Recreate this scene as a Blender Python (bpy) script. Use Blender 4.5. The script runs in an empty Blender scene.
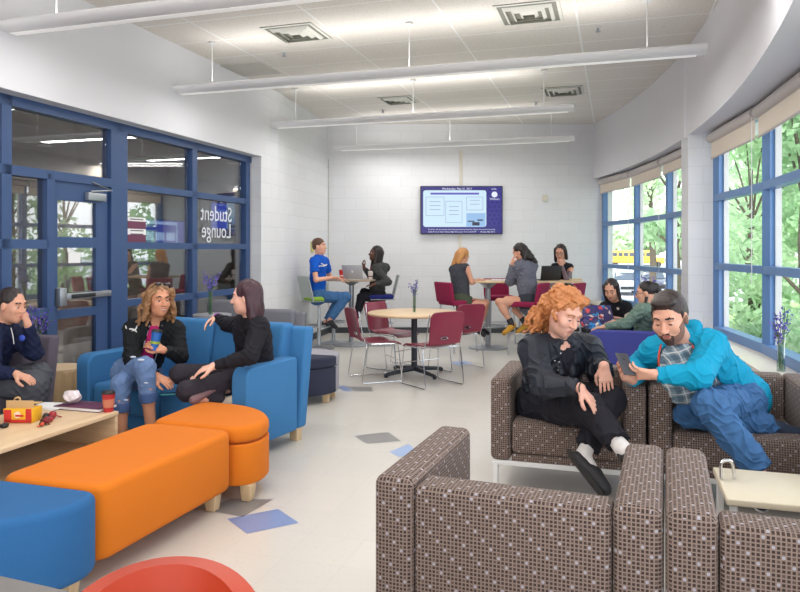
import bpy, bmesh, math, random
import numpy as np
from mathutils import Vector, Matrix
PI = math.pi
scene = bpy.context.scene
COL = scene.collection
random.seed(7)
# ------------------------------------------------------------------ camera
EYE = 1.48
F = 700.0
cam_d = bpy.data.cameras.new('camera'); cam = bpy.data.objects.new('camera', cam_d); COL.objects.link(cam)
cam.location = (0, 0, EYE); cam.rotation_euler = (PI/2, 0, 0)
cam_d.sensor_width = 36; cam_d.sensor_fit = 'HORIZONTAL'; cam_d.lens = 36*F/800
cam_d.shift_y = -46/800; cam_d.clip_start = 0.05; cam_d.clip_end = 400
scene.camera = cam
# ------------------------------------------------------------------ sky, sun, exposure
world = bpy.data.worlds.new('sky'); scene.world = world; world.use_nodes = True
wn = world.node_tree; bg = wn.nodes['Background']
tcw = wn.nodes.new('ShaderNodeTexCoord'); sep = wn.nodes.new('ShaderNodeSeparateXYZ')
wn.links.new(tcw.outputs['Generated'], sep.inputs[0])
rmp = wn.nodes.new('ShaderNodeValToRGB'); wn.links.new(sep.outputs['Z'], rmp.inputs[0])
rmp.color_ramp.elements[0].position = 0.0; rmp.color_ramp.elements[0].color = (0.98, 0.985, 1.0, 1)
rmp.color_ramp.elements[1].position = 0.8; rmp.color_ramp.elements[1].color = (0.76, 0.86, 1.0, 1)
wn.links.new(rmp.outputs[0], bg.inputs['Color']); bg.inputs['Strength'].default_value = 2.9
sun_d = bpy.data.lights.new('sun', 'SUN'); sun = bpy.data.objects.new('sun', sun_d); COL.objects.link(sun)
sun_d.energy = 6.0; sun_d.angle = 0.2; sun_d.color = (1, .96, .9)
sun.rotation_euler = (math.radians(28), math.radians(-12), 0); sun.location = (0, 0, 12)
scene.view_settings.view_transform = 'Standard'; scene.view_settings.look = 'None'
scene.view_settings.exposure = 0.14; scene.view_settings.gamma = 1.0
scene.view_settings.use_curve_mapping = False
scene.cycles.use_denoising = True
scene.cycles.max_bounces = 8; scene.cycles.transparent_max_bounces = 12
scene.cycles.caustics_reflective = False; scene.cycles.caustics_refractive = False
LAMP_UP, LAMP_DOWN = 12.0, 33.0

# ------------------------------------------------------------------ helpers
def P(px, py, d):
    """point seen at photo pixel (px, py) at distance d along the view axis"""
    return Vector(((px-400)/F*d, d, EYE-(py-250)/F*d))
def floor_at(px, py):
    d = EYE*F/(py-250); return Vector(((px-400)/F*d, d, 0))
GA = math.radians(-17.07)                       # the room's grid is turned against the view
U = Vector((0.956, -0.2935, 0)); V = Vector((0.2935, 0.956, 0)); Z = Vector((0, 0, 1))

def lin(c):
    def f(v):
        v /= 255.0
        return v/12.92 if v <= 0.04045 else ((v+0.055)/1.055)**2.4
    return (f(c[0]), f(c[1]), f(c[2]), 1)
MATS = {}
def _mat(name):
    m = bpy.data.materials.new(name); m.use_nodes = True
    nt = m.node_tree; b = nt.nodes['Principled BSDF']
    return m, nt, b
def N(nt, t, **kw):
    n = nt.nodes.new(t)
    for k, v in kw.items():
        if k.startswith('i_'):
            n.inputs[k[2:].replace('_', ' ')].default_value = v
        else: setattr(n, k, v)
    return n
def M_(nt, op, a, b=None, c=None):
    n = nt.nodes.new('ShaderNodeMath'); n.operation = op
    for i, x in enumerate((a, b, c)):
        if x is None: continue
        if hasattr(x, 'links'): nt.links.new(x, n.inputs[i])
        else: n.inputs[i].default_value = x
    return n.outputs[0]
def mixc(nt, fac, a, b):
    n = nt.nodes.new('ShaderNodeMix'); n.data_type = 'RGBA'
    if hasattr(fac, 'links'): nt.links.new(fac, n.inputs[0])
    else: n.inputs[0].default_value = fac
    for x, s in ((a, n.inputs[6]), (b, n.inputs[7])):
        if hasattr(x, 'links'): nt.links.new(x, s)
        else: s.default_value = x
    return n.outputs[2]
def bump(nt, b, h, dist=0.002, strength=0.5):
    bp = nt.nodes.new('ShaderNodeBump'); bp.inputs['Distance'].default_value = dist; bp.inputs['Strength'].default_value = strength
    nt.links.new(h, bp.inputs['Height']); nt.links.new(bp.outputs[0], b.inputs['Normal'])
def coord(nt, kind='Object', scale=1.0):
    t = nt.nodes.new('ShaderNodeTexCoord')
    m = nt.nodes.new('ShaderNodeMapping'); m.inputs['Scale'].default_value = (scale,)*3 if not isinstance(scale, tuple) else scale
    nt.links.new(t.outputs[kind], m.inputs[0]); return m.outputs[0]
def noise(nt, vec, scale, detail=3):
    n = nt.nodes.new('ShaderNodeTexNoise'); n.inputs['Scale'].default_value = scale; n.inputs['Detail'].default_value = detail
    nt.links.new(vec, n.inputs['Vector']); return n.outputs['Fac']
def plain(name, c, rough=0.5, metal=0.0, spec=0.5, var=0.06, nscale=6.0, bmp=0.0, bscale=60.0, coat=0.0, sheen=0.0, emit=None, es=0.0):
    if name in MATS: return MATS[name]
    m, nt, b = _mat(name)
    col = lin(c); vec = coord(nt)
    n = noise(nt, vec, nscale)
    dark = tuple(x*(1-var*1.6) for x in col[:3])+(1,); lite = tuple(min(1, x*(1+var)) for x in col[:3])+(1,)
    nt.links.new(mixc(nt, n, dark, lite), b.inputs['Base Color'])
    b.inputs['Roughness'].default_value = rough; b.inputs['Metallic'].default_value = metal
    b.inputs['Specular IOR Level'].default_value = spec; b.inputs['Coat Weight'].default_value = coat
    b.inputs['Sheen Weight'].default_value = sheen
    if bmp: bump(nt, b, noise(nt, vec, bscale, 4), bmp, 0.6)
    if emit:
        b.inputs['Emission Color'].default_value = lin(emit); b.inputs['Emission Strength'].default_value = es
    MATS[name] = m; return m
def fabric(name, c, var=0.10, weave=900.0, amp=0.0012, sheen=0.03):
    """woven upholstery: two crossed fine waves plus heathered yarn colour"""
    if name in MATS: return MATS[name]
    m, nt, b = _mat(name); col = lin(c); vec = coord(nt)
    n = noise(nt, vec, 260.0, 2); n2 = noise(nt, vec, 3.0, 2)
    f = M_(nt, 'ADD', M_(nt, 'MULTIPLY', n, 0.75), M_(nt, 'MULTIPLY', n2, 0.25))
    d = tuple(x*(1-var*2.2) for x in col[:3])+(1,); l = tuple(min(1, x*(1+var*1.5)) for x in col[:3])+(1,)
    nt.links.new(mixc(nt, f, d, l), b.inputs['Base Color'])
    b.inputs['Roughness'].default_value = 0.9; b.inputs['Specular IOR Level'].default_value = 0.2
    b.inputs['Sheen Weight'].default_value = sheen
    bump(nt, b, n, amp, 0.5)
    MATS[name] = m; return m
def cloth(name, c, var=0.12, fold=0.006, rough=0.85, fscale=14.0, spec=0.25):
    if name in MATS: return MATS[name]
    m, nt, b = _mat(name); col = lin(c); vec = coord(nt)
    n = noise(nt, vec, 30.0, 4); w = noise(nt, vec, fscale, 3)
    d = tuple(x*(1-var*2) for x in col[:3])+(1,); l = tuple(min(1, x*(1+var)) for x in col[:3])+(1,)
    nt.links.new(mixc(nt, n, d, l), b.inputs['Base Color'])
    b.inputs['Roughness'].default_value = rough; b.inputs['Specular IOR Level'].default_value = spec
    bump(nt, b, w, fold*2, 0.55)
    MATS[name] = m; return m
def wood(name, c, c2, axis=(1, 14, 14), rough=0.42):
    if name in MATS: return MATS[name]
    m, nt, b = _mat(name); vec = coord(nt, 'Object', axis)
    n = noise(nt, vec, 2.5, 5)
    r = nt.nodes.new('ShaderNodeValToRGB'); nt.links.new(n, r.inputs[0])
    r.color_ramp.elements[0].position = 0.35; r.color_ramp.elements[0].color = lin(c2)
    r.color_ramp.elements[1].position = 0.65; r.color_ramp.elements[1].color = lin(c)
    nt.links.new(r.outputs[0], b.inputs['Base Color']); b.inputs['Roughness'].default_value = rough
    MATS[name] = m; return m
def blockwall(name, c, mortar, bw=0.4, bh=0.2, rough=0.6, msz=0.006, bd=0.003):
    if name in MATS: return MATS[name]
    m, nt, b = _mat(name)
    t = nt.nodes.new('ShaderNodeTexCoord')
    br = nt.nodes.new('ShaderNodeTexBrick'); nt.links.new(t.outputs['UV'], br.inputs['Vector'])
    br.inputs['Scale'].default_value = 1.0; br.inputs['Brick Width'].default_value = bw; br.inputs['Row Height'].default_value = bh
    br.inputs['Mortar Size'].default_value = msz; br.inputs['Mortar Smooth'].default_value = 0.3
    br.inputs['Color1'].default_value = lin(c); br.inputs['Color2'].default_value = lin(tuple(x*.985 for x in c)); br.inputs['Mortar'].default_value = lin(mortar)
    nt.links.new(br.outputs['Color'], b.inputs['Base Color']); b.inputs['Roughness'].default_value = rough
    n = noise(nt, t.outputs['UV'], 90, 3)
    h = M_(nt, 'ADD', M_(nt, 'MULTIPLY', M_(nt, 'SUBTRACT', 1.0, br.outputs['Fac']), 1.0), M_(nt, 'MULTIPLY', n, 0.15))
    bump(nt, b, h, bd, 0.7)
    MATS[name] = m; return m
def glass(name, refl=0.12, tint=(1, 1, 1), rough=0.0, fk=.5):
    if name in MATS: return MATS[name]
    m = bpy.data.materials.new(name); m.use_nodes = True; nt = m.node_tree; nt.nodes.clear()
    o = nt.nodes.new('ShaderNodeOutputMaterial'); mx = nt.nodes.new('ShaderNodeMixShader')
    t = nt.nodes.new('ShaderNodeBsdfTransparent'); t.inputs[0].default_value = (*tint, 1)
    g = nt.nodes.new('ShaderNodeBsdfGlossy'); g.inputs['Roughness'].default_value = rough
    lw = nt.nodes.new('ShaderNodeLayerWeight'); lw.inputs[0].default_value = 0.25
    f = M_(nt, 'ADD', M_(nt, 'MULTIPLY', lw.outputs['Fresnel'], fk), refl)
    nt.links.new(f, mx.inputs[0]); nt.links.new(t.outputs[0], mx.inputs[1]); nt.links.new(g.outputs[0], mx.inputs[2])
    nt.links.new(mx.outputs[0], o.inputs[0]); MATS[name] = m; return m

def tag(o, label=None, cat=None, group=None, kind=None):
    if label: o['label'] = label
    if cat: o['category'] = cat
    if group: o['group'] = group
    if kind: o['kind'] = kind
    return o
def empty(name, label, cat, loc=(0, 0, 0), rz=0.0, group=None):
    o = bpy.data.objects.new(name, None); COL.objects.link(o); o.empty_display_size = 0.1
    o.location = loc; o.rotation_euler = (0, 0, rz); tag(o, label, cat, group); return o
def box_uv(me):
    uv = me.uv_layers.new(name='UVMap') if not me.uv_layers else me.uv_layers[0]
    for p in me.polygons:
        n = p.normal; ax = max(range(3), key=lambda i: abs(n[i]))
        for li in p.loop_indices:
            c = me.vertices[me.loops[li].vertex_index].co
            uv.data[li].uv = (c.y, c.z) if ax == 0 else ((c.x, c.z) if ax == 1 else (c.x, c.y))
def obj(name, bm, mat, parent=None, smooth=True, label=None, uv=True, loc=None):
    me = bpy.data.meshes.new(name)
    bmesh.ops.recalc_face_normals(bm, faces=bm.faces[:]) if smooth != 'keep' else None
    bm.to_mesh(me); bm.free()
    for m in (mat if isinstance(mat, (list, tuple)) else [mat]): me.materials.append(m)
    if smooth:
        me.polygons.foreach_set('use_smooth', [True]*len(me.polygons))
        try: me.set_sharp_from_angle(angle=math.radians(40))
        except Exception: pass
    if uv: box_uv(me)
    o = bpy.data.objects.new(name, me); COL.objects.link(o)
    if parent is not None: o.parent = parent
    if loc is not None: o.location = loc
    if label: o['label'] = label
    return o
def copy_tree(o, parent=None):
    c = o.copy(); COL.objects.link(c)
    if parent is not None: c.parent = parent
    for ch in list(o.children): copy_tree(ch, c)
    return c
def nb(): return bmesh.new()
def add_box(bm, c, size, bev=0.0, rot=None, seg=3, mi=0):
    """box centred at c; bev rounds every edge"""
    r = bmesh.ops.create_cube(bm, size=1.0); vs = r['verts']
    bmesh.ops.scale(bm, vec=Vector(size), verts=vs)
    fs = list({f for v in vs for f in v.link_faces})
    if bev > 0:
        es = list({e for v in vs for e in v.link_edges})
        rr = bmesh.ops.bevel(bm, geom=es, offset=bev, segments=seg, affect='EDGES', profile=0.5, clamp_overlap=True)
        vs = list({v for f in rr['faces'] for v in f.verts} | {v for v in vs if v.is_valid})
        # collect the connected island
        seen = set(vs); st = list(vs)
        while st:
            v = st.pop()
            for e in v.link_edges:
                w = e.other_vert(v)
                if w not in seen: seen.add(w); st.append(w)
        vs = list(seen)
    fs = list({f for v in vs for f in v.link_faces})
    for f in fs: f.material_index = mi
    if rot is not None: bmesh.ops.rotate(bm, matrix=rot, verts=vs, cent=(0, 0, 0))
    bmesh.ops.translate(bm, vec=Vector(c), verts=vs)
    return vs
def add_tube(bm, pts, r, seg=8, mi=0, caps=True):
    """sweep a circle of radius r (number or list) along pts"""
    pts = [Vector(p) for p in pts]; n = len(pts)
    rs = r if isinstance(r, (list, tuple)) else [r]*n
    rings = []; ref = None
    for i, p in enumerate(pts):
        t = (pts[min(i+1, n-1)]-pts[max(i-1, 0)])
        if t.length < 1e-9: t = Vector((0, 0, 1))
        t.normalize()
        if ref is None:
            ref = Vector((0, 0, 1)) if abs(t.z) < .9 else Vector((1, 0, 0))
        a = (ref-t*ref.dot(t))
        if a.length < 1e-4: a = t.orthogonal()
        a.normalize(); b = t.cross(a); ref = a
        rings.append([bm.verts.new(p+(a*math.cos(2*PI*k/seg)+b*math.sin(2*PI*k/seg))*rs[i]) for k in range(seg)])
    for i in range(n-1):
        for k in range(seg):
            f = bm.faces.new((rings[i][k], rings[i][(k+1) % seg], rings[i+1][(k+1) % seg], rings[i+1][k])); f.material_index = mi
    if caps:
        f = bm.faces.new(rings[0][::-1]); f.material_index = mi
        f = bm.faces.new(rings[-1]); f.material_index = mi
def arc_path(pts, rad=0.03, seg=5):
    """round the corners of a polyline"""
    pts = [Vector(p) for p in pts]; out = [pts[0]]
    for i in range(1, len(pts)-1):
        a, b, c = pts[i-1], pts[i], pts[i+1]
        d1 = (a-b); d2 = (c-b); r = min(rad, d1.length*.45, d2.length*.45)
        p1 = b+d1.normalized()*r; p2 = b+d2.normalized()*r
        for k in range(seg+1):
            t = k/seg; out.append(p1*(1-t)**2+b*2*t*(1-t)+p2*t*t)
    out.append(pts[-1]); return out
def add_lathe(bm, prof, c=(0, 0, 0), seg=32, mi=0, caps=True):
    """prof: list of (radius, z)"""
    rings = []
    for r, z in prof:
        rings.append([bm.verts.new((c[0]+r*math.cos(2*PI*k/seg), c[1]+r*math.sin(2*PI*k/seg), c[2]+z)) for k in range(seg)])
    for i in range(len(rings)-1):
        for k in range(seg):
            f = bm.faces.new((rings[i][k], rings[i][(k+1) % seg], rings[i+1][(k+1) % seg], rings[i+1][k])); f.material_index = mi
    if caps:
        f = bm.faces.new(rings[0][::-1]); f.material_index = mi
        f = bm.faces.new(rings[-1]); f.material_index = mi
def add_prism(bm, poly, z0, z1, bev=0.0, mi=0, taper=1.0):
    """vertical prism over a plan polygon, with rounded top/bottom rim of size bev"""
    poly = [Vector((p[0], p[1], 0)) for p in poly]
    ar = sum(poly[i].x*poly[(i+1) % len(poly)].y-poly[(i+1) % len(poly)].x*poly[i].y for i in range(len(poly)))
    if ar < 0: poly.reverse()
    n = len(poly)
    def inset(d):
        out = []
        for i in range(n):
            a, b, c = poly[i-1], poly[i], poly[(i+1) % n]
            e1 = (b-a).normalized(); e2 = (c-b).normalized()
            n1 = Vector((-e1.y, e1.x, 0)); n2 = Vector((-e2.y, e2.x, 0))
            m = (n1+n2); m.normalize(); k = max(.5, m.dot(n1))
            out.append(b+m*(d/k))
        return out
    levels = []
    if bev > 0:
        for k in range(4):
            a = PI/2*k/3; levels.append((bev*(1-math.sin(a)), z0+bev*(1-math.cos(a))))
        for k in range(5):
            a = PI/2*k/4; levels.append((bev*(1-math.cos(a)), z1-bev*(1-math.sin(a))))
        levels.append((bev*1.12, z1))
    else: levels = [(0, z0), (0, z1)]
    rings = [[bm.verts.new((p.x, p.y, z)) for p in inset(d)] for d, z in levels]
    for i in range(len(rings)-1):
        for k in range(n):
            f = bm.faces.new((rings[i][k], rings[i][(k+1) % n], rings[i+1][(k+1) % n], rings[i+1][k])); f.material_index = mi
    f = bm.faces.new(rings[0][::-1]); f.material_index = mi
    f = bm.faces.new(rings[-1]); f.material_index = mi
def round_poly(poly, rads, seg=8):
    out = []
    n = len(poly)
    for i in range(n):
        a, b, c = (Vector((*poly[j % n], 0)) for j in (i-1, i, i+1))
        r = rads[i] if isinstance(rads, (list, tuple)) else rads
        if r <= 0: out.append((b.x, b.y)); continue
        d1 = a-b; d2 = c-b; r = min(r, d1.length*.49, d2.length*.49)
        p1 = b+d1.normalized()*r; p2 = b+d2.normalized()*r
        for k in range(seg+1):
            t = k/seg; q = p1*(1-t)**2+b*2*t*(1-t)+p2*t*t; out.append((q.x, q.y))
    return out
def quad(bm, pts, mi=0):
    f = bm.faces.new([bm.verts.new(Vector(p)) for p in pts]); f.material_index = mi; return f
def rotz(a): return Matrix.Rotation(a, 4, 'Z')
def text_obj(name, body, size, mat, M, parent=None, ext=0.001, align='CENTER', label=None, sx=1.0):
    cu = bpy.data.curves.new(name, 'FONT'); cu.body = body; cu.size = size; cu.align_x = align; cu.align_y = 'CENTER'
    cu.extrude = ext; cu.resolution_u = 3
    t = bpy.data.objects.new(name, cu); COL.objects.link(t)
    dg = bpy.context.evaluated_depsgraph_get(); me = bpy.data.meshes.new_from_object(t.evaluated_get(dg))
    bpy.data.objects.remove(t)
    me.transform(M @ Matrix.Diagonal((sx, 1, 1, 1))); me.materials.clear(); me.materials.append(mat)
    o = bpy.data.objects.new(name, me); COL.objects.link(o)
    if parent: o.parent = parent
    if label: o['label'] = label
    return o
# ================================================================== THE ROOM
CEIL = 3.73
m_block = blockwall('painted_block', (222, 223, 226), (212, 213, 216), msz=.005, bd=.0016)
m_paint = plain('painted_wall', (222, 222, 227), .65, var=.015, nscale=2, bmp=.0004, bscale=200)
m_dark = plain('charcoal_base', (62, 66, 72), .5)
m_blue = plain('blue_frame', (52, 78, 122), .38, var=.03)
m_bluer = plain('blue_window_frame', (92, 130, 180), .38, var=.03)
m_white = plain('white_metal', (222, 222, 222), .4, var=.02)
m_chrome = plain('chrome', (210, 212, 216), .16, metal=1.0, var=.02)
m_steel = plain('brushed_steel', (168, 172, 178), .35, metal=.8, var=.05)
m_black = plain('black_plastic', (24, 25, 28), .4)
# floor: speckled vinyl tile with coloured diamond inlays
def floor_mat():
    m, nt, b = _mat('vinyl_floor'); t = nt.nodes.new('ShaderNodeTexCoord')
    br = N(nt, 'ShaderNodeTexBrick'); br.offset = 0.0
    nt.links.new(t.outputs['UV'], br.inputs['Vector']); br.inputs['Scale'].default_value = 1
    br.inputs['Brick Width'].default_value = .305; br.inputs['Row Height'].default_value = .305
    br.inputs['Mortar Size'].default_value = .0008
    br.inputs['Color1'].default_value = lin((210, 205, 196)); br.inputs['Color2'].default_value = lin((207, 202, 193)); br.inputs['Mortar'].default_value = lin((190, 187, 182))
    n = noise(nt, t.outputs['UV'], 55, 3)
    sp = M_(nt, 'GREATER_THAN', n, .66)
    n2 = noise(nt, t.outputs['UV'], 2.2, 3)
    c = mixc(nt, M_(nt, 'MULTIPLY', sp, .45), br.outputs['Color'], lin((186, 178, 168)))
    c = mixc(nt, M_(nt, 'MULTIPLY', n2, .14), c, lin((168, 172, 180)))
    nt.links.new(c, b.inputs['Base Color'])
    b.inputs['Roughness'].default_value = .27; b.inputs['Specular IOR Level'].default_value = .5
    bump(nt, b, n2, .004, .12)
    return m
m_floor = floor_mat()
m_tgrey = plain('inlay_grey', (134, 133, 132), .3, var=.12, nscale=70)
m_tblue = plain('inlay_blue', (128, 146, 190), .3, var=.10, nscale=70)
m_tlblue = plain('inlay_light_blue', (150, 174, 214), .3, var=.10, nscale=70)
bm = nb()
bm_o = [(-8, -5, 0), (14, -5, 0), (14, 12.7, 0), (-8, 12.7, 0)]
quad(bm, [(-6.5, -4, 0), (4.2, -4, 0), (4.2, 12.7, 0), (-6.5, 12.7, 0)], 0)
for pts, mi in (
    ([(203, 510), (243, 517), (273, 499.5), (231, 498.5)], 1),
    ([(227, 519), (247, 534), (299, 523), (278, 509)], 2),
    ([(354, 436), (367, 444), (401, 441), (388, 432)], 1),
    ([(389, 452), (399, 457), (420, 454), (409, 444)], 3),
    ([(336, 386), (344, 391.5), (353, 391), (346, 386)], 2),
    ([(348, 386.5), (356, 391.5), (374, 391), (371, 387)], 1),
    ([(449, 363), (460, 366), (474, 363.5), (463, 360.5)], 3)):
    quad(bm, [floor_at(*p)+Vector((0, 0, .0012)) for p in pts], mi)
fl = obj('floor', bm, [m_floor, m_tgrey, m_tblue, m_tlblue], smooth=False, uv=False)
me = fl.data; uvl = me.uv_layers.new(name='UVMap')
for l in me.loops:
    c = me.vertices[l.vertex_index].co; uvl.data[l.index].uv = (c.dot(U), c.dot(V))
tag(fl, kind='structure')
# ceiling
def ceil_mat():
    m, nt, b = _mat('ceiling_tile'); t = nt.nodes.new('ShaderNodeTexCoord')
    br = N(nt, 'ShaderNodeTexBrick'); br.offset = 0.0
    nt.links.new(t.outputs['UV'], br.inputs['Vector']); br.inputs['Scale'].default_value = 1
    br.inputs['Brick Width'].default_value = 1.22; br.inputs['Row Height'].default_value = .61
    br.inputs['Mortar Size'].default_value = .010; br.inputs['Mortar Smooth'].default_value = 0
    n = noise(nt, t.outputs['UV'], 45, 4)
    f = M_(nt, 'GREATER_THAN', n, .58)
    tile = mixc(nt, M_(nt, 'MULTIPLY', f, .35), lin((224, 219, 212)), lin((188, 182, 174)))
    c = mixc(nt, br.outputs['Fac'], tile, lin((240, 240, 238)))
    nt.links.new(c, b.inputs['Base Color']); b.inputs['Roughness'].default_value = .9
    bump(nt, b, M_(nt, 'ADD', M_(nt, 'MULTIPLY', br.outputs['Fac'], 2.0), M_(nt, 'MULTIPLY', n, -.3)), .004, .5)
    return m
bm = nb(); quad(bm, [(-6.5, -4, CEIL), (-6.5, 12.7, CEIL), (4.2, 12.7, CEIL), (4.2, -4, CEIL)])
ce = obj('ceiling', bm, ceil_mat(), smooth=False, uv=False)
me = ce.data; uvl = me.uv_layers.new(name='UVMap')
for l in me.loops:
    c = me.vertices[l.vertex_index].co; uvl.data[l.index].uv = (c.dot(U)+.35, c.dot(V)+.1)
tag(ce, kind='structure')
# upright slab between two plan points, thickness t to the side of n, with metre UVs
def slab(bm, a, b, z0, z1, t, n, mi=0):
    a = Vector((a[0], a[1], 0)); b = Vector((b[0], b[1], 0)); n = Vector((n[0], n[1], 0)).normalized()*t
    p = [a+Z*z0, b+Z*z0, b+Z*z1, a+Z*z1]; q = [x+n for x in p]
    vs = [bm.verts.new(x) for x in p+q]
    for idx in ((0, 1, 2, 3), (7, 6, 5, 4), (0, 4, 5, 1), (1, 5, 6, 2), (2, 6, 7, 3), (3, 7, 4, 0)):
        f = bm.faces.new([vs[i] for i in idx]); f.material_index = mi
def wall_uv(o):
    me = o.data; uv = me.uv_layers.new(name='UVMap') if not me.uv_layers else me.uv_layers[0]
    for p in me.polygons:
        n = p.normal; t = Vector((-n.y, n.x, 0))
        if t.length < .3: t = Vector((1, 0, 0))
        t.normalize()
        for li in p.loop_indices:
            c = me.vertices[me.loops[li].vertex_index].co
            uv.data[li].uv = (c.dot(t), c.z) if abs(n.z) < .7 else (c.x, c.y)
BACK = 12.5
bm = nb(); slab(bm, (-1.6, BACK), (3.80, BACK), 0, CEIL, .2, (0, 1))
wb = obj('wall_back', bm, m_block, smooth=False); wall_uv(wb); tag(wb, kind='structure')
bm = nb(); slab(bm, (-1.28, BACK-.018), (3.66, BACK-.018), 0, .10, .018, (0, 1))
tag(obj('baseboard_back', bm, m_dark, smooth=False), kind='structure')

# ---- left side: window plane and the wall face in front of it
def WLp(px, off=0.0):
    """plan point of the left window plane seen at photo column px"""
    r = (px-400)/F; Y = 5.01/(.307-r); p = Vector((-5.01+.307*Y, Y, 0)); return p+U*off
def WLy(Y, off=0.0): return Vector((-5.01+.307*Y, Y, 0))+U*off
Yend = WLp(248).y
bm = nb()
slab(bm, WLy(-3.5, .2), WLy(Yend+.02, .2), 2.75, CEIL, .28, -U)                # bulkhead above the glazing
corner = Vector((-1.28, BACK, 0)); jog = Vector((-1.738, 9.97, 0))
slab(bm, WLy(Yend, .2), jog, 0, CEIL, .30, -U); slab(bm, jog, corner, 0, CEIL, .3, -U)
wl = obj('wall_left', bm, m_block, smooth=False); wall_uv(wl); tag(wl, kind='structure')
bm = nb()
slab(bm, WLy(-3.5, .203), WLy(Yend+.018, .203), 2.752, CEIL, .004, -U)
wl2 = obj('wall_left', bm, m_paint, smooth=False); tag(wl2, kind='structure')
wl2.name = 'trim_4'
bm = nb(); slab(bm, WLy(Yend+.02, .218), jog+U*.018, 0, .1, .018, -U); slab(bm, jog+U*.018, corner+U*.018, 0, .1, .018, -U)
tag(obj('baseboard_left', bm, m_dark, smooth=False), kind='structure')

# window_1: the long blue internal glazing; door_1 in it
FD = .11
def fbar(bm, a, b, z0, z1, d=FD): slab(bm, a-U*0+U*(d/2), b+U*(d/2), z0, z1, d, -U)
win = empty('window_1', None, None); tag(win, kind='structure')
bm = nb()
w = .055/ .956
def vbar(px, wd, z0=0.0, z1=2.75, d=FD):
    c = WLp(px); a = c-V*(wd/2); b = c+V*(wd/2); fbar(bm, a, b, z0, z1, d)
edges = {}
vbar(46, .085, 0, 2.15); vbar(115, .24); vbar(191, .10); vbar(244.5, .10); 
a0 = WLp(1.5)
vbar(1.5, .10)
for Yv in (4.6, 3.6): # further bays toward the camera side, outside the frame
    c = WLy(Yv); fbar(bm, c-V*.05, c+V*.05, 0, 2.75)
fbar(bm, WLy(2.6), WLy(Yend), 2.665, 2.75)
fbar(bm, WLy(2.6), WLp(110), 2.10, 2.18)                # transom over the door
fbar(bm, WLp(122), WLp(244), 2.10, 2.17, FD)
fbar(bm, WLp(122), WLp(244), 1.49, 1.56, FD); fbar(bm, WLp(122), WLp(244), .905, .975, FD); fbar(bm, WLp(122), WLp(244), 0, .10, FD)
fbar(bm, WLy(2.6), WLp(44), 1.49, 1.57, FD); fbar(bm, WLy(2.6), WLp(44), .905, .975, FD); fbar(bm, WLy(2.6), WLp(44), 0, .10, FD)
obj('window_frame', bm, m_blue, win, smooth=False)
g_in = glass('interior_glass', .16, (.80, .82, .86))
zs = [.1, .905, .975, 1.49, 1.565, 2.10, 2.175, 2.665]
def pane(a, b, z0, z1, par=win, g=g_in, nm='glass_pane'):
    bm = nb(); slab(bm, a+U*.004, b+U*.004, z0, z1, .008, -U); return obj(nm, bm, g, par, smooth=False)
for a, b in ((WLy(2.6), WLp(-20)), (WLp(5), WLp(43))):
    for z0, z1 in ((.1, .905), (.975, 1.49), (1.57, 2.10)): pane(a, b, z0, z1)
pane(WLp(5), WLp(106), 2.18, 2.665); pane(WLy(2.6), WLp(-4), 2.18, 2.665)
for a, b in ((WLp(124), WLp(187)), (WLp(195), WLp(240.5))):
    for z0, z1 in ((.1, .905), (.975, 1.49), (1.56, 2.10), (2.17, 2.665)): pane(a, b, z0, z1)
# the door leaf
door = empty('door_1', None, None); tag(door, kind='structure')
dl, dr = WLp(50), WLp(105.5)
bm = nb()
st = .11
fbar(bm, dl, dl+V*st*.55, .01, 2.10, .05); fbar(bm, dr-V*.16, dr, .01, 2.10, .05)
for z0, z1 in ((1.93, 2.10), (1.50, 1.60), (.86, .94), (.01, .25)): fbar(bm, dl+V*.05, dr-V*.14, z0, z1, .05)
obj('door_leaf', bm, m_blue, door, smooth=False)
for z0, z1 in ((1.60, 1.93), (.94, 1.50), (.25, .86)): pane(dl+V*.05, dr-V*.15, z0, z1, door)
bm = nb()
R17 = Matrix.Rotation(GA, 4, 'Z')
def lbox(bm, c, along, out, up, bev=.004, mi=0):
    """box aligned with the left wall: along V, out along U"""
    add_box(bm, c, (out, along, up), bev, R17, 2, mi)
mid = (dl+dr)/2
lbox(bm, mid+U*.075+Z*1.06, (dr-dl).length*.93, .035, .055)
lbox(bm, dl+V*.06+U*.06+Z*1.06, .08, .07, .16)
lbox(bm, dr-V*.06+U*.05+Z*1.06, .07, .06, .06)
pb = obj('push_bar', bm, m_steel, door)
bm = nb(); lbox(bm, mid+U*.098-V*.05+Z*1.06, .30, .012, .035); obj('push_pad', bm, m_black, pb)
bm = nb(); lbox(bm, dr-V*.20+U*.055+Z*1.985, .24, .05, .075); 
add_tube(bm, [dr-V*.28+U*.07+Z*2.03, dr-V*.02+U*.09+Z*2.06, dr-V*.25+U*.055+Z*2.12], .011, 8)
obj('door_closer', bm, m_steel, door)
bm = nb(); lbox(bm, WLp(73)+U*.016+Z*1.41, .15, .002, .10, 0)
obj('paper_notice', bm, plain('paper', (232, 232, 232), .8, var=.02), door, label='blank white paper notice taped to the glass')

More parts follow.
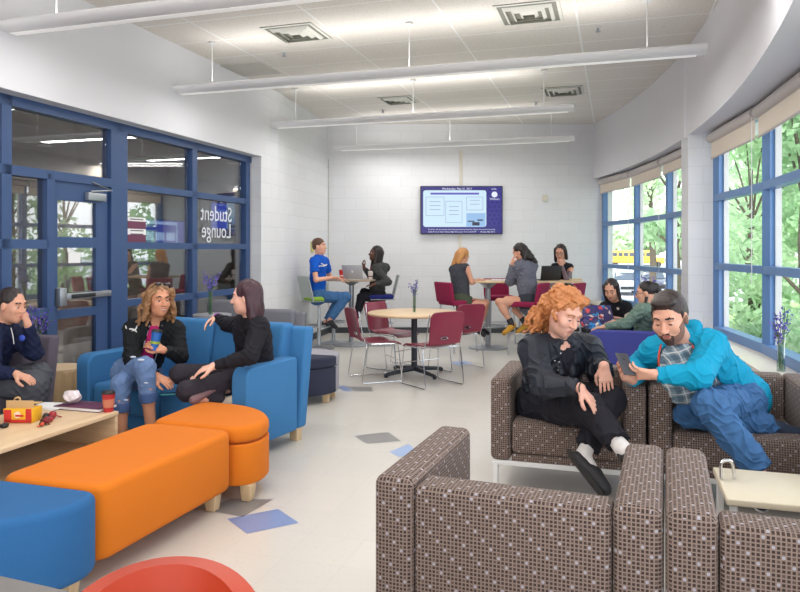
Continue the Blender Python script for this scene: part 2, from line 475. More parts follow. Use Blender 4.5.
# notices and lettering on the glass
pan = empty('door_notice', 'white and maroon banded notice stuck on the glass beside the door post', 'sign', WLp(136)+Z*1.72)
m_maroon = plain('maroon_print', (110, 58, 84), .6); m_paper = MATS['paper']
bm = nb(); s0 = WLp(126.5)-WLp(136); s1 = WLp(144.5)-WLp(136)
def strip(z0, z1, mat, nm):
    bm = nb(); slab(bm, s0+U*.016, s1+U*.016, z0, z1, .003, -U); return obj(nm, bm, mat, pan, smooth=False)
for i, (z0, z1, m, nm) in enumerate(((.06, .10, m_paper, 'white_band'), (-.02, .06, m_maroon, 'maroon_band'), (-.08, -.02, m_paper, 'white_band'), (-.16, -.08, m_maroon, 'maroon_band'), (-.20, -.16, m_paper, 'white_band'))):
    st_ = strip(z0, z1, m, nm)
    if m is m_paper:
        bm = nb()
        for k in range(2):
            if z1-z0 < .05 and k: continue
            zc = (z0+z1)/2+(.012 if k == 0 and z1-z0 > .05 else 0)-(.024 if k else 0)
            slab(bm, s0*.75+U*.018, s1*.7+U*.018, zc-.006, zc+.006, .002, -U)
        obj('printed_line', bm, plain('print_grey', (110, 100, 112), .7), st_, smooth=False)
bm = nb(); slab(bm, WLp(141)-WLp(136)+U*.018, WLp(143.3)-WLp(136)+U*.018, .07, .09, .002, -U)
m_letter = plain('frosted_lettering', (225, 230, 238), .6, emit=None)
base = WLp(219)
def glassframe(p):
    """text frame on the left glass, reading correctly from the corridor, mirrored from the room"""
    X = -V; Y = Z; Nn = X.cross(Y)
    return Matrix(((X.x, Y.x, Nn.x, p.x), (X.y, Y.y, Nn.y, p.y), (X.z, Y.z, Nn.z, p.z), (0, 0, 0, 1)))
let = empty('window_lettering', 'mirrored white words Student Lounge lettered on the corridor glass', 'lettering', base+Z*1.8)
for body, px, z, s in (('Student', 216.0, 1.925, .27), ('Lounge', 216.0, 1.715, .27)):
    q = WLp(px)+U*.012-base; q.z = z-1.8
    # plain X = +V from the room would read normally; X = -V seen from +U is mirrored
    text_obj('lettering', body, s, m_letter, glassframe(q), let, .001, sx=.86)

# the corridor beyond the glazing
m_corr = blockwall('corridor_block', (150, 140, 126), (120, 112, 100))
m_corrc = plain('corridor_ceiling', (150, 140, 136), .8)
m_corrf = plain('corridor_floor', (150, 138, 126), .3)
CW = 3.4
bm = nb(); slab(bm, WLy(-3.5, -CW), WLy(16.6, -CW), 0, 3.1, .1, -U)
o = obj('wall_corridor_far', bm, m_corr, smooth=False); wall_uv(o); tag(o, kind='structure')
bm = nb(); slab(bm, WLy(16.5, -.1), WLy(16.5, -CW)+V*.0, 0, 3.1, .1, V)
slab(bm, WLy(Yend+.02, -.1), WLy(16.5, -.1), 0, 3.1, .06, -U)
o = obj('wall_corridor_end', bm, m_corr, smooth=False); wall_uv(o); tag(o, kind='structure')
bm = nb(); slab(bm, WLy(-3.4, -.06), WLy(-3.4, -CW), 0, 3.1, .1, -V)
o = obj('wall_corridor_near', bm, m_corr, smooth=False); wall_uv(o); tag(o, kind='structure')
bm = nb(); quad(bm, [WLy(-3.5, -.08)+Z*2.95, WLy(16.6, -.08)+Z*2.95, WLy(16.6, -CW)+Z*2.95, WLy(-3.5, -CW)+Z*2.95])
tag(obj('ceiling_corridor', bm, m_corrc, smooth=False), kind='structure')
bm = nb(); quad(bm, [WLy(-3.5, -.08)-Z*.002, WLy(-3.5, -CW)-Z*.002, WLy(16.6, -CW)-Z*.002, WLy(16.6, -.08)-Z*.002])
bm2 = bm; tag(obj('floor_corridor', bm, m_corrf, smooth=False), kind='structure')
# brick pier and glazed doors at the far side of the corridor
m_brick = blockwall('tan_brick', (140, 116, 84), (96, 84, 66), .2, .075, bd=.004)
bm = nb(); slab(bm, WLy(7.2, -CW+.02), WLy(8.3, -CW+.02), 0, 2.95, .05, U)
o = obj('wall_corridor_brick', bm, m_brick, smooth=False); wall_uv(o); tag(o, kind='structure')
# two added wall screens standing in for screen reflections in the glass
def corr_wall(px, z):
    Yp = 8.57/(.307-(px-400)/F); return Vector((-8.57+.307*Yp, Yp, z))
for (pa, pb, z0, z1, lab, kind_) in ((130, 182, 1.60, 2.06, 'wide blue stand-in screen on the corridor wall, for a reflection in the glass', 0), (208, 225, 1.92, 2.50, 'small upright blue stand-in screen on the corridor wall behind the lettering', 1)):
    a = corr_wall(pa, 0)+U*.02; b = corr_wall(pb, 0)+U*.02; c = (a+b)/2; e = empty('stand_in_screen', lab, 'screen', (c.x, c.y, (z0+z1)/2)); W2 = (b-a).length/2; H2 = (z1-z0)/2
    bm = nb(); slab(bm, -V*W2, V*W2, -H2, H2, .05, U); obj('casing', bm, m_black, e, smooth=False)
    def em(nm, c_, s_):
        m = bpy.data.materials.new(nm); m.use_nodes = True; q = m.node_tree.nodes['Principled BSDF']; q.inputs['Base Color'].default_value = (0, 0, 0, 1); q.inputs['Emission Color'].default_value = lin(c_); q.inputs['Emission Strength'].default_value = s_; return m
    bm = nb(); slab(bm, -V*(W2-.02)+U*.05, V*(W2-.02)+U*.05, -H2+.02, H2-.02, .004, U); sc_ = obj('screen', bm, em('stand_in_screen_violet', (70, 66, 170) if not kind_ else (60, 90, 200), 1.3), e, smooth=False)
    if not kind_:
        bm = nb(); slab(bm, -V*W2+V*.03+U*.055, V*W2*.66+U*.055, H2-.10, H2-.05, .003, U); slab(bm, V*W2*.62+U*.055, V*W2*.66+U*.055, -H2+.02, H2-.05, .003, U)
        for k in range(3): slab(bm, V*(-W2*.62+k*W2*.42)+U*.055, V*(-W2*.62+k*W2*.42+W2*.34)+U*.055, -H2+.06, -.02, .003, U)
        obj('slide_boxes', bm, em('stand_in_screen_pale', (190, 215, 250), 1.3), sc_, smooth=False)
    else:
        bm = nb(); slab(bm, -V*W2*.5+U*.055, V*W2*.5+U*.055, H2*.3, H2*.5, .003, U); obj('slide_boxes', bm, em('stand_in_screen_soft', (110, 140, 230), 1.3), sc_, smooth=False)
# corridor lamps
m_glow = plain('lamp_glow', (255, 250, 240), .5, emit=(255, 248, 236), es=5.0)
def corr_pt(px, py, z=2.95):
    d = (z-EYE)*F/(250-py); return Vector(((px-400)/F*d, d, z))
for i, (px, py) in enumerate(((45, 145), (232, 163))):
    p = corr_pt(px, py); e = empty('recessed_lamp', ['round recessed lamp in the corridor ceiling above the door', 'round recessed lamp in the corridor ceiling above the lettering'][i], 'ceiling lamp', p)
    bm = nb(); add_lathe(bm, [(.10, -.012), (.085, -.006), (.085, .0)], seg=20); obj('trim_ring', bm, m_white, e)
    bm = nb(); add_lathe(bm, [(.08, -.008), (.08, -.001)], seg=20); obj('lens', bm, m_glow, e)
for i, (a, b) in enumerate((((100, 161), (183, 161)), ((184, 185), (238, 185)))):
    p0 = corr_pt(*a); p1 = corr_pt(*b); c = (p0+p1)/2
    e = empty('linear_lamp', ['long glowing tube lamp in the corridor nearest the door', 'long glowing tube lamp in the corridor above the lettering'][i], 'ceiling lamp', c)
    d = (p1-p0); L = d.length; ang = math.atan2(d.y, d.x)
    bm = nb(); add_box(bm, (0, 0, -.02), (L, .15, .04), .005, Matrix.Rotation(ang, 4, 'Z')); obj('housing', bm, m_white, e)
    bm = nb(); add_box(bm, (0, 0, -.045), (L*.98, .10, .012), .004, Matrix.Rotation(ang, 4, 'Z')); obj('diffuser', bm, m_glow, e)
    ld = bpy.data.lights.new('corridor_light', 'AREA'); ld.shape = 'RECTANGLE'; ld.size = L; ld.size_y = .15; ld.energy = 75; ld.color = (1, .93, .84)
    lo = bpy.data.objects.new('corridor_light', ld); COL.objects.link(lo); lo.parent = e; lo.location = (0, 0, -.08); lo.rotation_euler = (0, 0, ang)

# ---- right side: bowed soffit wall, pier and windows
def sof(Y): return Vector((3.5-(Y-11.3)**2/40.0, Y, 0))
WINP = [(3.66, 12.5), (3.74, 11.04), (3.66, 9.5), (3.52, 8.0), (3.42, 7.55), (3.22, 6.1), (2.93, 4.9), (2.55, 3.6), (2.1, 2.4), (1.62, 1.3), (1.0, .1), (.3, -1.1)]
SOF = 2.75
def strip_solid(bm, pts, z0, z1, t, side=1):
    """a curved upright band of thickness t through plan points"""
    n = len(pts); L = []
    for i in range(n):
        d = (pts[min(i+1, n-1)]-pts[max(i-1, 0)]).normalized(); nn = Vector((-d.y, d.x, 0))*side*t
        L.append([bm.verts.new(pts[i]+Z*z0), bm.verts.new(pts[i]+Z*z1), bm.verts.new(pts[i]+nn+Z*z1), bm.verts.new(pts[i]+nn+Z*z0)])
    for i in range(n-1):
        for k in range(4): bm.faces.new((L[i][k], L[i][(k+1) % 4], L[i+1][(k+1) % 4], L[i+1][k]))
    bm.faces.new(L[0]); bm.faces.new(L[-1][::-1])
spts = [sof(12.5-i*.45) for i in range(0, 30)]
bm = nb()
strip_solid(bm, spts, SOF, CEIL, .75, 1)
ws = obj('wall_right', bm, m_paint); tag(ws, kind='structure')
# pier between the two window groups
bm = nb()
pp = [sof(7.72), sof(8.05), Vector((3.62, 8.1, 0)), Vector((3.55, 7.60, 0))]
vs0 = [bm.verts.new(p) for p in pp]; vs1 = [bm.verts.new(p+Z*SOF) for p in pp]
bm.faces.new(vs0[::-1]); bm.faces.new(vs1)
for i in range(4): bm.faces.new((vs0[i], vs0[(i+1) % 4], vs1[(i+1) % 4], vs1[i]))
o = obj('wall_right_pier', bm, m_block, smooth=False); wall_uv(o); tag(o, kind='structure')
bm = nb(); a = sof(7.78); b = sof(7.86); slab(bm, a-U*.03, b-U*.03, SOF-.02, CEIL, .03, U)
o = obj('trim_1', bm, m_paint, smooth=False); tag(o, kind='structure')
# low wall + ledge under the windows
def wp(i): return Vector((WINP[i][0], WINP[i][1], 0))
wpts = [wp(i) for i in range(len(WINP))]
dense = []
for i in range(len(wpts)-1):
    for k in range(4): dense.append(wpts[i].lerp(wpts[i+1], k/4))
dense.append(wpts[-1])
m_ledge = plain('cream_ledge', (232, 222, 206), .35, var=.03)
SILL = .58
bm = nb(); strip_solid(bm, [p-U*.08 for p in dense], 0, SILL-.03, .35, 1)
o = obj('wall_right_lower', bm, m_paint); tag(o, kind='structure')
bm = nb(); strip_solid(bm, [p-U*.32 for p in dense], SILL-.05, SILL, .48, 1)
o = obj('trim_2', bm, m_ledge); tag(o, kind='structure')
bm = nb(); strip_solid(bm, [p-U*.27 for p in dense], SILL-.10, SILL-.05, .18, 1)
o = obj('trim_3', bm, wood('ledge_wood', (150, 92, 72), (128, 76, 60))); tag(o, kind='structure')

g_out = glass('window_glass', .012, (.97, .985, .98), 0.0, .06)
def window_group(name, i0, i1, rails, top, mull_at):
    wn_ = empty(name, None, None); tag(wn_, kind='structure')
    bm = nb()
    for k, p in enumerate(mull_at):
        p = Vector((p[0], p[1], 0)); 
        add_box(bm, p+Z*((SILL+top)/2), (.085 if p.y > 7 else .075, .10, top-SILL), .004, Matrix.Rotation(math.radians(-5 if p.y > 9 else 12), 4, 'Z'), 1)
    for a, b in zip(mull_at[:-1], mull_at[1:]):
        a = Vector((a[0], a[1], 0)); b = Vector((b[0], b[1], 0)); d = (b-a).normalized(); nn = Vector((-d.y, d.x, 0))
        for z in rails: slab(bm, a-nn*.05, b-nn*.05, z-.035, z+.035, .10, nn)
        slab(bm, a-nn*.06, b-nn*.06, SILL, SILL+.085, .12, nn); slab(bm, a-nn*.05, b-nn*.05, top-.08, top, .10, nn)
    obj('window_frame', bm, m_bluer, wn_, smooth=False)
    # pale outer edge of every pane
    for a, b in zip(mull_at[:-1], mull_at[1:]):
        a = Vector((a[0], a[1], 0)); b = Vector((b[0], b[1], 0)); d = (b-a).normalized(); nn = Vector((-d.y, d.x, 0))
        bounds = [SILL+.085]+[z for z in rails]+[top-.08]
        bm = nb(); slab(bm, a, b, SILL+.05, top-.05, .008, nn); obj('glass_pane', bm, g_out, wn_, smooth=False)
        bm = nb()
        for q, s in ((a, 1), (b, -1)):
            slab(bm, q+d*s*.05+nn*.03, q+d*s*.065+nn*.03, SILL+.08, top-.08, .05, nn)
        obj('pane_edge', bm, m_white, wn_, smooth=False)
    return wn_
window_group('window_2', 0, 3, [1.20, 1.94], SOF, [(3.64, 12.43), (3.74, 11.04), (3.66, 9.5), (3.53, 8.13)])
window_group('window_3', 4, 7, [1.305, 2.04], SOF, [(3.43, 7.52), (3.21, 6.08), (2.89, 4.75), (2.5, 3.5)])
# roller blinds
m_blind = plain('blind_cloth', (226, 214, 198), .8, var=.03); m_cas = plain('blind_cassette', (196, 188, 184), .6, var=.02)
def blind(a, b, drop, lab, cord=True):
    a = Vector((a[0], a[1], 0)); b = Vector((b[0], b[1], 0)); d = (b-a).normalized(); nn = Vector((d.y, -d.x, 0)); L = (b-a).length
    if nn.x > 0: nn = -nn
    e = empty('roller_blind', lab, 'blind', a+nn*.10+Z*(SOF-.07), 0, 'roller blinds over the outside windows')
    bm = nb(); add_tube(bm, [d*.01, d*(L-.01)], .055, 14); obj('blind_roll', bm, m_cas, e)
    bm = nb(); slab(bm, d*.02, d*(L-.02), -drop, .0, .004, nn); obj('blind_sheet', bm, m_blind, e, smooth=False)
    bm = nb(); add_tube(bm, [d*.02-Z*drop, d*(L-.02)-Z*drop], .011, 8); obj('bottom_bar', bm, m_cas, e)
    if cord:
        bm = nb(); add_tube(bm, [d*(L-.02)+nn*.03, d*(L-.02)+nn*.03-Z*1.5], .004, 6); obj('pull_cord', bm, m_white, e)
blind((3.64, 12.40), (3.74, 11.06), .20, 'cream roller blind over the far window, next to the back wall')
blind((3.74, 11.02), (3.66, 9.52), .20, 'cream roller blind over the far window, middle one of three')
blind((3.66, 9.48), (3.54, 8.2), .18, 'cream roller blind over the far window, beside the pier')
blind((3.44, 7.50), (3.21, 6.10), .22, 'cream roller blind over the near window, touching the pier')
blind((3.21, 6.06), (2.89, 4.77), .22, 'cream roller blind over the near window, at the photo edge')
blind((2.89, 4.73), (2.5, 3.5), .22, 'cream roller blind over the window nearest the camera')

# ---- ceiling fixtures: wing shaped pendants
m_fix = plain('pendant_body', (228, 228, 230), .45, var=.02)
m_fixglow = plain('pendant_lens', (240, 240, 240), .5, emit=(255, 250, 244), es=.25)
def wing(L):
    bm = nb(); prof = []
    for k in range(17):
        a = PI*k/16; prof.append((.12*math.cos(a), .055*math.sin(a)**.8*(-1)))
    prof += [(-.11, .015), (-.04, .022), (.04, .022), (.11, .015)]
    r0 = [bm.verts.new((0, y, z)) for y, z in prof]; r1 = [bm.verts.new((L, y, z)) for y, z in prof]
    n = len(prof)
    for i in range(n): bm.faces.new((r0[i], r0[(i+1) % n], r1[(i+1) % n], r1[i]))
    bm.faces.new(r0[::-1]); bm.faces.new(r1)
    return bm
FZ = 3.25
labs = ['white wing-shaped pendant light nearest the camera, running out of the top of the photo',
        'long white wing-shaped pendant light, second from the camera, reaching the right wall',
        'white wing-shaped pendant light third from the camera', 'short white wing-shaped pendant light closest to the back wall',
        'white wing-shaped pendant light above the camera', 'white wing-shaped pendant light behind the camera']
for i, (a, L) in enumerate(((Vector((-3.16, 5.56, 0)), 5.9), (Vector((-2.50, 7.72, 0)), 5.42), (Vector((-1.81, 9.86, 0)), 4.15), (Vector((-1.1, 12.1, 0)), 4.0), (Vector((-3.7, 3.35, 0)), 5.6), (Vector((-4.3, .95, 0)), 5.6))):
    e = empty('pendant_light', labs[i], 'pendant light', a+Z*FZ, GA+(.02 if i == 3 else 0), 'wing-shaped pendant lights')
    obj('lamp_body', wing(L), m_fix, e)
    bm = nb(); add_box(bm, (L/2, .03, -.053), (L-.16, .07, .008), .002); obj('lens', bm, m_fixglow, e)
    for s in (.09, .5, .91):
        bm = nb(); add_tube(bm, [(L*s, 0, .02), (L*s, 0, CEIL-FZ-.012)], .006, 8); add_lathe(bm, [(.045, CEIL-FZ-.02), (.03, CEIL-FZ-.001)], (L*s, 0, 0), 14)
        obj('suspension_rod', bm, m_white, e)
    for up, en in ((1, LAMP_UP), (0, LAMP_DOWN)):
        ld = bpy.data.lights.new('tube_light', 'AREA'); ld.shape = 'RECTANGLE'; ld.size = L-1.0; ld.size_y = .14
        ld.energy = en*L/5; ld.color = (1, .975, .945)
        lo = bpy.data.objects.new('tube_light', ld); COL.objects.link(lo); lo.parent = e
        lo.location = (L/2, 0, .05 if up else -.075); lo.rotation_euler = (PI if up else 0, 0, 0)
# vents, access panel, sprinklers
m_vent = plain('vent_metal', (214, 214, 206), .5, var=.03); m_vdark = plain('vent_shadow', (128, 128, 118), .8)
def cpt(px, py): 
    d = (CEIL-EYE)*F/(250-py); return Vector(((px-400)/F*d, d, CEIL))
for (px, py, s, lab) in ((529, 13, .60, 'square louvred air vent in the ceiling, largest and nearest'), (297, 33, .56, 'square louvred air vent above the left wall'),
                         (398, 100, .5, 'small louvred air vent at the middle of the ceiling'), (563, 91, .56, 'louvred air vent near the right end of the third pendant')):
    e = empty('ceiling_vent', lab, 'air vent', cpt(px, py), GA, 'square louvred vents in the ceiling')
    bm = nb(); add_box(bm, (0, 0, -.003), (s, s, .006), 0); obj('backing', bm, m_vdark, e, smooth=False)
    bm = nb()
    for k in range(4):
        h = s/2*(1-k*.24)
        for sx, sy in ((1, 0), (-1, 0), (0, 1), (0, -1)):
            wd = .03
            if sx: quad(bm, [(sx*h, -h, -.008), (sx*h, h, -.008), (sx*(h-wd), h-wd, -.035 if k else -.01), (sx*(h-wd), -h+wd, -.035 if k else -.01)])
            else: quad(bm, [(-h, sy*h, -.008), (h, sy*h, -.008), (h-wd, sy*(h-wd), -.035 if k else -.01), (-h+wd, sy*(h-wd), -.035 if k else -.01)])
    obj('louvre', bm, m_vent, e, smooth=False)
e = empty('ceiling_speaker_panel', 'plain perforated square panel in the ceiling near the left wall', 'ceiling panel', cpt(250, 69), GA)
bm = nb(); add_box(bm, (0, 0, -.006), (.56, .56, .012), .003); obj('panel', bm, plain('panel_grey', (196, 194, 186), .7), e)
for (px, py, lab) in ((284, 52, 'ceiling sprinkler head beside the left vent'), (598, 27, 'ceiling sprinkler head right of the nearest vent'), (383, 110, 'ceiling sprinkler head below the small middle vent'), (536, 102, 'ceiling sprinkler head left of the third vent')):
    e = empty('sprinkler', lab, 'sprinkler', cpt(px, py), 0, 'ceiling sprinkler heads')
    bm = nb(); add_lathe(bm, [(.04, -.012), (.035, -.001)], seg=14); obj('escutcheon', bm, m_white, e)
    bm = nb(); add_lathe(bm, [(.012, -.012), (.012, -.04), (.026, -.045), (.026, -.05)][::-1], seg=12); obj('nozzle', bm, m_steel, e)

# ---- television
def tv_mat():
    m, nt, b = _mat('screen'); return m
tv = empty('television', 'wall-mounted flat television showing a blue announcement slide', 'television', (P(461.5, 210, 12.42).x, 12.46, P(461.5, 210, 12.42).z))
TW, TH = 1.46, .855
bm = nb(); add_box(bm, (0, -.01, 0), (TW, .06, TH), .006); obj('casing', bm, m_black, tv)
def emi(name, c, s=.9):
    if name in MATS: return MATS[name]
    m = bpy.data.materials.new(name); m.use_nodes = True; nt = m.node_tree; b = nt.nodes['Principled BSDF']
    b.inputs['Base Color'].default_value = (0, 0, 0, 1); b.inputs['Roughness'].default_value = .3
    b.inputs['Emission Color'].default_value = lin(c); b.inputs['Emission Strength'].default_value = s; MATS[name] = m; return m
e_nav = emi('screen_navy', (38, 32, 122)); e_hex = emi('screen_hex', (80, 76, 172)); e_sky = emi('screen_pale', (206, 232, 250)); e_wht = emi('screen_white', (236, 240, 252)); e_pur = emi('screen_purple', (96, 84, 190)); e_line = emi('screen_line', (120, 130, 180)); e_img = emi('screen_picture', (150, 190, 232)); e_ink = emi('screen_ink', (40, 44, 70))
yy = -.041
def scr(cx, cz, w, h, lvl): 
    return (cx, yy-.0006*lvl, cz), (w, .001, h)
bm = nb(); add_box(bm, (0, yy, 0), (TW-.03, .001, TH-.03), 0, mi=0)
# hexagon pattern at the right
for r in range(9):
    for c in range(4):
        cx = .50+c*.085+(.0425 if r % 2 else 0); cz = .36-r*.075
        if cx > .69 or cz < -.27: continue
        pts = [(cx+.045*math.sin(k*PI/3), yy-.0012, cz+.045*math.cos(k*PI/3)) for k in range(7)]
        for p, q in zip(pts[:-1], pts[1:]):
            if max(p[0], q[0]) < TW/2-.02: add_tube(bm, [p, q], .0022, 4, mi=1)
scrn = obj('screen', bm, [e_nav, e_hex], tv, smooth=False, uv=False)
bm = nb(); add_prism(bm, round_poly([(-.68, -.30), (.44, -.30), (.44, .35), (-.68, .35)], .05), 0, .0012)
for v in bm.verts: v.co = Vector((v.co.x, yy-.0008-v.co.z, v.co.y))
obj('slide_panel', bm, e_sky, scrn, smooth=False, uv=False)
bm = nb()
for c, s in (scr(-.12, .29, .86, .035, 5),): add_box(bm, c, s)
obj('heading_bar', bm, e_pur, scrn, smooth=False, uv=False)
bm = nb()
for cx, cz, w, h in ((-.47, .065, .32, .33), (-.135, -.035, .29, .38), (.235, .115, .29, .23)):
    for dx, dz, ww, hh in ((0, h/2, w, .006), (0, -h/2, w, .006), (w/2, 0, .006, h), (-w/2, 0, .006, h)): add_box(bm, (cx+dx, yy-.004, cz+dz), (ww, .001, hh))
    for k in range(3 if h > .3 else 2): add_box(bm, (cx, yy-.004, cz+h*.25-k*.07), (w*.6, .001, .008))
obj('text_boxes', bm, e_line, scrn, smooth=False, uv=False)
# picture of a white cat-like head on pale blue: plain mottled stand-in
bm = nb(); add_box(bm, (.255, yy-.004, -.175), (.34, .001, .24)); obj('picture', bm, e_img, scrn, smooth=False, uv=False)
bm = nb(); add_box(bm, (.255, yy-.005, -.245), (.13, .001, .06)); add_box(bm, (.17, yy-.005, -.20), (.12, .001, .02), rot=Matrix.Rotation(.0, 4, 'Y')); add_box(bm, (.33, yy-.005, -.18), (.1, .001, .025)); obj('picture_marks', bm, e_ink, scrn, smooth=False, uv=False)
bm = nb(); add_lathe(bm, [(.052, 0), (.052, .001)], seg=24)
for v in bm.verts: v.co = Vector((.585+v.co.x, yy-.003-v.co.z, .275+v.co.y))
obj('round_badge', bm, e_wht, scrn, smooth=False, uv=False)
Mx = Matrix.Rotation(PI/2, 4, 'X')
for body, x, z, s in (('Wednesday, May 31, 2017', -.08, .375, .05), ('10:50', .57, .37, .04), ('Wildcats', .585, .195, .05)):
    text_obj('screen_text', body, s, e_wht, Matrix.Translation((x, yy-.006, z)) @ Mx, scrn, .0003)
text_obj('screen_text', "The library will close early this evening for the Graduation Ceremony. Student services hours are posted", .030, e_wht, Matrix.Translation((0, yy-.006, -.345)) @ Mx, scrn, .0003, sx=.93)
text_obj('screen_text', "today 9 am to 4 pm. Sunny, High 22 C, Low 12 C, 4 km/h W   -   Cloudy, High 20 C", .034, e_wht, Matrix.Translation((0, yy-.006, -.388)) @ Mx, scrn, .0003, sx=1.02)
bm = nb(); add_box(bm, (P(461, 0, 12.48).x, 12.487, 2.95), (.05, .024, .62), .004); add_box(bm, (P(460, 0, 12.48).x, 12.487, 1.55), (.05, .024, .40), .004)
cr = obj('cable_raceway', bm, plain('cream_plastic', (214, 208, 192), .5)); tag(cr, 'slim cream cable raceway running up behind the television', 'cable cover')
bm = nb(); add_box(bm, P(545, 198, 12.48)+Vector((0, 0, 0)), (.09, .03, .12), .006)
tag(obj('thermostat', bm, MATS['cream_plastic']), 'small beige sensor box on the back wall right of the television', 'sensor')
bm = nb(); add_box(bm, (0, 0, 0), (.03, .14, .18), .006, Matrix.Rotation(math.radians(-11), 4, 'Z'))
q = jog.lerp(corner, .62)+U*.012+Z*1.53; bmesh.ops.translate(bm, vec=q, verts=bm.verts)
tag(obj('wall_switch', bm, plain('yellow_plastic', (206, 196, 120), .5)), 'yellowish switch plate on the left wall by the man in blue', 'switch')
# ================================================================== FURNITURE
def brown_fabric():
    m, nt, b = _mat('patterned_upholstery'); t = nt.nodes.new('ShaderNodeTexCoord')
    s = nt.nodes.new('ShaderNodeSeparateXYZ'); nt.links.new(t.outputs['UV'], s.inputs[0])
    C_ = 1/.0128
    u = M_(nt, 'MULTIPLY', s.outputs[0], C_); v = M_(nt, 'MULTIPLY', s.outputs[1], C_)
    fu = M_(nt, 'FRACT', u); fv = M_(nt, 'FRACT', v)
    def band(f, a, z): return M_(nt, 'MULTIPLY', M_(nt, 'GREATER_THAN', f, a), M_(nt, 'LESS_THAN', f, z))
    sq = M_(nt, 'MULTIPLY', band(fu, .20, .86), band(fv, .20, .86))
    iu = M_(nt, 'FLOOR', u); iv = M_(nt, 'FLOOR', v)
    # staggered light dots: one cell in every 3 x 4, jittered by row
    row = M_(nt, 'FLOOR', M_(nt, 'DIVIDE', iv, 2.0))
    mu = M_(nt, 'FLOORED_MODULO', M_(nt, 'ADD', iu, M_(nt, 'MULTIPLY', row, 5.0)), 7.0)
    mv = M_(nt, 'FLOORED_MODULO', iv, 2.0)
    dot = M_(nt, 'MULTIPLY', M_(nt, 'LESS_THAN', mu, .5), M_(nt, 'LESS_THAN', mv, .5))
    mu2 = M_(nt, 'FLOORED_MODULO', M_(nt, 'ADD', iu, M_(nt, 'MULTIPLY', iv, 3.0)), 5.0)
    mid = M_(nt, 'LESS_THAN', mu2, .5)
    cellc = mixc(nt, mid, lin((58, 45, 42)), lin((92, 76, 70)))
    cellc = mixc(nt, dot, cellc, lin((168, 168, 180)))
    c = mixc(nt, sq, lin((138, 121, 112)), cellc)
    n = noise(nt, t.outputs['UV'], 500, 2)
    c = mixc(nt, M_(nt, 'MULTIPLY', n, .25), c, lin((70, 58, 54)))
    nt.links.new(c, b.inputs['Base Color']); b.inputs['Roughness'].default_value = .85; b.inputs['Specular IOR Level'].default_value = .25
    b.inputs['Sheen Weight'].default_value = .04
    bump(nt, b, M_(nt, 'ADD', M_(nt, 'MULTIPLY', sq, -.6), n), .0012, .5)
    return m
m_brown = brown_fabric()
m_orange = fabric('orange_upholstery', (212, 116, 30), .05)
m_bfab = fabric('blue_upholstery', (46, 98, 150), .10)
m_bsofa = fabric('sky_blue_upholstery', (62, 120, 172), .08)
m_purple = fabric('purple_upholstery', (66, 70, 140), .07)
m_mauve = fabric('mauve_grey_upholstery', (96, 88, 100), .06)
m_grey = fabric('grey_upholstery', (120, 120, 128), .06)
m_lgrey = fabric('light_grey_upholstery', (158, 156, 164), .06)
m_navyf = fabric('dark_navy_upholstery', (52, 54, 72), .06)
m_maroonf = fabric('maroon_upholstery', (140, 36, 72), .06)
m_wood = wood('maple_laminate', (222, 194, 156), (206, 176, 138))
m_woodz = wood('maple_upright', (214, 182, 140), (196, 164, 122), (14, 14, 1))
m_foot = wood('pale_foot', (214, 188, 150), (200, 172, 132), (10, 10, 2))
m_white_top = plain('cream_laminate', (226, 214, 190), .35, var=.03)
m_leg = plain('silver_leg', (196, 198, 204), .3, metal=.7, var=.04)
m_mplast = plain('maroon_plastic', (132, 44, 66), .34, var=.04)
m_char = plain('charcoal_metal', (44, 50, 60), .45, var=.06)

# ---- brown patterned armchairs (front is local -Y, origin at front left corner)
def armchair(name, label, p, rz, H=.70, W=.90, D=.75, aw=.125, back_h=None):
    e = empty(name, label, 'armchair', p, rz, 'brown patterned box armchairs')
    bh = back_h or H
    for x, nm in ((0, 'armrest'), (W-aw, 'armrest')):
        bm = nb(); add_box(bm, (x+aw/2, D/2, (H+.20)/2), (aw, D, H-.20), .034, seg=5); obj(nm, bm, m_brown, e)
    bm = nb(); add_box(bm, (W/2, D-.075, (bh+.20)/2), (W-2*aw-.004, .15, bh-.20), .022, seg=4); obj('backrest', bm, m_brown, e)
    bm = nb(); add_box(bm, (W/2, (D-.15)/2+.005, .345), (W-2*aw-.006, D-.155, .20), .03, seg=4); obj('seat_cushion', bm, m_brown, e)
    bm = nb(); add_box(bm, (W/2, (D-.15)/2+.005, .222), (W-2*aw-.006, D-.17, .045), .008); obj('seat_base', bm, m_brown, e)
    bm = nb(); add_box(bm, (W/2, .03, .185), (W-.02, .03, .03), .003); add_box(bm, (W/2, D-.03, .185), (W-.02, .03, .03), .003)
    for x in (.03, W-.03): add_box(bm, (x, D/2, .185), (.03, D-.04, .03), .003)
    obj('base_frame', bm, m_white, e)
    for x in (.03, W-.03):
        for y in (.03, D-.03):
            bm = nb(); add_box(bm, (x, y, .086), (.03, .03, .172), .003); obj('leg', bm, m_white, e)
    return e
A1 = Vector((.549, 4.27, 0))
armchair('armchair', 'brown patterned armchair the red-haired woman sits in', A1, GA)
armchair('armchair', 'brown patterned armchair the man in the turquoise hoodie sits in', A1+U*.915, GA, W=.95)
P0 = Vector((-.0857, 2.384, 0)); GB = math.radians(-20.8); U3 = Vector((math.cos(GB), math.sin(GB), 0)); V3 = Vector((-math.sin(GB), math.cos(GB), 0))
armchair('armchair', 'empty brown patterned armchair seen from behind, left of the front pair', P0, GB+PI, W=.93, H=.71, D=.76, aw=.146, back_h=.69).location = P0+U3*.92+V3*.765
armchair('armchair', 'empty brown patterned armchair seen from behind, at the bottom right corner', P0, GB+PI, W=.93, H=.71, D=.76, aw=.146, back_h=.69).location = P0+U3*1.855+V3*.765

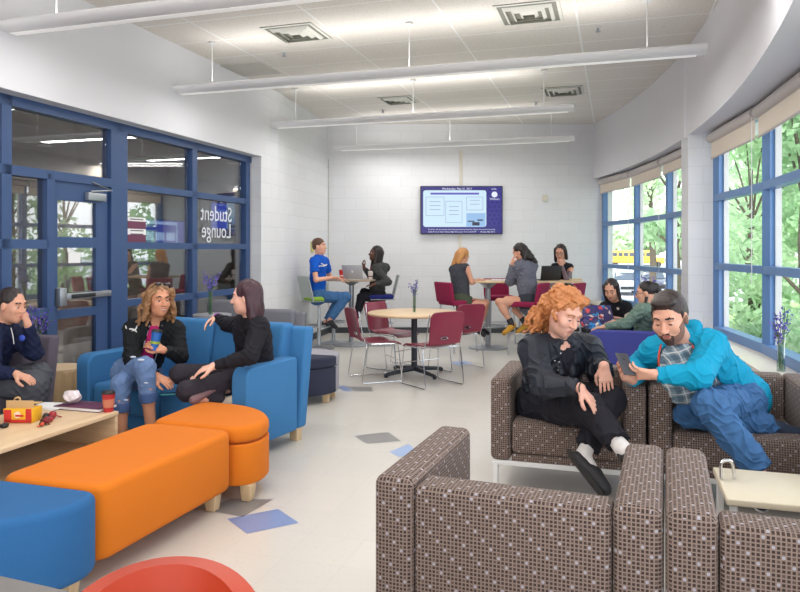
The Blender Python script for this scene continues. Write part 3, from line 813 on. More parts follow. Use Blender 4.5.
# little square end table between the armchair rows
e = empty('end_table', 'low cream square end table between the brown armchairs', 'table', (1.70, 3.13, 0), GA)
bm = nb(); add_box(bm, (0, 0, .405), (.50, .46, .03), .006); obj('tabletop', bm, m_white_top, e)
for sx in (-1, 1):
    for sy in (-1, 1):
        bm = nb(); add_box(bm, (sx*.22, sy*.20, .195), (.03, .03, .389), .003); obj('leg', bm, m_white, e)
bm = nb()
q = Vector((1.505, 3.235, .42))
add_tube(bm, arc_path([(-.02, 0, .005), (-.025, 0, .085), (.03, 0, .09), (.04, 0, .005)], .04, 6), .008, 10)
o = obj('napkin_holder', bm, m_chrome, loc=q); tag(o, 'bent chrome loop standing on the cream end table', 'chrome loop')

# ---- orange bench, orange corner ottoman, blue corner ottoman
def plan(pts, o): return [(p[0]-o[0], p[1]-o[1]) for p in pts]
def ottoman(name, label, cat, poly, mat, zt=.44, seam=None, zb=.10, feet=(), bev=.03):
    cx = sum(p[0] for p in poly)/len(poly); cy = sum(p[1] for p in poly)/len(poly)
    e = empty(name, label, cat, (cx, cy, 0)); pl = plan(poly, (cx, cy))
    if seam:
        bm = nb(); add_prism(bm, pl, seam+.002, zt, bev); obj('cushion', bm, mat, e)
        bm = nb(); add_prism(bm, pl, zb, seam, .012); obj('base', bm, mat, e)
    else:
        bm = nb(); add_prism(bm, pl, zb, zt, bev); obj('cushion', bm, mat, e)
    for f in feet:
        bm = nb(); vs = add_box(bm, (f[0]-cx, f[1]-cy, zb/2+.002), (.075, .075, zb), .006, R17)
        for v in vs:
            if v.co.z < .04:
                v.co.x += (f[0]-cx-v.co.x)*.25; v.co.y += (f[1]-cy-v.co.y)*.25
        obj('foot', bm, m_foot, e)
    return e
C0 = Vector((-1.31, 3.06, 0)); C1 = C0+V*1.05+U*.045; C2 = C1-U*.60+V*.02; C3 = C0-U*.575
bench_poly = [(p.x, p.y) for p in (C0, C1, C2, C3)]
ottoman('bench', 'long bright orange upholstered bench in front of the coffee table', 'bench', round_poly(bench_poly, .09, 6), m_orange, .44, feet=[tuple((C1-V*.10-U*.08)[:2]), tuple((C0+V*.30-U*.30)[:2]), tuple((C2-V*.1+U*.08)[:2]), tuple((C3+V*.1+U*.08)[:2])], bev=.035)
Wd = [tuple((C1+V*.012)[:2]), (-.835, 4.15), (-.80, 4.34), (-.88, 4.55), (-1.03, 4.70), (-1.37, 4.84), tuple((C2+V*.012)[:2])]
ottoman('corner_ottoman', 'orange curved corner ottoman at the far end of the bench', 'ottoman', round_poly(Wd, [.08, .1, .12, .14, .14, .1, .08], 5), m_orange, .445, .34, feet=[(-.90, 4.14), (-.93, 4.5), (-1.35, 4.70), (-1.42, 4.40)], bev=.04)
Bd = [tuple((C0-V*.012)[:2]), (-1.30, 2.93), (-1.37, 2.80), (-1.52, 2.69), (-1.75, 2.62), (-2.2, 2.62), (-2.35, 3.05), tuple((C3-V*.012)[:2])]
ottoman('corner_ottoman', 'blue curved ottoman at the near end of the orange bench', 'ottoman', round_poly(Bd, [.08, .1, .12, .14, .14, .1, .1, .08], 5), m_bfab, .435, feet=[(-1.42, 3.0), (-1.6, 2.78), (-2.15, 2.75)], bev=.035)

# ---- coffee table
T0 = Vector((-1.80, 4.48, 0))
e = empty('coffee_table', 'low pale wood coffee table with an open shelf', 'table', T0, GA)
L, Wt, H = 1.35, .64, .45
bm = nb(); add_box(bm, (-Wt/2, -L/2, H-.013), (Wt, L, .026), .003); obj('tabletop', bm, m_woodz if False else wood('maple_top', (224, 196, 160), (212, 182, 144), (14, 1, 14)), e)
bm = nb(); add_box(bm, (-Wt/2, -.012, (H-.026)/2), (Wt-.01, .024, H-.027), .002); obj('side_panel', bm, m_wood, e)
bm = nb(); add_box(bm, (-Wt/2, -L+.012, (H-.026)/2), (Wt-.01, .024, H-.027), .002); obj('side_panel', bm, m_wood, e)
bm = nb(); add_box(bm, (-Wt/2, -L/2, .22), (Wt-.03, L-.05, .022), .002); obj('shelf', bm, MATS['maple_top'], e)
bm = nb(); add_box(bm, (-Wt/2, -L/2, .06), (Wt-.03, L-.05, .10), .002); obj('plinth', bm, m_wood, e)

def cup(name, label, p, r0=.028, r1=.040, h=.115, body=(178, 40, 44), sleeve=(196, 120, 92), lid=(40, 36, 38), straw=None, bandc=None):
    e = empty(name, label, 'cup', p)
    bm = nb(); add_lathe(bm, [(r0, 0), (r0+(r1-r0)*.5, h*.5), (r1, h)], seg=24); obj('cup_body', bm, plain('cup_%d_%d_%d' % body, body, .5), e)
    if sleeve:
        bm = nb(); add_lathe(bm, [(r0+(r1-r0)*.25+.0015, h*.25), (r0+(r1-r0)*.72+.0015, h*.72)], seg=24, caps=False); obj('cup_sleeve', bm, plain('sleeve_%d' % sleeve[0], sleeve, .8), e)
    if bandc:
        bm = nb(); add_lathe(bm, [(r0+(r1-r0)*.35+.0015, h*.35), (r0+(r1-r0)*.5+.0015, h*.5)], seg=24, caps=False); obj('printed_band', bm, plain('band_%d' % bandc[0], bandc, .6), e)
    if lid:
        bm = nb(); add_lathe(bm, [(r1+.003, h), (r1+.003, h+.008), (r1-.004, h+.010), (r1-.006, h+.018), (r1-.012, h+.018)], seg=24); obj('lid', bm, plain('lid_%d' % lid[0], lid, .4), e)
    if straw:
        bm = nb(); add_tube(bm, [(0, 0, h), (.012, 0, h+.09)], .004, 8); obj('straw', bm, plain('straw_red', straw, .4), e)
    return e
def on_table(px, py, z=.4505):
    d = (EYE-z)*F/(py-250); return Vector(((px-400)/F*d, d, z))
cup('paper_cup', 'red paper coffee cup with tan sleeve and dark lid on the coffee table', on_table(108.5, 411.5))
# maroon book, white papers, crumpled wrapper
p = on_table(86, 408); e = empty('notebook', 'thin dark maroon notebook lying flat at the end of the coffee table', 'notebook', p, GA)
bm = nb(); add_box(bm, (0, 0, .0105), (.34, .17, .017), .002); obj('pages', bm, MATS['paper'], e)
bm = nb(); add_box(bm, (0, 0, .021), (.35, .18, .003), .001); add_box(bm, (0, 0, .0015), (.35, .18, .003), .001); add_box(bm, (-.174, 0, .011), (.003, .18, .022), .001); obj('cover', bm, plain('maroon_cover', (92, 44, 74), .5), e)
p = on_table(52, 407); e = empty('open_papers', 'small pile of white papers lying on the coffee table', 'papers', p, GA)
for k in range(4):
    bm = nb(); add_box(bm, (0, 0, .002+k*.0035), (.21, .15, .003), .0008, Matrix.Rotation(.12*(k-1.5), 4, 'Z')); obj('sheet', bm, MATS['paper'], e)
def crumple(name, label, cat, p, r, mat, sq=.5, seed=1, disp=.3):
    bm = nb(); bmesh.ops.create_icosphere(bm, subdivisions=4, radius=r)
    rnd = random.Random(seed); dirs = [(Vector((rnd.gauss(0, 1), rnd.gauss(0, 1), rnd.gauss(0, 1))).normalized(), rnd.uniform(.75, 1.05)) for _ in range(26)]
    for v in bm.verts:
        n = v.co.normalized(); h = min(c*r/max(.15, n.dot(d)) if n.dot(d) > .15 else 9 for d, c in dirs); h = min(h, r*1.25)
        v.co = n*h; v.co.z = v.co.z*sq
    mz = min(v.co.z for v in bm.verts)
    for v in bm.verts: v.co.z = max(v.co.z-mz-.004, 0)
    for v in bm.verts:
        q = v.co*(1/r); v.co += v.co.normalized()*r*.10*(math.sin(q.x*9+seed)*math.sin(q.y*8+2*math.sin(q.z*6)))*(1 if v.co.z > .004 else 0)
    o = obj(name, bm, mat, loc=p, smooth=True); tag(o, label, cat); return o
crumple('paper_wrapper', 'crumpled white paper wrapper on top of the maroon notebook', 'wrapper', on_table(73, 407)+Z*.023, .055, plain('waxed_paper', (226, 216, 220), .6, var=.08, nscale=30), .8, 3)
# fast food carton
p = on_table(23, 421); e = empty('meal_box', 'red and yellow fast food carton with a folded handle on the coffee table', 'box', p, GA+.25)
m_cy = plain('carton_yellow', (236, 178, 36), .5); m_cr = plain('carton_red', (196, 40, 32), .5); m_cb = plain('carton_inside', (196, 160, 112), .7)
bm = nb(); vs = add_box(bm, (0, 0, .042), (.17, .10, .084), .003)
for v in vs:
    if v.co.z > .04: v.co.x *= 1.06; v.co.y *= 1.08
obj('carton', bm, m_cy, e)
bm = nb(); add_box(bm, (-.062, -.0535, .042), (.045, .004, .075), .001); add_box(bm, (.066, -.0535, .045), (.036, .004, .080), .001); add_box(bm, (0, -.0535, .012), (.16, .004, .018), .001); obj('printed_panel', bm, m_cr, e)
bm = nb(); add_lathe(bm, [(.020, 0), (.020, .002)], seg=18)
for v in bm.verts: v.co = Vector((v.co.x+.0, -.0555-v.co.z, v.co.y+.05))
obj('printed_spot', bm, plain('carton_cream', (232, 214, 190), .6), e)
bm = nb(); add_box(bm, (.012, -.0575, .045), (.05, .001, .012), 0, Matrix.Rotation(0, 4, 'Y')); obj('printed_mark', bm, m_cr, e)
bm = nb(); add_box(bm, (0, -.03, .105), (.17, .004, .05), .001, None); add_box(bm, (0, .05, .10), (.16, .05, .004), .001); 
bm_h = bm; add_tube(bm, arc_path([(-.05, 0, .088), (-.055, 0, .135), (-.02, 0, .145), (-.015, 0, .088)], .02, 4), .006, 8)
obj('handle_flaps', bm, m_cb, e)
# small red and black toy pieces
rnd = random.Random(5)
def toy(label, px, py, cols, n, s=.022):
    e = empty('toy_figure', label, 'toy', on_table(px, py), rnd.uniform(0, 3))
    for k in range(n):
        bm = nb(); bmesh.ops.create_icosphere(bm, subdivisions=2, radius=s*rnd.uniform(.45, .8))
        x = (k-n/2)*s*.9; z = s*rnd.uniform(.5, .9)
        for v in bm.verts: v.co = Vector((v.co.x*1.5+x, v.co.y+rnd.uniform(-.001, .001)+math.sin(k*2)*s*.7, max(0, v.co.z+z)))
        add_tube(bm, [(x, math.sin(k*2)*s*.7, z), (x+rnd.uniform(-1, 1)*s, math.sin(k*2)*s*.7+rnd.uniform(-1.6, 1.6)*s, .004)], .004, 6)
        c = cols[k % len(cols)]; obj('toy_piece', bm, plain('toy_%d_%d' % (c[0], c[1]), c, .35), e)
toy('tangled dark red and black plastic toy beside the carton', 49, 421, [(120, 20, 32), (30, 24, 28), (150, 30, 40)], 6, .030)
toy('small bright red toy piece in front of the dark red toy', 44, 426, [(206, 70, 44), (30, 60, 50)], 2, .020)
toy('little black toy at the left edge of the coffee table', 2, 428, [(24, 24, 26), (40, 40, 44)], 3, .022)

# ---- drum side table + vases
def drum(label, x, y, r, h):
    e = empty('drum_table', label, 'table', (x, y, 0))
    bm = nb(); add_lathe(bm, [(r-.004, .0), (r-.004, h-.03)], seg=48); obj('drum_body', bm, m_woodz, e)
    bm = nb(); add_lathe(bm, [(r, h-.03), (r, h-.003), (r-.003, h)], seg=48); obj('tabletop', bm, m_wood, e); return e
drum('round pale wood drum table between the mauve seat and the blue sofa', -2.885, 5.9, .205, .495)
m_stem = plain('green_stem', (86, 120, 70), .6); m_petal = plain('violet_petal', (78, 60, 168), .6, var=.15, nscale=60); m_petal2 = plain('lilac_petal', (122, 98, 196), .6, var=.15, nscale=60)
m_vase = glass('vase_glass', .10, (.90, .96, .93)); m_water = glass('vase_water', .05, (.80, .90, .84))
def vase(label, p, h=.28, fh=.17, r=.028, n=9, spread=.09, seed=1, tie=None, blossom=1.0):
    e = empty('flower_vase', label, 'vase', p); rd = random.Random(seed)
    bm = nb(); add_lathe(bm, [(r*.9, 0), (r*.95, .01), (r*.8, h*.4), (r*.85, h*.8), (r*1.15, h)], seg=20, caps=False)
    f = bm.faces.new([v for v in bm.verts][:20][::-1]); obj('vase_body', bm, m_vase, e)
    bm = nb(); add_lathe(bm, [(r*.8, .004), (r*.70, h*.35)], seg=16); obj('water', bm, m_water, e)
    for k in range(n):
        a = 2*PI*k/n+rd.uniform(-.3, .3); sp = spread*rd.uniform(.25, 1); top = Vector((math.cos(a)*sp, math.sin(a)*sp, h+fh*rd.uniform(.35, 1)))
        bm = nb(); base = Vector((math.cos(a)*r*.3, math.sin(a)*r*.3, .01)); midp = Vector((math.cos(a)*r*.6, math.sin(a)*r*.6, h))
        add_tube(bm, [base, midp, (midp+top)/2+Vector((0, 0, .01)), top], .0028, 5)
        st_ = obj('stem', bm, m_stem, e)
        bm = nb(); dirv = (top-midp).normalized()
        for q in range(16):
            c = top-dirv*(q*.0065*blossom)+Vector((rd.gauss(0, 1), rd.gauss(0, 1), rd.gauss(0, .6)))*.010*blossom
            s = .009*blossom*rd.uniform(.7, 1.3); d1 = Vector((rd.gauss(0, 1), rd.gauss(0, 1), rd.gauss(0, 1))).normalized(); d2 = d1.orthogonal().normalized()*s*.6
            d1 = d1*s; cc = d1.cross(d2).normalized()*s*.35
            vs = [bm.verts.new(c+x) for x in (-d1, d2+cc*.2, d1, -d2+cc*.2, cc, -cc)]
            for (i, j, l) in ((0, 1, 4), (1, 2, 4), (2, 3, 4), (3, 0, 4), (1, 0, 5), (2, 1, 5), (3, 2, 5), (0, 3, 5)): bm.faces.new((vs[i], vs[j], vs[l]))
        obj('blossom', bm, (m_petal, m_petal2)[k % 2], st_, smooth=False)
    for k in range(5):
        a = rd.uniform(0, 2*PI); bm = nb(); b0 = Vector((math.cos(a)*r*.5, math.sin(a)*r*.5, h*.85)); tip = b0+Vector((math.cos(a)*spread*.8, math.sin(a)*spread*.8, fh*.45)); w_ = Vector((-math.sin(a), math.cos(a), 0))*.008
        m1 = (b0+tip)/2+Z*.015; vs = [bm.verts.new(x) for x in (b0, m1+w_, tip, m1-w_, m1-Z*.004)]
        for f in ((0, 1, 2, 3), (0, 4, 1), (1, 4, 2), (2, 4, 3), (3, 4, 0)): bm.faces.new([vs[i] for i in f])
        obj('leaf', bm, m_stem, e, smooth=False)
    if tie:
        bm = nb(); add_lathe(bm, [(r*1.25, .0), (r*1.25, .06)], seg=18, caps=False); obj('paper_wrap', bm, plain('red_wrap', tie, .6), e)
    return e
vase('glass vase of purple flowers with a red wrap on the drum table', (-3.03, 5.86, .4955), .30, .22, .030, 10, .11, 2, (196, 60, 50), 1.35)
# pedestal table with vase behind the blue sofa
e = empty('cafe_table', 'small round grey pedestal table behind the blue sofa', 'table', (-1.99, 7.42, 0))
bm = nb(); add_lathe(bm, [(.20, .775), (.20, .80), (.195, .803)], seg=36); obj('tabletop', bm, plain('grey_laminate', (150, 150, 154), .5), e)
bm = nb(); add_lathe(bm, [(.03, .02), (.03, .775)], seg=16); obj('column', bm, m_leg, e)
bm = nb(); add_lathe(bm, [(.18, 0), (.18, .012), (.04, .025)], seg=30); obj('base_plate', bm, m_leg, e)
vase('glass vase of purple flowers behind the blue sofa', (-1.99, 7.35, .8035), .27, .19, .028, 10, .10, 7, None, 1.5)
vase('glass vase of purple flowers standing on the ledge of the far window', (3.33, 9.35, .5805), .30, .26, .04, 12, .15, 9, None, 2.0)
vase('glass vase of purple flowers in the middle of the round table', (.17, 8.30, .742), .24, .15, .022, 7, .055, 11, None, 1.2)
vase('glass vase of purple flowers standing in for a reflection in the near window', (2.83, 5.20, .5805), .26, .24, .034, 7, .07, 13, None, 1.6)  # added vase, stands in for flowers mirrored in the window glass

# ---- sofas
def sofa(name, label, p, rz, W, D, H, ah, mat, aw=.13, seats=2, bt=.15, zb=.10, sh=.44, lean=.10, group=None, cat='sofa', feet=True):
    """origin at front left corner, front is local -Y"""
    e = empty(name, label, cat, p, rz, group)
    for x in (0, W-aw):
        bm = nb(); poly = round_poly([(0, zb), (D-bt*.6, zb), (D-bt*.6, ah), (0, ah)], [.02, .02, .03, .09], 6)
        vs0 = [bm.verts.new((x+.012, a, b)) for a, b in poly]; vs1 = [bm.verts.new((x+aw-.012, a, b)) for a, b in poly]
        cx = sum(a for a, b in poly)/len(poly); cz = sum(b for a, b in poly)/len(poly)
        n = len(poly)
        def ins(v, k): return v
        i0 = [bm.verts.new((x, cx+(a-cx)*.965, cz+(b-cz)*.965)) for a, b in poly]; i1 = [bm.verts.new((x+aw, cx+(a-cx)*.965, cz+(b-cz)*.965)) for a, b in poly]
        for i in range(n):
            j = (i+1) % n
            bm.faces.new((vs0[i], vs0[j], vs1[j], vs1[i])); bm.faces.new((i0[i], i0[j], vs0[j], vs0[i])); bm.faces.new((vs1[i], vs1[j], i1[j], i1[i]))
        bm.faces.new(i0[::-1]); bm.faces.new(i1); obj('armrest', bm, mat, e)
    sw = (W-2*aw)/seats
    for k in range(seats):
        x = aw+sw*(k+.5)
        bm = nb(); add_box(bm, (x, (D-bt)/2+.015, (zb+sh)/2+.06), (sw-.008, D-bt-.02, sh-zb-.12), .035, seg=4); obj('seat_cushion', bm, mat, e)
        bm = nb(); vs = add_box(bm, (x, D-bt*.55, (H+.36)/2), (sw-.006, bt, H-.36), .035, seg=4)
        for v in vs: v.co.y += (v.co.z-.4)*lean/(H-.4)
        obj('back_cushion', bm, mat, e)
    bm = nb(); add_box(bm, (W/2, D/2-.02, zb+.07), (W-2*aw-.01, D-bt-.02, .13), .012); obj('seat_base', bm, mat, e)
    # outer back shell seen from the sides: straight post that leans back
    bm = nb(); vs = add_box(bm, (W/2, D-.02, (H-.03+zb)/2), (W, .115, H-.03-zb), .025, seg=4)
    for v in vs: v.co.y += max(0, (v.co.z-.3))*lean/(H-.4)
    obj('back_shell', bm, mat, e)
    if feet:
        for x in (.06, W-.06):
            for y in (.07, D-.03):
                bm = nb(); add_box(bm, (x, y, zb/2+.003), (.07, .07, zb+.006), .006); obj('foot', bm, m_foot, e)
    return e
SR = math.radians(-25); sw_ = Vector((-.906, .423, 0)); sd_ = Vector((.423, .906, 0))
SO = Vector((-1.05, 4.81, 0))     # right front corner
SW = 1.66
sofa('sofa', 'sky blue two-seat sofa with two women talking', SO+sw_*SW, SR, SW, .72, .90, .66, m_bsofa, aw=.14, bt=.16, lean=.10)
# mauve-grey seat at the far left
sofa('lounge_chair', 'mauve grey lounge seat at the left edge, under the girl in navy', Vector((-3.60, 4.95, 0))-V*.22, GA+.10, .92, .68, .86, .60, m_mauve, aw=.12, seats=1, bt=.14, cat='armchair')
# grey seating behind the blue sofa
sofa('lounge_chair', 'grey lounge chair behind the blue sofa, beside the vase table', Vector((-2.42, 7.62, 0)), GA+.05, .56, .62, .90, .60, m_grey, aw=.09, seats=1, bt=.14, lean=.06, cat='armchair')
sofa('lounge_chair', 'grey lounge chair behind the dark-haired woman, back to the wall', Vector((-1.82, 7.55, 0)), GA+.05, .60, .60, .80, .56, m_grey, aw=.09, seats=1, bt=.14, lean=.05, cat='armchair')
# two-tone round ottoman
e = empty('round_ottoman', 'round ottoman behind the blue sofa, dark navy front and light grey back', 'ottoman', (-.99, 6.98, 0))
def sector(a0, a1, r, n=20): return [(r*math.cos(a0+(a1-a0)*i/n), r*math.sin(a0+(a1-a0)*i/n)) for i in range(n+1)]
ca = math.radians(-18)
for (a0, a1, mat) in ((ca+PI, ca+2*PI, m_navyf), (ca, ca+PI, m_lgrey)):
    bm = nb(); add_prism(bm, sector(a0+.01, a1-.01, .385), .345, .45, .025); obj('cushion', bm, mat, e)
    bm = nb(); add_prism(bm, sector(a0+.01, a1-.01, .38), .09, .342, .01); obj('base', bm, mat, e)
for a in (0.2, 1.7, 3.4, 4.9, 5.75):
    bm = nb(); add_box(bm, (.31*math.cos(a), .31*math.sin(a), .047), (.07, .07, .094), .006); obj('foot', bm, m_foot, e)

# purple sofa turned to face left, arm toward the camera
PS = Vector((1.97, 7.32, 0))
# rz so that local -Y (front) points along -U : rotate by GA-90deg
sofa('sofa', 'purple sofa by the window with two young women on it', PS+V*1.62+U*0.0, GA-PI/2, 1.62, .78, .83, .64, m_purple, aw=.13, seats=2, bt=.16, lean=.06)

# ---- round cafe table with four stacking chairs
e = empty('round_table', 'round pale wood cafe table with the flower vase in the middle', 'table', (.17, 8.35, 0), .35)
bm = nb(); add_lathe(bm, [(.545, .712), (.555, .720), (.555, .735), (.548, .74)], seg=64); obj('tabletop', bm, m_wood, e)
bm = nb(); add_lathe(bm, [(.036, .05), (.036, .712)], seg=20); add_lathe(bm, [(.12, .700), (.12, .712)], seg=20); obj('column', bm, m_char, e)
for k in range(4):
    a = k*PI/2+.25; bm = nb(); d = Vector((math.cos(a), math.sin(a), 0))
    add_tube(bm, [d*.02+Z*.07, d*.18+Z*.055, d*.40+Z*.032, d*.42+Z*.02], [.032, .026, .020, .018], 10)
    add_lathe(bm, [(.022, 0), (.022, .018)], (d.x*.40, d.y*.40, 0), 12); obj('leg', bm, m_char, e)
def shell(bm, fn, nu, nv, th):
    """thick shell from a grid function fn(u,v)->Vector, offset along the normal"""
    G = [[fn(i/nu, j/nv) for j in range(nv+1)] for i in range(nu+1)]
    Nn = [[None]*(nv+1) for _ in range(nu+1)]
    for i in range(nu+1):
        for j in range(nv+1):
            du = G[min(i+1, nu)][j]-G[max(i-1, 0)][j]; dv = G[i][min(j+1, nv)]-G[i][max(j-1, 0)]
            Nn[i][j] = du.cross(dv).normalized()
    A = [[bm.verts.new(G[i][j]+Nn[i][j]*th/2) for j in range(nv+1)] for i in range(nu+1)]
    B = [[bm.verts.new(G[i][j]-Nn[i][j]*th/2) for j in range(nv+1)] for i in range(nu+1)]
    for i in range(nu):
        for j in range(nv):
            bm.faces.new((A[i][j], A[i+1][j], A[i+1][j+1], A[i][j+1])); bm.faces.new((B[i][j], B[i][j+1], B[i+1][j+1], B[i+1][j]))
    for i in range(nu):
        bm.faces.new((A[i][0], B[i][0], B[i+1][0], A[i+1][0])); bm.faces.new((A[i][nv], A[i+1][nv], B[i+1][nv], B[i][nv]))
    for j in range(nv):
        bm.faces.new((A[0][j], A[0][j+1], B[0][j+1], B[0][j])); bm.faces.new((A[nu][j], B[nu][j], B[nu][j+1], A[nu][j+1]))
def make_stack_chair(name, label):
    e = empty(name, label, 'chair', (0, 0, 0), 0, 'maroon stacking chairs round the cafe table')
    def seatf(u, v):
        x = (u-.5)*2; y = v; w = .225-.012*v
        ed = max(0, abs(x)-.75)*.06
        return Vector((x*w, -.22+y*.43, .452+ed*.0-.012*math.cos(x*PI/2)-(.035*(1-v/.18)**2 if v < .18 else 0)+(.03*((v-.85)/.15)**2 if v > .85 else 0)))
    bm = nb(); shell(bm, seatf, 12, 14, .010); obj('seat', bm, m_mplast, e)
    def backf(u, v):
        x = (u-.5)*2; w = .205+.025*v-.03*max(0, v-.85)/.15*abs(x)**4
        y = .215+.07*v-.035*math.cos(x*PI/2)*1.0+.035
        z = .475+.345*v-.012*abs(x)**6*(1 if v > .9 else 0)
        return Vector((x*w, y, z))
    bm = nb(); shell(bm, backf, 14, 10, .012); br = obj('backrest', bm, m_mplast, e)
    bm = nb(); 
    add_tube(bm, [Vector((.045*math.cos(t), .243, .535+.014*math.sin(t))) for t in [2*PI*i/18 for i in range(19)]], .006, 6); obj('handle_slot', bm, m_chrome, br)
    for s in (-1, 1):
        bm = nb(); x = s*.235; xb = s*.255
        pts = [(s*.222, .285, .80), (x, .245, .55), (x, .20, .43), (xb, .20, .40), (xb, .26, .012), (xb, -.22, .012), (x, -.17, .43), (x, .15, .435)]
        add_tube(bm, arc_path(pts, .035, 5), .0065, 8); obj('sled_leg', bm, m_chrome, e)
    bm = nb(); add_tube(bm, [(-.235, .15, .43), (.235, .15, .43)], .006, 8); add_tube(bm, [(-.235, -.13, .425), (.235, -.13, .425)], .006, 8)
    add_tube(bm, [(-.247, -.19, .24), (.247, -.19, .24)], .005, 8); obj('cross_bar', bm, m_chrome, e)
    return e
ch0 = make_stack_chair('stacking_chair', 'x')
# (x, y, direction the sitter would face)
SC = [((.34, 7.70), (-.55, .83), 'maroon plastic stacking chair nearest the camera, its back toward us'),
      ((-.27, 8.02), (.93, .36), 'maroon plastic stacking chair at the left side of the round table'),
      ((-.07, 8.80), (.80, -.60), 'maroon plastic stacking chair at the far left of the round table'),
      ((.69, 8.76), (-.55, .80), 'maroon plastic stacking chair at the far right of the round table')]
for i, (p, d, lab) in enumerate(SC):
    o = ch0 if i == 0 else copy_tree(ch0)
    o.location = (p[0], p[1], 0); o.rotation_euler = (0, 0, math.atan2(d[1], d[0])+PI/2); o['label'] = lab

# ---- pub tables
def disc_base(bm, c=(0, 0, 0), r=.26): add_lathe(bm, [(r, 0), (r, .010), (r-.03, .018), (.06, .035), (.04, .05)], c, 36)
PT1 = Vector((-.76, 10.95, 0))
e = empty('pub_table', 'tall bar-height table where the man in blue sits', 'table', PT1, GA)
bm = nb(); add_prism(bm, round_poly([(-.40, -.30), (.40, -.30), (.40, .30), (-.40, .30)], .12, 8), 1.0, 1.028, .006); obj('tabletop', bm, plain('taupe_laminate', (176, 158, 138), .4), e)
bm = nb(); add_lathe(bm, [(.038, .05), (.038, .93), (.15, .995), (.15, 1.0)], seg=24); obj('column', bm, m_steel, e)
bm = nb(); disc_base(bm, r=.30); obj('base_plate', bm, m_steel, e)
PT2 = Vector((1.86, 10.55, 0))
e = empty('pub_table', 'long bar-height table where three women sit', 'table', PT2, -.06)
bm = nb(); add_prism(bm, round_poly([(-.84, -.32), (.84, -.32), (.84, .32), (-.84, .32)], .06, 6), .995, 1.022, .006); obj('tabletop', bm, m_wood, e)
for x in (-.53, .45):
    bm = nb(); add_lathe(bm, [(.038, .05), (.038, .90), (.14, .985), (.14, .995)], (x, 0, 0), 24); obj('column', bm, m_steel, e)
    bm = nb(); disc_base(bm, (x, 0, 0), .29); obj('base_plate', bm, m_steel, e)
    bm = nb(); add_tube(bm, [(x+.24*math.cos(t), .24*math.sin(t), .33) for t in [2*PI*i/28 for i in range(29)]], .011, 8)
    for a in (0, PI/2, PI, 1.5*PI): add_tube(bm, [(x, 0, .33), (x+.24*math.cos(a), .24*math.sin(a), .33)], .009, 8)
    obj('foot_ring', bm, m_steel, e)
def swivel_stool(label, p, d, seatc, cup_):
    rz = math.atan2(d[1], d[0])+PI/2
    e = empty('bar_stool', label, 'bar stool', (p[0], p[1], 0), rz, 'swivel bar stools at the tall left table')
    bm = nb(); add_box(bm, (0, 0, .755), (.40, .38, .065), .028, seg=4); obj('seat', bm, seatc, e)
    bm = nb()
    def bf(u, v):
        x = (u-.5)*2; return Vector((x*(.19-.01*v), .19+.09*v-.02*math.cos(x*1.3), .73+.36*v))
    shell(bm, bf, 10, 8, .012); add_box(bm, (0, .02, .716), (.36, .38, .014), .006); obj('seat_shell', bm, plain('grey_shell', (166, 174, 172), .45), e)
    bm = nb(); add_lathe(bm, [(.045, .03), (.028, .06), (.028, .42), (.020, .43), (.020, .69), (.07, .708)], seg=18); obj('column', bm, m_steel, e)
    bm = nb(); disc_base(bm, r=.23); obj('base_plate', bm, m_steel, e)
    bm = nb(); add_tube(bm, [(.19*math.cos(t), .19*math.sin(t), .34) for t in [2*PI*i/24 for i in range(25)]], .011, 8)
    for a in (.5, 2.6, 4.7): add_tube(bm, [(0, 0, .34), (.19*math.cos(a), .19*math.sin(a), .34)], .009, 8)
    obj('foot_ring', bm, m_steel, e); return e
m_green = fabric('green_seat', (138, 176, 66), .05); m_navys = fabric('navy_seat', (40, 44, 112), .05)
swivel_stool('bar stool with a lime green seat and grey back, under the man in blue', (-1.22, 10.55), (.78, .55), m_green, 0)
swivel_stool('bar stool with a navy blue seat and grey back, under the woman in black', (-.30, 10.95), (-.95, -.1), m_navys, 0)
swivel_stool('empty bar stool behind the man in blue, mostly hidden', (-1.06, 11.15), (.8, -.4), m_green, 0)
def maroon_stool(label, p, d):
    rz = math.atan2(d[1], d[0])+PI/2
    e = empty('bar_chair', label, 'bar chair', (p[0], p[1], 0), rz, 'maroon upholstered bar chairs at the long tall table')
    bm = nb(); add_box(bm, (0, -.01, .715), (.42, .42, .075), .025, seg=4); obj('seat', bm, m_maroonf, e)
    bm = nb(); vs = add_box(bm, (0, .20, .865), (.42, .06, .30), .022, seg=4)
    for v in vs: v.co.y += (v.co.z-.72)*.18
    obj('backrest', bm, m_maroonf, e)
    for sx in (-1, 1):
        for sy in (-1, 1):
            bm = nb(); add_tube(bm, [(sx*.18, sy*.17, .685), (sx*.205, sy*.205, .0)], .0125, 10); obj('leg', bm, m_leg, e)
    bm = nb()
    for z, q in ((.30, .195),): 
        add_tube(bm, [(-q, -q, z), (q, -q, z)], .009, 8); add_tube(bm, [(-q, q, z), (q, q, z)], .009, 8); add_tube(bm, [(-q, -q, z), (-q, q, z)], .009, 8); add_tube(bm, [(q, -q, z), (q, q, z)], .009, 8)
    obj('foot_rail', bm, m_leg, e); return e
maroon_stool('maroon bar chair under the blonde woman in a tank top', (.84, 10.28), (.85, .50))
maroon_stool('empty maroon bar chair on the far side of the tall table, between the women', (1.60, 11.25), (.1, -1))
maroon_stool('maroon bar chair under the woman in the grey hoodie', (1.81, 9.98), (-.85, .50))
maroon_stool('empty maroon bar chair at the right end of the tall table', (2.32, 10.0), (-.80, .60))
maroon_stool('maroon bar chair under the woman in the black sleeveless top', (2.50, 11.25), (-.1, -1))

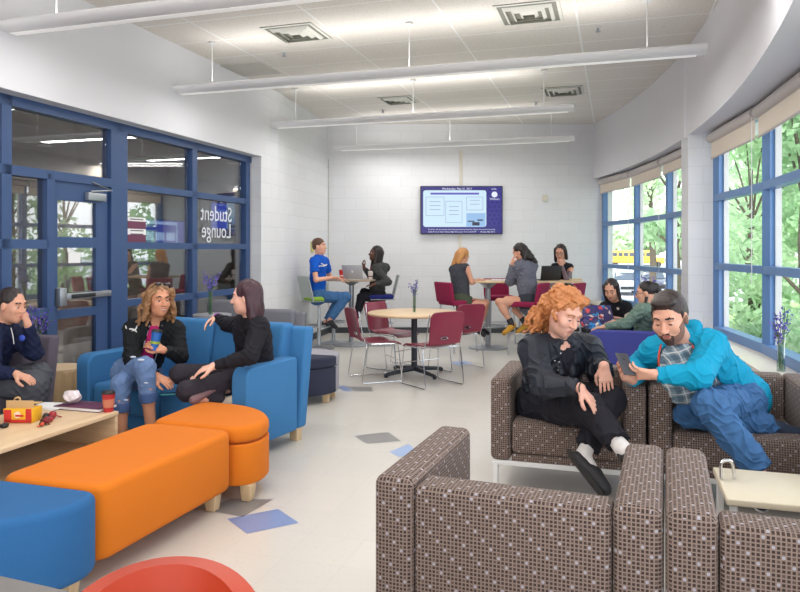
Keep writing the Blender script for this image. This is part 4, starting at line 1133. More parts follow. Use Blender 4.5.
# ---- red-orange tub chair and grey table in the foreground corner
e = empty('tub_chair', 'red-orange tub chair, only its curved back rim showing at the bottom', 'chair', (-.475, 1.30, 0), .12)
m_red = plain('red_orange_vinyl', (170, 56, 30), .42, var=.03)
def tub(u, v):
    a = (u-.5)*2*1.95                     # wraps round the sitter
    r = .215+.012*v
    hz = .50+(.295-.19*(abs(u-.5)*2)**2.2)*v
    return Vector((math.sin(a)*r*.92, .02+math.cos(a)*r, hz))
bm = nb(); shell(bm, tub, 40, 12, .045)
bmesh.ops.bevel(bm, geom=[ed for ed in bm.edges if ed.calc_face_angle(0) > .9], offset=.016, segments=3, affect='EDGES')
obj('backrest', bm, m_red, e)
bm = nb(); add_lathe(bm, [(.20, .40), (.225, .42), (.225, .47), (.20, .495)], seg=36); obj('seat', bm, m_red, e)
for a in (.8, 2.35, 3.95, 5.5):
    bm = nb(); add_tube(bm, [(.12*math.cos(a), .12*math.sin(a), .41), (.22*math.cos(a), .22*math.sin(a), 0)], .012, 8); obj('leg', bm, m_leg, e)
e = empty('desk', 'grey tabletop corner at the very bottom left', 'table', (-1.056, 1.326, 0), -.36)
bm = nb(); add_box(bm, (0, 0, .727), (.50, .60, .028), .004); obj('tabletop', bm, plain('grey_desk', (112, 108, 106), .5), e)
for sx in (-1, 1):
    for sy in (-1, 1):
        bm = nb(); add_tube(bm, [(sx*.21, sy*.26, .713), (sx*.21, sy*.26, 0)], .018, 10); obj('leg', bm, m_leg, e)

# ---- things on the pub tables
m_alu = plain('aluminium', (190, 192, 196), .35, metal=.6, var=.02)
def laptop(label, p, d, body, logo, scr_=True, tilt=1.9):
    """d: direction the screen faces"""
    e = empty('laptop', label, 'laptop', p, math.atan2(d[1], d[0])+PI/2)
    bm = nb(); add_box(bm, (0, 0, .008), (.325, .225, .015), .005); obj('keyboard_base', bm, body, e)
    bm = nb(); add_box(bm, (0, 0, .108), (.325, .008, .215), .003); 
    R = Matrix.Rotation(-.22, 4, 'X')
    for v in bm.verts: v.co = R @ v.co+Vector((0, .112, .012))
    lid = obj('lid', bm, body, e)
    bm = nb(); add_box(bm, (0, -.0046, .108), (.30, .001, .19), 0)
    for v in bm.verts: v.co = R @ v.co+Vector((0, .112, .012))
    obj('display', bm, plain('display_dark', (40, 50, 70), .2), lid)
    if logo:
        bm = nb(); bmesh.ops.create_uvsphere(bm, u_segments=14, v_segments=8, radius=.020)
        for v in bm.verts:
            v.co.y *= .06; v.co.x *= .92*(1-.12*(v.co.z < 0)); 
            if v.co.x > .008 and abs(v.co.z) < .012: v.co.x *= .62
        add_box(bm, (.004, 0, .025), (.006, .0015, .010), .001)
        for v in bm.verts: v.co = R @ (v.co+Vector((0, .0046, .11)))+Vector((0, .112, .012))
        obj('lid_logo', bm, plain('logo_white', (236, 238, 240), .4), lid)
    return e
laptop('open silver laptop seen from behind on the tall left table', (-.72, 10.92, 1.028), (.12, 1), m_alu, True)
laptop('open black laptop on the long tall table, right end', (2.23, 10.62, 1.022), (-.25, 1), m_black, False)
cup('drink_cup', 'red paper cup beside the silver laptop', (-.905, 10.83, 1.0285), .028, .040, .13, (196, 34, 32), None, (196, 40, 36), None, (236, 220, 214))
cup('drink_cup', 'white paper cup with a red straw on the tall left table', (-.455, 10.80, 1.0285), .030, .042, .11, (222, 214, 208), None, (228, 226, 224), (196, 34, 32), (120, 60, 56))
p = Vector((1.55, 10.60, 1.0225)); e = empty('open_notebook', 'open notebook with white pages on the long tall table', 'notebook', p, -.2)
for s in (-1, 1):
    bm = nb(); add_box(bm, (s*.085, 0, .006), (.16, .21, .010), .003); obj('page_block', bm, MATS['paper'], e)
bm = nb(); add_box(bm, (0, 0, .0005), (.35, .22, .0012), 0); obj('cover', bm, m_black, e)
p = Vector((1.05, 10.66, 1.0225)); e = empty('notebook', 'thin closed grey notebook by the blonde woman on the tall table', 'notebook', p, .15)
bm = nb(); add_box(bm, (0, 0, .006), (.20, .15, .010), .002); obj('pages', bm, MATS['paper'], e)
bm = nb(); add_box(bm, (0, 0, .0125), (.205, .155, .002), 0); obj('cover', bm, plain('grey_cover', (120, 118, 124), .5), e)
p = Vector((2.66, 10.62, 1.0225)); e = empty('closed_notebook', 'tan notebook lying at the right end of the long tall table', 'notebook', p, -.1)
bm = nb(); add_box(bm, (0, 0, .009), (.18, .13, .016), .002); obj('pages', bm, plain('tan_pages', (214, 196, 150), .7), e)
bm = nb(); add_box(bm, (0, 0, .0185), (.185, .135, .002), 0); obj('cover', bm, plain('tan_cover', (196, 160, 110), .5), e)
# ================================================================== PEOPLE: smooth-blended distance fields turned into one skin per piece
def cone(a, b, ra, rb, k=.03, N_=None, st=1.0): return ('c', Vector(a), Vector(b), ra, rb, k, N_, st)
def ell(c, r, R=None, k=.02): return ('e', Vector(c), Vector(r), R, k)
def sub(pr, k=.01): return ('s', pr, k)
def cut(p, n, R=.15): return ('x', Vector(p), Vector(n).normalized(), R)
def _bb(pr, m):
    if pr[0] == 'c':
        r = max(pr[3], pr[4])+m; a, b = pr[1], pr[2]
        return [min(a[i], b[i])-r for i in range(3)], [max(a[i], b[i])+r for i in range(3)]
    if pr[0] == 'e':
        r = max(pr[2])+m; return [pr[1][i]-r for i in range(3)], [pr[1][i]+r for i in range(3)]
    if pr[0] == 'x':
        r = pr[3]+.01; return [pr[1][i]-r for i in range(3)], [pr[1][i]+r for i in range(3)]
def _dist(pr, X, Y, Zc):
    if pr[0] == 'c':
        a, b, ra, rb, k, Nv, st = pr[1:]
        px, py, pz = X-a.x, Y-a.y, Zc-a.z; d = b-a
        if Nv is not None:
            dn = px*Nv.x+py*Nv.y+pz*Nv.z
            px = px+Nv.x*dn*(st-1); py = py+Nv.y*dn*(st-1); pz = pz+Nv.z*dn*(st-1)
            d = d+Nv*(d.dot(Nv)*(st-1))
        L2 = max(d.dot(d), 1e-9); t = np.clip((px*d.x+py*d.y+pz*d.z)/L2, 0, 1)
        qx, qy, qz = px-d.x*t, py-d.y*t, pz-d.z*t
        r = np.sqrt(qx*qx+qy*qy+qz*qz)-(ra+(rb-ra)*t)
        return r/(1 if Nv is None else (1+st)/2)
    if pr[0] == 'e':
        c, r, R = pr[1], pr[2], pr[3]
        px, py, pz = X-c.x, Y-c.y, Zc-c.z
        if R is not None:
            ax = [px*R[i].x+py*R[i].y+pz*R[i].z for i in range(3)]
        else: ax = [px+0*py+0*pz, py+0*px+0*pz, pz+0*px+0*py]
        k0 = np.sqrt(sum((ax[i]/r[i])**2 for i in range(3)))+1e-9; k1 = np.sqrt(sum((ax[i]/(r[i]**2))**2 for i in range(3)))+1e-9
        return k0*(k0-1)/k1
def sdf_mesh(prims, vox, noise_fn=None, clip=None):
    BIG = .12
    los = []; his = []
    for p in prims:
        if p[0] in 'ce': lo, hi = _bb(p, .02+vox*2); los.append(lo); his.append(hi)
    lo = np.min(los, axis=0); hi = np.max(his, axis=0)
    n = np.ceil((hi-lo)/vox).astype(int)+1
    g = [np.arange(n[i], dtype=np.float32)*vox+lo[i] for i in range(3)]
    f = np.full(n, BIG, np.float32)
    for p in prims:
        core = p[1] if p[0] == 's' else p
        a, b = _bb(core, .05)
        i0 = [max(0, int((a[i]-lo[i])/vox)) for i in range(3)]; i1 = [min(n[i], int((b[i]-lo[i])/vox)+2) for i in range(3)]
        if any(i1[i] <= i0[i] for i in range(3)): continue
        sl = tuple(slice(i0[i], i1[i]) for i in range(3))
        X = g[0][sl[0]][:, None, None]; Y = g[1][sl[1]][None, :, None]; Zc = g[2][sl[2]][None, None, :]
        A = f[sl]
        if p[0] == 'x':
            d = (X-p[1].x)*p[2].x+(Y-p[1].y)*p[2].y+(Zc-p[1].z)*p[2].z
            rr = np.sqrt((X-p[1].x)**2+(Y-p[1].y)**2+(Zc-p[1].z)**2)
            f[sl] = np.where(rr < p[3], np.maximum(A, d), A); continue
        B = _dist(core, X, Y, Zc).astype(np.float32)
        k = p[2] if p[0] == 's' else (p[5] if p[0] == 'c' else p[4])
        k = max(k, 1e-4)
        if p[0] == 's':
            B = -B; h = np.clip(k-np.abs(A-B), 0, None)/k; f[sl] = np.maximum(A, B)+h*h*k*.25
        else:
            h = np.clip(k-np.abs(A-B), 0, None)/k; f[sl] = np.minimum(A, B)-h*h*k*.25
    if noise_fn is not None:
        near = np.abs(f) < .05; idx = np.nonzero(near)
        f[idx] += noise_fn(g[0][idx[0]], g[1][idx[1]], g[2][idx[2]])
    if clip is not None:
        idx = np.nonzero(np.abs(f) < .05); f[idx] = np.maximum(f[idx]-clip[0], clip[1](g[0][idx[0]], g[1][idx[1]], g[2][idx[2]]))
    ins = f < 0
    # surface nets
    c8 = [(i, j, k) for i in (0, 1) for j in (0, 1) for k in (0, 1)]
    def S(arr, o): return arr[o[0]:arr.shape[0]-1+o[0], o[1]:arr.shape[1]-1+o[1], o[2]:arr.shape[2]-1+o[2]]
    cnt = sum(S(ins, o).astype(np.int8) for o in c8)
    act = (cnt > 0) & (cnt < 8); ids = np.nonzero(act); m = len(ids[0])
    if m == 0: return np.zeros((0, 3)), np.zeros((0, 4), int)
    vi = np.full(act.shape, -1, np.int32); vi[ids] = np.arange(m)
    acc = np.zeros((m, 3), np.float64); w = np.zeros(m)
    for a in range(3):
        for o in c8:
            if o[a]: continue
            o2 = list(o); o2[a] = 1
            fa = f[ids[0]+o[0], ids[1]+o[1], ids[2]+o[2]]; fb = f[ids[0]+o2[0], ids[1]+o2[1], ids[2]+o2[2]]
            cr = (fa < 0) != (fb < 0); t = np.where(cr, fa/np.where(cr, fa-fb, 1), 0)
            for q in range(3):
                acc[:, q] += np.where(cr, o[q]+(t if q == a else 0), 0)
            w += cr
    V_ = (acc/w[:, None]+np.stack(ids, 1))*vox+lo
    quads = []
    for a in range(3):
        b, c = (a+1) % 3, (a+2) % 3
        s0 = [slice(None)]*3; s1 = [slice(None)]*3; s0[a] = slice(0, -1); s1[a] = slice(1, None)
        A = ins[tuple(s0)]; B = ins[tuple(s1)]; e = np.nonzero(A != B); e = np.stack(e, 1)
        ok = (e[:, b] > 0) & (e[:, c] > 0) & (e[:, b] < n[b]-1) & (e[:, c] < n[c]-1); e = e[ok]
        flip = A[tuple(e.T)]
        def cell(db, dc):
            q = e.copy(); q[:, b] -= db; q[:, c] -= dc; return vi[q[:, 0], q[:, 1], q[:, 2]]
        q = np.stack([cell(1, 1), cell(0, 1), cell(0, 0), cell(1, 0)], 1)
        q[~flip] = q[~flip][:, ::-1]; quads.append(q)
    return V_, np.concatenate(quads)
def skin(name, prims, vox, mat, parent=None, origin=None, noise_fn=None, paint=None, label=None, clip=None):
    """paint: list of (prim, material index) — faces inside the prim take another material"""
    V_, Q = sdf_mesh(prims, vox, noise_fn, clip)
    o0 = np.array(origin if origin is not None else (0, 0, 0))
    me = bpy.data.meshes.new(name); me.vertices.add(len(V_)); me.vertices.foreach_set('co', (V_-o0).astype(np.float32).ravel())
    me.loops.add(len(Q)*4); me.loops.foreach_set('vertex_index', Q.astype(np.int32).ravel())
    me.polygons.add(len(Q)); me.polygons.foreach_set('loop_start', np.arange(0, len(Q)*4, 4, dtype=np.int32))
    me.update(calc_edges=True); me.validate()
    for m in (mat if isinstance(mat, (list, tuple)) else [mat]): me.materials.append(m)
    me.polygons.foreach_set('use_smooth', [True]*len(me.polygons))
    if paint:
        C = V_[Q].mean(axis=1); mi = np.zeros(len(Q), np.int32)
        for pr, k in paint:
            d = _dist(pr, C[:, 0], C[:, 1], C[:, 2]); mi[d < 0] = k
        me.polygons.foreach_set('material_index', mi)
    o = bpy.data.objects.new(name, me); COL.objects.link(o)
    if parent is not None: o.parent = parent
    elif origin is not None: o.location = origin
    if label: o['label'] = label
    return o
def folds(amp, s=22.0, seed=0.0, stretch=(1, 1, .6)):
    amp = amp*1.25
    """creases: a few warped ridged waves on top of soft bulges"""
    s = s*2.3
    def f(x, y, z):
        x = x*s+seed; y = y*s+seed*1.7; z = z*s
        w1 = np.sin(x*.5+z*.75+1.7*np.sin(y*.42+z*.3)+1.1*np.sin(x*.8))
        w2 = np.sin(y*.6-z*.6+1.9*np.sin(x*.37-z*.28)+seed)
        w3 = np.sin(x*.9-y*.5+1.2*np.sin(z*.9))
        r = (1-np.abs(w1))**2.2+.8*(1-np.abs(w2))**2.2
        return amp*(.9-1.15*r+.25*w3)*.75
    return f
def strands(amp, fwd, freq=120.0, wav=25.0, wa=.02):
    """hair: ridges running downward with some waviness"""
    r = fwd.cross(Z).normalized()
    def f(x, y, z):
        s = (x-0)*r.x+(y)*r.y; t = x*fwd.x+y*fwd.y
        ph = wa*np.sin(z*wav+t*18)
        return amp*(np.sin((s+ph)*freq)+.8*np.sin((t+ph)*freq*.9+1.5))*.5
    return f
def curls(amp, s=95.0):
    def f(x, y, z): return amp*(np.sin(x*s+1.6*np.sin(z*s*.6))*np.sin(z*s*.85+1.4*np.sin(y*s*.5))+.6*np.sin(y*s*1.1+x*s*.5+2*np.sin(z*s*.45)))
    return f
def skinmat(name, c):
    if name in MATS: return MATS[name]
    m = plain(name, c, .5, var=.05, nscale=25, spec=.35); b = m.node_tree.nodes['Principled BSDF']
    b.inputs['Subsurface Weight'].default_value = .12; b.inputs['Subsurface Radius'].default_value = (.02, .008, .004); b.inputs['Subsurface Scale'].default_value = .3
    return m
def hairmat(name, c, c2):
    if name in MATS: return MATS[name]
    m, nt, b = _mat(name); vec = coord(nt, 'Object', (90, 90, 14)); n = noise(nt, vec, 2.0, 4)
    nt.links.new(mixc(nt, n, lin(c), lin(c2)), b.inputs['Base Color']); b.inputs['Roughness'].default_value = .42; b.inputs['Specular IOR Level'].default_value = .4
    bump(nt, b, n, .004, .7); MATS[name] = m; return m
m_eyew = plain('eye_white', (205, 200, 196), .3, var=0); m_iris = plain('iris_dark', (52, 36, 28), .2, var=0); m_shoeb = plain('black_shoe', (30, 30, 34), .6, var=.1, nscale=30); m_sole = plain('shoe_sole', (70, 66, 64), .8)
m_lens = plain('lens_dark', (48, 52, 60), .08)
class Head:
    def __init__(s, c, look, up=(0, 0, 1), sc=1.0):
        s.c = Vector(c); s.f = Vector(look).normalized(); u = Vector(up); s.r = s.f.cross(u).normalized(); s.u = s.r.cross(s.f).normalized(); s.s = sc
        s.R = [s.r, s.f, s.u]
    def p(s, x, y, z): return s.c+(s.r*x+s.f*y+s.u*z)*s.s
    def e(s, x, y, z, a, b, c, k=.02): return ell(s.p(x, y, z), (a*s.s, b*s.s, c*s.s), s.R, k)
    def prims(s, wide=1.0, beard=False):
        q = s.s; w = wide
        return [s.e(0, -.012, .035, .074, .093, .088, .01), s.e(0, .022, -.035, .060*w, .068, .078*w, .03), s.e(0, .028, -.072, .047*w, .052, .042, .025),
                cone(s.p(0, .060, -.098), s.p(0, .066, -.092), .021*q*w, .019*q, .02),
                cone(s.p(-.034, .074, .030), s.p(.034, .074, .030), .015*q, .015*q, .018),
                s.e(-.036*w, .060, -.026, .026*w, .024, .026, .02), s.e(.036*w, .060, -.026, .026*w, .024, .026, .02),
                cone(s.p(0, .086, .012), s.p(0, .108, -.028), .007*q, .0115*q, .008), s.e(-.011, .098, -.031, .009, .011, .008, .005), s.e(.011, .098, -.031, .009, .011, .008, .005),
                s.e(0, .084, -.056, .024, .013, .009, .008), s.e(0, .081, -.067, .020, .013, .009, .008),
                s.e(-.077, -.004, -.008, .010, .020, .031, .006), s.e(.077, -.004, -.008, .010, .020, .031, .006),
                sub(s.e(-.031, .098, .006, .017, .016, .012), .012), sub(s.e(.031, .098, .006, .017, .016, .012), .012),
                sub(s.e(0, .099, -.0615, .022, .012, .0022), .003)]
    def paint(s, lip=2, brow=3, beard=None):
        L = [(s.e(0, .09, -.057, .020, .02, .0060), lip), (s.e(0, .087, -.066, .017, .02, .0068), lip)]
        for x in (-1, 1):
            L += [(cone(s.p(x*.017, .09, .031), s.p(x*.034, .088, .036), .0050*s.s, .0052*s.s), brow), (cone(s.p(x*.034, .088, .036), s.p(x*.048, .075, .029), .0055*s.s, .0045*s.s), brow)]
        return L
    def eyes(s, body, o0, half=True, glasses=False):
        for x in (-1, 1):
            bm = nb(); bmesh.ops.create_uvsphere(bm, u_segments=16, v_segments=10, radius=.0125*s.s)
            c = s.p(x*.031, .0745, .004)
            for f in bm.faces:
                m = f.calc_center_median()
                f.material_index = 0
            gz = (s.f-s.u*.25*half).normalized()
            for f in bm.faces:
                m = f.calc_center_median().normalized()
                if m.dot(gz) > .80: f.material_index = 1
            bmesh.ops.translate(bm, vec=c-o0, verts=bm.verts)
            e = obj('eye', bm, [m_eyew, m_iris], body, uv=False)
            # upper lid: a skin coloured cap closing the top of the eye
            bm = nb(); bmesh.ops.create_uvsphere(bm, u_segments=16, v_segments=12, radius=.0136*s.s)
            lim = -.10 if half else .22
            bmesh.ops.delete(bm, geom=[v for v in bm.verts if v.co.normalized().dot(s.u) < lim], context='VERTS')
            bmesh.ops.translate(bm, vec=c-o0, verts=bm.verts)
            obj('eyelid', bm, body.data.materials[0], e, uv=False)
            bm = nb(); add_tube(bm, [s.p(x*.031+dx, .0745+math.sqrt(max(0, .0140**2-dx*dx)), .004+(-.002 if half else .002))-o0 for dx in (-.011, -.006, 0, .006, .011)], .0013*s.s, 5)
            obj('eyelash', bm, m_iris, e, uv=False)
        if glasses:
            bm = nb()
            for x in (-1, 1):
                add_tube(bm, [s.p(x*.033+.024*math.cos(t), .104-abs(math.cos(t))*.004, .002+.018*math.sin(t))-o0 for t in [2*PI*i/18 for i in range(19)]], .0022, 6)
                add_tube(bm, [s.p(x*.057, .10, .006)-o0, s.p(x*.080, .0, .008)-o0], .002, 6)
            add_tube(bm, [s.p(-.010, .106, .004)-o0, s.p(.010, .106, .004)-o0], .002, 6); obj('glasses', bm, m_black, body)
def hand(w, f, n, sd, curl=.4, s=1.0, spread=.0, thumb=.5):
    """w wrist, f finger direction, n palm normal (fingers curl toward it), sd +1/-1: side of the thumb along f x n"""
    f = Vector(f).normalized(); n = Vector(n); n = (n-f*n.dot(f)).normalized(); l = f.cross(n).normalized()*sd
    q = []
    for i in range(4):
        b = w+f*.082*s+l*(.030-.020*i)*s
        q.append(cone(w+l*(.010-.007*i)*s+f*.012*s, b, .0155*s, .0115*s, .012 if i else .014))
    lens = [.072, .080, .075, .060]
    for i in range(4):
        b = w+f*.080*s+l*(.0315-.0210*i)*s; d = (f+l*(1.5-i)*.12*(spread+.35)).normalized()
        a = curl*(1+.12*i); L = lens[i]*s; rr = (.0092, .0095, .0090, .0080)[i]*s
        for k in range(3):
            a2 = a*(.55+.5*k)*1.1
            d2 = (d*math.cos(a2)+n*math.sin(a2)).normalized(); e_ = b+d2*L*(.44, .32, .26)[k]
            q.append(cone(b, e_, rr*(1-.08*k), rr*(1-.08*(k+1)), .004)); b = e_
    t0 = w+f*.028*s+l*.022*s+n*.006*s; t1 = t0+(f*.62+l*(.62)+n*(.25+thumb*.3)).normalized()*.040*s
    t2 = t1+(f*.85+l*(.30-thumb*.35)+n*(.2+thumb*.45)).normalized()*.030*s; t3 = t2+(f*.9+l*(-.0-thumb*.3)+n*(.15+thumb*.3)).normalized()*.024*s
    q += [cone(w+f*.01*s, t0, .017*s, .0165*s, .012), cone(t0, t1, .0155*s, .0125*s, .010), cone(t1, t2, .0115*s, .0105*s, .004), cone(t2, t3, .0105*s, .0085*s, .004)]
    return q
def front_of(J):
    """chest forward direction from shoulders and spine"""
    r = (J['shR']-J['shL']).normalized(); u = (J['neck']-J['pel']).normalized()
    return u.cross(r).normalized()*1.0
def body_prims(J, H, b=1.0, wide=1.0):
    """J joints; returns skin prims for a full continuous body; b = build (girth)"""
    fr = front_of(J); N_ = fr
    chest = J['neck'].lerp(J['pel'], .30); waist = J['neck'].lerp(J['pel'], .66)
    P_ = H.prims(wide)
    P_ += [cone(H.p(0, -.022, -.055), J['neck']+(J['pel']-J['neck']).normalized()*.02, .050*b**.5, .056*b**.5, .03)]
    P_ += [cone(J['shL'].lerp(J['neck'], .2), J['shR'].lerp(J['neck'], .2), .055*b, .055*b, .05), cone(chest, waist, .125*b, .115*b, .06, N_, 1.35), cone(waist, J['pel'], .115*b, .135*b, .06, N_, 1.25)]
    for s in 'LR':
        P_ += [cone(J['sh'+s], J['el'+s], .046*b, .036*b, .03), cone(J['el'+s], J['wr'+s], .037*b, .026*b**.5, .015)]
        P_ += [cone(J['hip'+s], J['kn'+s], .078*b, .052*b, .04), cone(J['kn'+s], J['an'+s], .050*b, .034*b**.5, .02)]
        sh = (J['an'+s]-J['kn'+s]).normalized(); P_ += [cone(J['kn'+s].lerp(J['an'+s], .3), J['kn'+s].lerp(J['an'+s], .45), .053*b, .045*b, .03)]
        P_ += [cone(J['an'+s]+sh*.02, J['to'+s], .032, .022, .02)]
    return P_, chest, waist, fr
def shoe_prims(an, to, up=None, r=.038, mid=None):
    d = (to-an); u = Vector((0, 0, 1)) if up is None else up; l = d.cross(u).normalized(); 
    fw = d-u*d.dot(u)*.0; fw.normalize()
    heel = an-fw*.035
    return [cone(heel, an+fw*.03, r, r, .02), cone(an+fw*.02, to, r*.98, r*.72, .03)], l
def person(label, J, H, spec):
    o0 = Vector((J['pel'].x, J['pel'].y, 0)); b = spec.get('build', 1.0); vox = spec.get('vox', .006)
    P_, chest, waist, fr = body_prims(J, H, b, spec.get('face', 1.0))
    for s in 'LR':
        h = spec.get('hand'+s)
        if h: P_ += hand(J['wr'+s], h['f'], h['n'], h['t'], h.get('c', .4), h.get('s', 1.0), h.get('sp', 0), h.get('th', .5))
    sk = spec['skin']
    paint = [(cone(p_[1], p_[2], p_[3], p_[4]), p_[5]) for p_ in spec.get('paint', [])]+H.paint(1, 2)
    body = skin('person', P_, vox, [sk, spec.get('lips', plain('lips', (184, 112, 102), .45, var=.02)), spec.get('brow', m_iris)]+spec.get('extra_mats', []), None, o0, None, paint)
    tag(body, label, 'person')
    H.eyes(body, o0, spec.get('down', True), spec.get('glasses', False))
    return body, o0, chest, waist, fr, b
def top_prims(J, chest, waist, fr, b, t=.012, sleeve='long', hem=None, wr=.035, blouse=1.0, low=.0, arm=1.0, sleeve_end=None):
    N_ = fr; pel = J['pel']
    ne = J['neck']+(pel-J['neck']).normalized()*.035
    end = waist.lerp(pel, .75+low)
    Q = [cone(J['shL'].lerp(J['neck'], .18), J['shR'].lerp(J['neck'], .18), .058*b+t, .058*b+t, .05), cone(ne, chest, .070*b+t, .120*b+t, .05, N_, 1.25),
         cone(chest, waist, (.128*b+t)*blouse, (.120*b+t)*blouse, .06, N_, 1.3), cone(waist, end, (.120*b+t)*blouse, (.136*b+t)*blouse, .05, N_, 1.2)]
    for s in 'LR':
        sh, el, w_ = J['sh'+s], J['el'+s], J['wr'+s]
        if sleeve == 'long':
            Q += [cone(sh, el, (.050*b+t)*arm, (.042*b+t)*arm, .035), cone(el, w_.lerp(el, .04), (.043*b+t)*arm, (wr), .02)]
            Q += [cut(w_.lerp(el, .03), w_-el, .07)]
        elif sleeve == 'short':
            e_ = sh.lerp(el, .62); Q += [cone(sh, e_, .052*b+t, .050*b+t, .035), cut(sh.lerp(el, .60), el-sh, .10)]
    return Q
def leg_prims(J, b, t=.012, to='ankle', kn=1.0, an=.05, parts=1.0):
    Q = [cone(J['hipL'], J['hipR'], .105*b+t, .105*b+t, .06), cone(J['pel'], (J['hipL']+J['hipR'])/2, .12*b+t, .11*b+t, .06)]
    for s in 'LR':
        h, k_, a_ = J['hip'+s], J['kn'+s], J['an'+s]
        if to == 'short':
            e_ = h.lerp(k_, parts); Q += [cone(h, e_, .088*b+t, .078*b+t, .04), cut(e_, k_-h, .14)]
        else:
            e_ = k_.lerp(a_, parts); Q += [cone(h, k_, .084*b+t, (.056*b+t)*kn, .035), cone(k_, e_, (.056*b+t)*kn, an, .02), cut(e_.lerp(k_, .03), a_-k_, .09)]
    return Q
def garment(name, Q, vox, mat, body, o0, nf=None, label=None, paint=None): return skin(name, Q, vox, mat, body, o0, nf, paint, label)
def shoe(body, o0, an, to, mat, vox, up=None, r=.040, solemat=None, name='shoe'):
    q, l = shoe_prims(an, to, up, r); d = (to-an).normalized(); upv = Vector((0, 0, 1)) if up is None else Vector(up).normalized()
    n = (upv-d*upv.dot(d)).normalized(); q.append(cut(an.lerp(to, .5)-n*(r*.75), -n, .3))
    s_ = garment(name, q, vox, mat, body, o0)
    # sole
    qs = [cone(an-d*.035-n*(r*.72), to-n*(r*.55), r*.92, r*.74, .01, n, 3.2)]
    skin('sole', qs, vox, solemat or m_sole, s_, o0)
    return s_
def locks(Hd, specs, seed=1, r=.012, wav=.012, n=12):
    """curling tapered strands: list of (start, end)"""
    rd = random.Random(seed); Q = []
    for a, b in specs:
        pts = []
        ph = rd.uniform(0, 6); ax = Vector((rd.gauss(0, 1), rd.gauss(0, 1), rd.gauss(0, .3))).normalized()
        ay = (b-a).cross(ax).normalized(); sw = rd.uniform(1.2, 2.4)
        for i in range(n+1):
            t = i/n; pts.append(a.lerp(b, t)+Vector((0, 0, .02*math.sin(PI*t)))+ax*wav*math.sin(ph+t*sw*2*PI)+ay*wav*math.cos(ph+t*sw*2*PI))
        for i in range(n): Q.append(cone(pts[i], pts[i+1], r*(1.05-.5*i/n), r*(1.05-.5*(i+1)/n), .006))
    return Q

NEAR, MID, FAR = .0047, .0058, .008
# ------------------------------------------------------------------ red-haired woman in the armchair
hd = Head(P(565, 313.5, 4.18), (.40, -.80, -.42), (.12, .0, 1), 1.07)
J = dict(neck=P(559, 345, 4.27), pel=P(546, 404, 4.50), shL=P(590, 349, 4.40), shR=P(532, 350, 4.22),
         elL=P(600, 373, 4.30), wrL=P(604, 366, 4.03), elR=P(545, 385, 4.02), wrR=P(580, 388, 3.86),
         hipL=P(566, 401, 4.50), hipR=P(540, 404, 4.42), knL=P(610, 400, 4.06), knR=P(592, 410, 3.92),
         anL=P(583, 456, 3.86), anR=P(622, 448, 3.66), toL=P(604, 487, 3.74), toR=P(636, 464, 3.50))
sk = skinmat('skin_fair', (228, 176, 156))
spec = dict(build=1.28, vox=NEAR, skin=sk, brow=plain('brow_ginger', (170, 110, 70), .7), face=1.08, lips=plain('lips_rose', (214, 146, 134), .45),
            handL=dict(f=(.05, -.25, -.95), n=(.2, .9, -.2), t=-1, c=.25, s=.98), handR=dict(f=(.62, -.30, -.72), n=(-.30, .30, -.85), t=-1, c=.22, s=.98, sp=.7))
body, o0, chest, waist, fr, b = person('red-haired woman in a black jacket sitting in an armchair, looking at a phone', J, hd, spec)
m_leather = plain('dark_jacket', (36, 40, 50), .5, var=.10, nscale=12, spec=.3, bmp=.003, bscale=40)
Q = top_prims(J, chest, waist, fr, 1.28, .022, 'long', wr=.046, low=.45, arm=1.02)
# open front
neckf = J['neck']+fr*.12
Q += [sub(cone(J['neck']+fr*.13+Z*.05, chest+fr*.17, .055, .050, .01), .01), sub(cone(chest+fr*.17, waist+fr*.19, .050, .060), .01), sub(cone(waist+fr*.19, J['pel']+fr*.20, .06, .09), .01)]
jk = garment('jacket', Q, NEAR, m_leather, body, o0, folds(.009, 21, 1.0, ), 'black waxed jacket with snap studs')
Q = [cone(J['neck']-Vector((0, 0, .02))+fr*.03+(J['shR']-J['shL'])*.12, J['neck']+fr*.09-Z*.12+(J['shR']-J['shL'])*.10, .032, .022, .02), cone(J['neck']-Z*.02+fr*.03-(J['shR']-J['shL'])*.12, J['neck']+fr*.09-Z*.12-(J['shR']-J['shL'])*.10, .032, .022, .02), cone(J['neck']-fr*.05+(J['shR']-J['shL'])*.14, J['neck']-fr*.05-(J['shR']-J['shL'])*.14, .042, .042, .02)]
garment('collar', Q, NEAR, m_leather, jk, o0, folds(.004, 40, 2.0))
bm = nb()
for t in (.10, .28, .46):
    c = (J['neck']+fr*.125+(J['shR']-J['shL'])*.17).lerp(waist+fr*.15+(J['shR']-J['shL'])*.16, t)-o0; bmesh.ops.create_uvsphere(bm, u_segments=8, v_segments=6, radius=.006, matrix=Matrix.Translation(c))
for k in range(3):
    c = J['neck']+fr*.10+(J['shR']-J['shL'])*(.12+.1*k)-Z*.045*k-o0+Z*.01
    bmesh.ops.create_uvsphere(bm, u_segments=8, v_segments=6, radius=.006, matrix=Matrix.Translation(c))
obj('snap_studs', bm, m_chrome, jk, uv=False)
Q = [cone(J['neck'].lerp(chest, .45)+fr*.02, chest, .10, .155, .05, fr, 1.2), cone(chest, waist, .165, .165, .05, fr, 1.2), cone(waist, J['pel']+Z*.03, .165, .17, .05, fr, 1.2)]
garment('shirt', Q, NEAR, cloth('black_shirt', (34, 34, 44), fold=.004), body, o0, folds(.004, 30, 3))
m_btr = cloth('black_trousers', (34, 34, 42), fold=.005)
Q = leg_prims(J, 1.28, .022, an=.068, kn=.98, parts=.90)
garment('trousers', Q, NEAR, m_btr, body, o0, folds(.008, 22, 4))
m_sock = cloth('white_sock', (226, 222, 220), fold=.002)
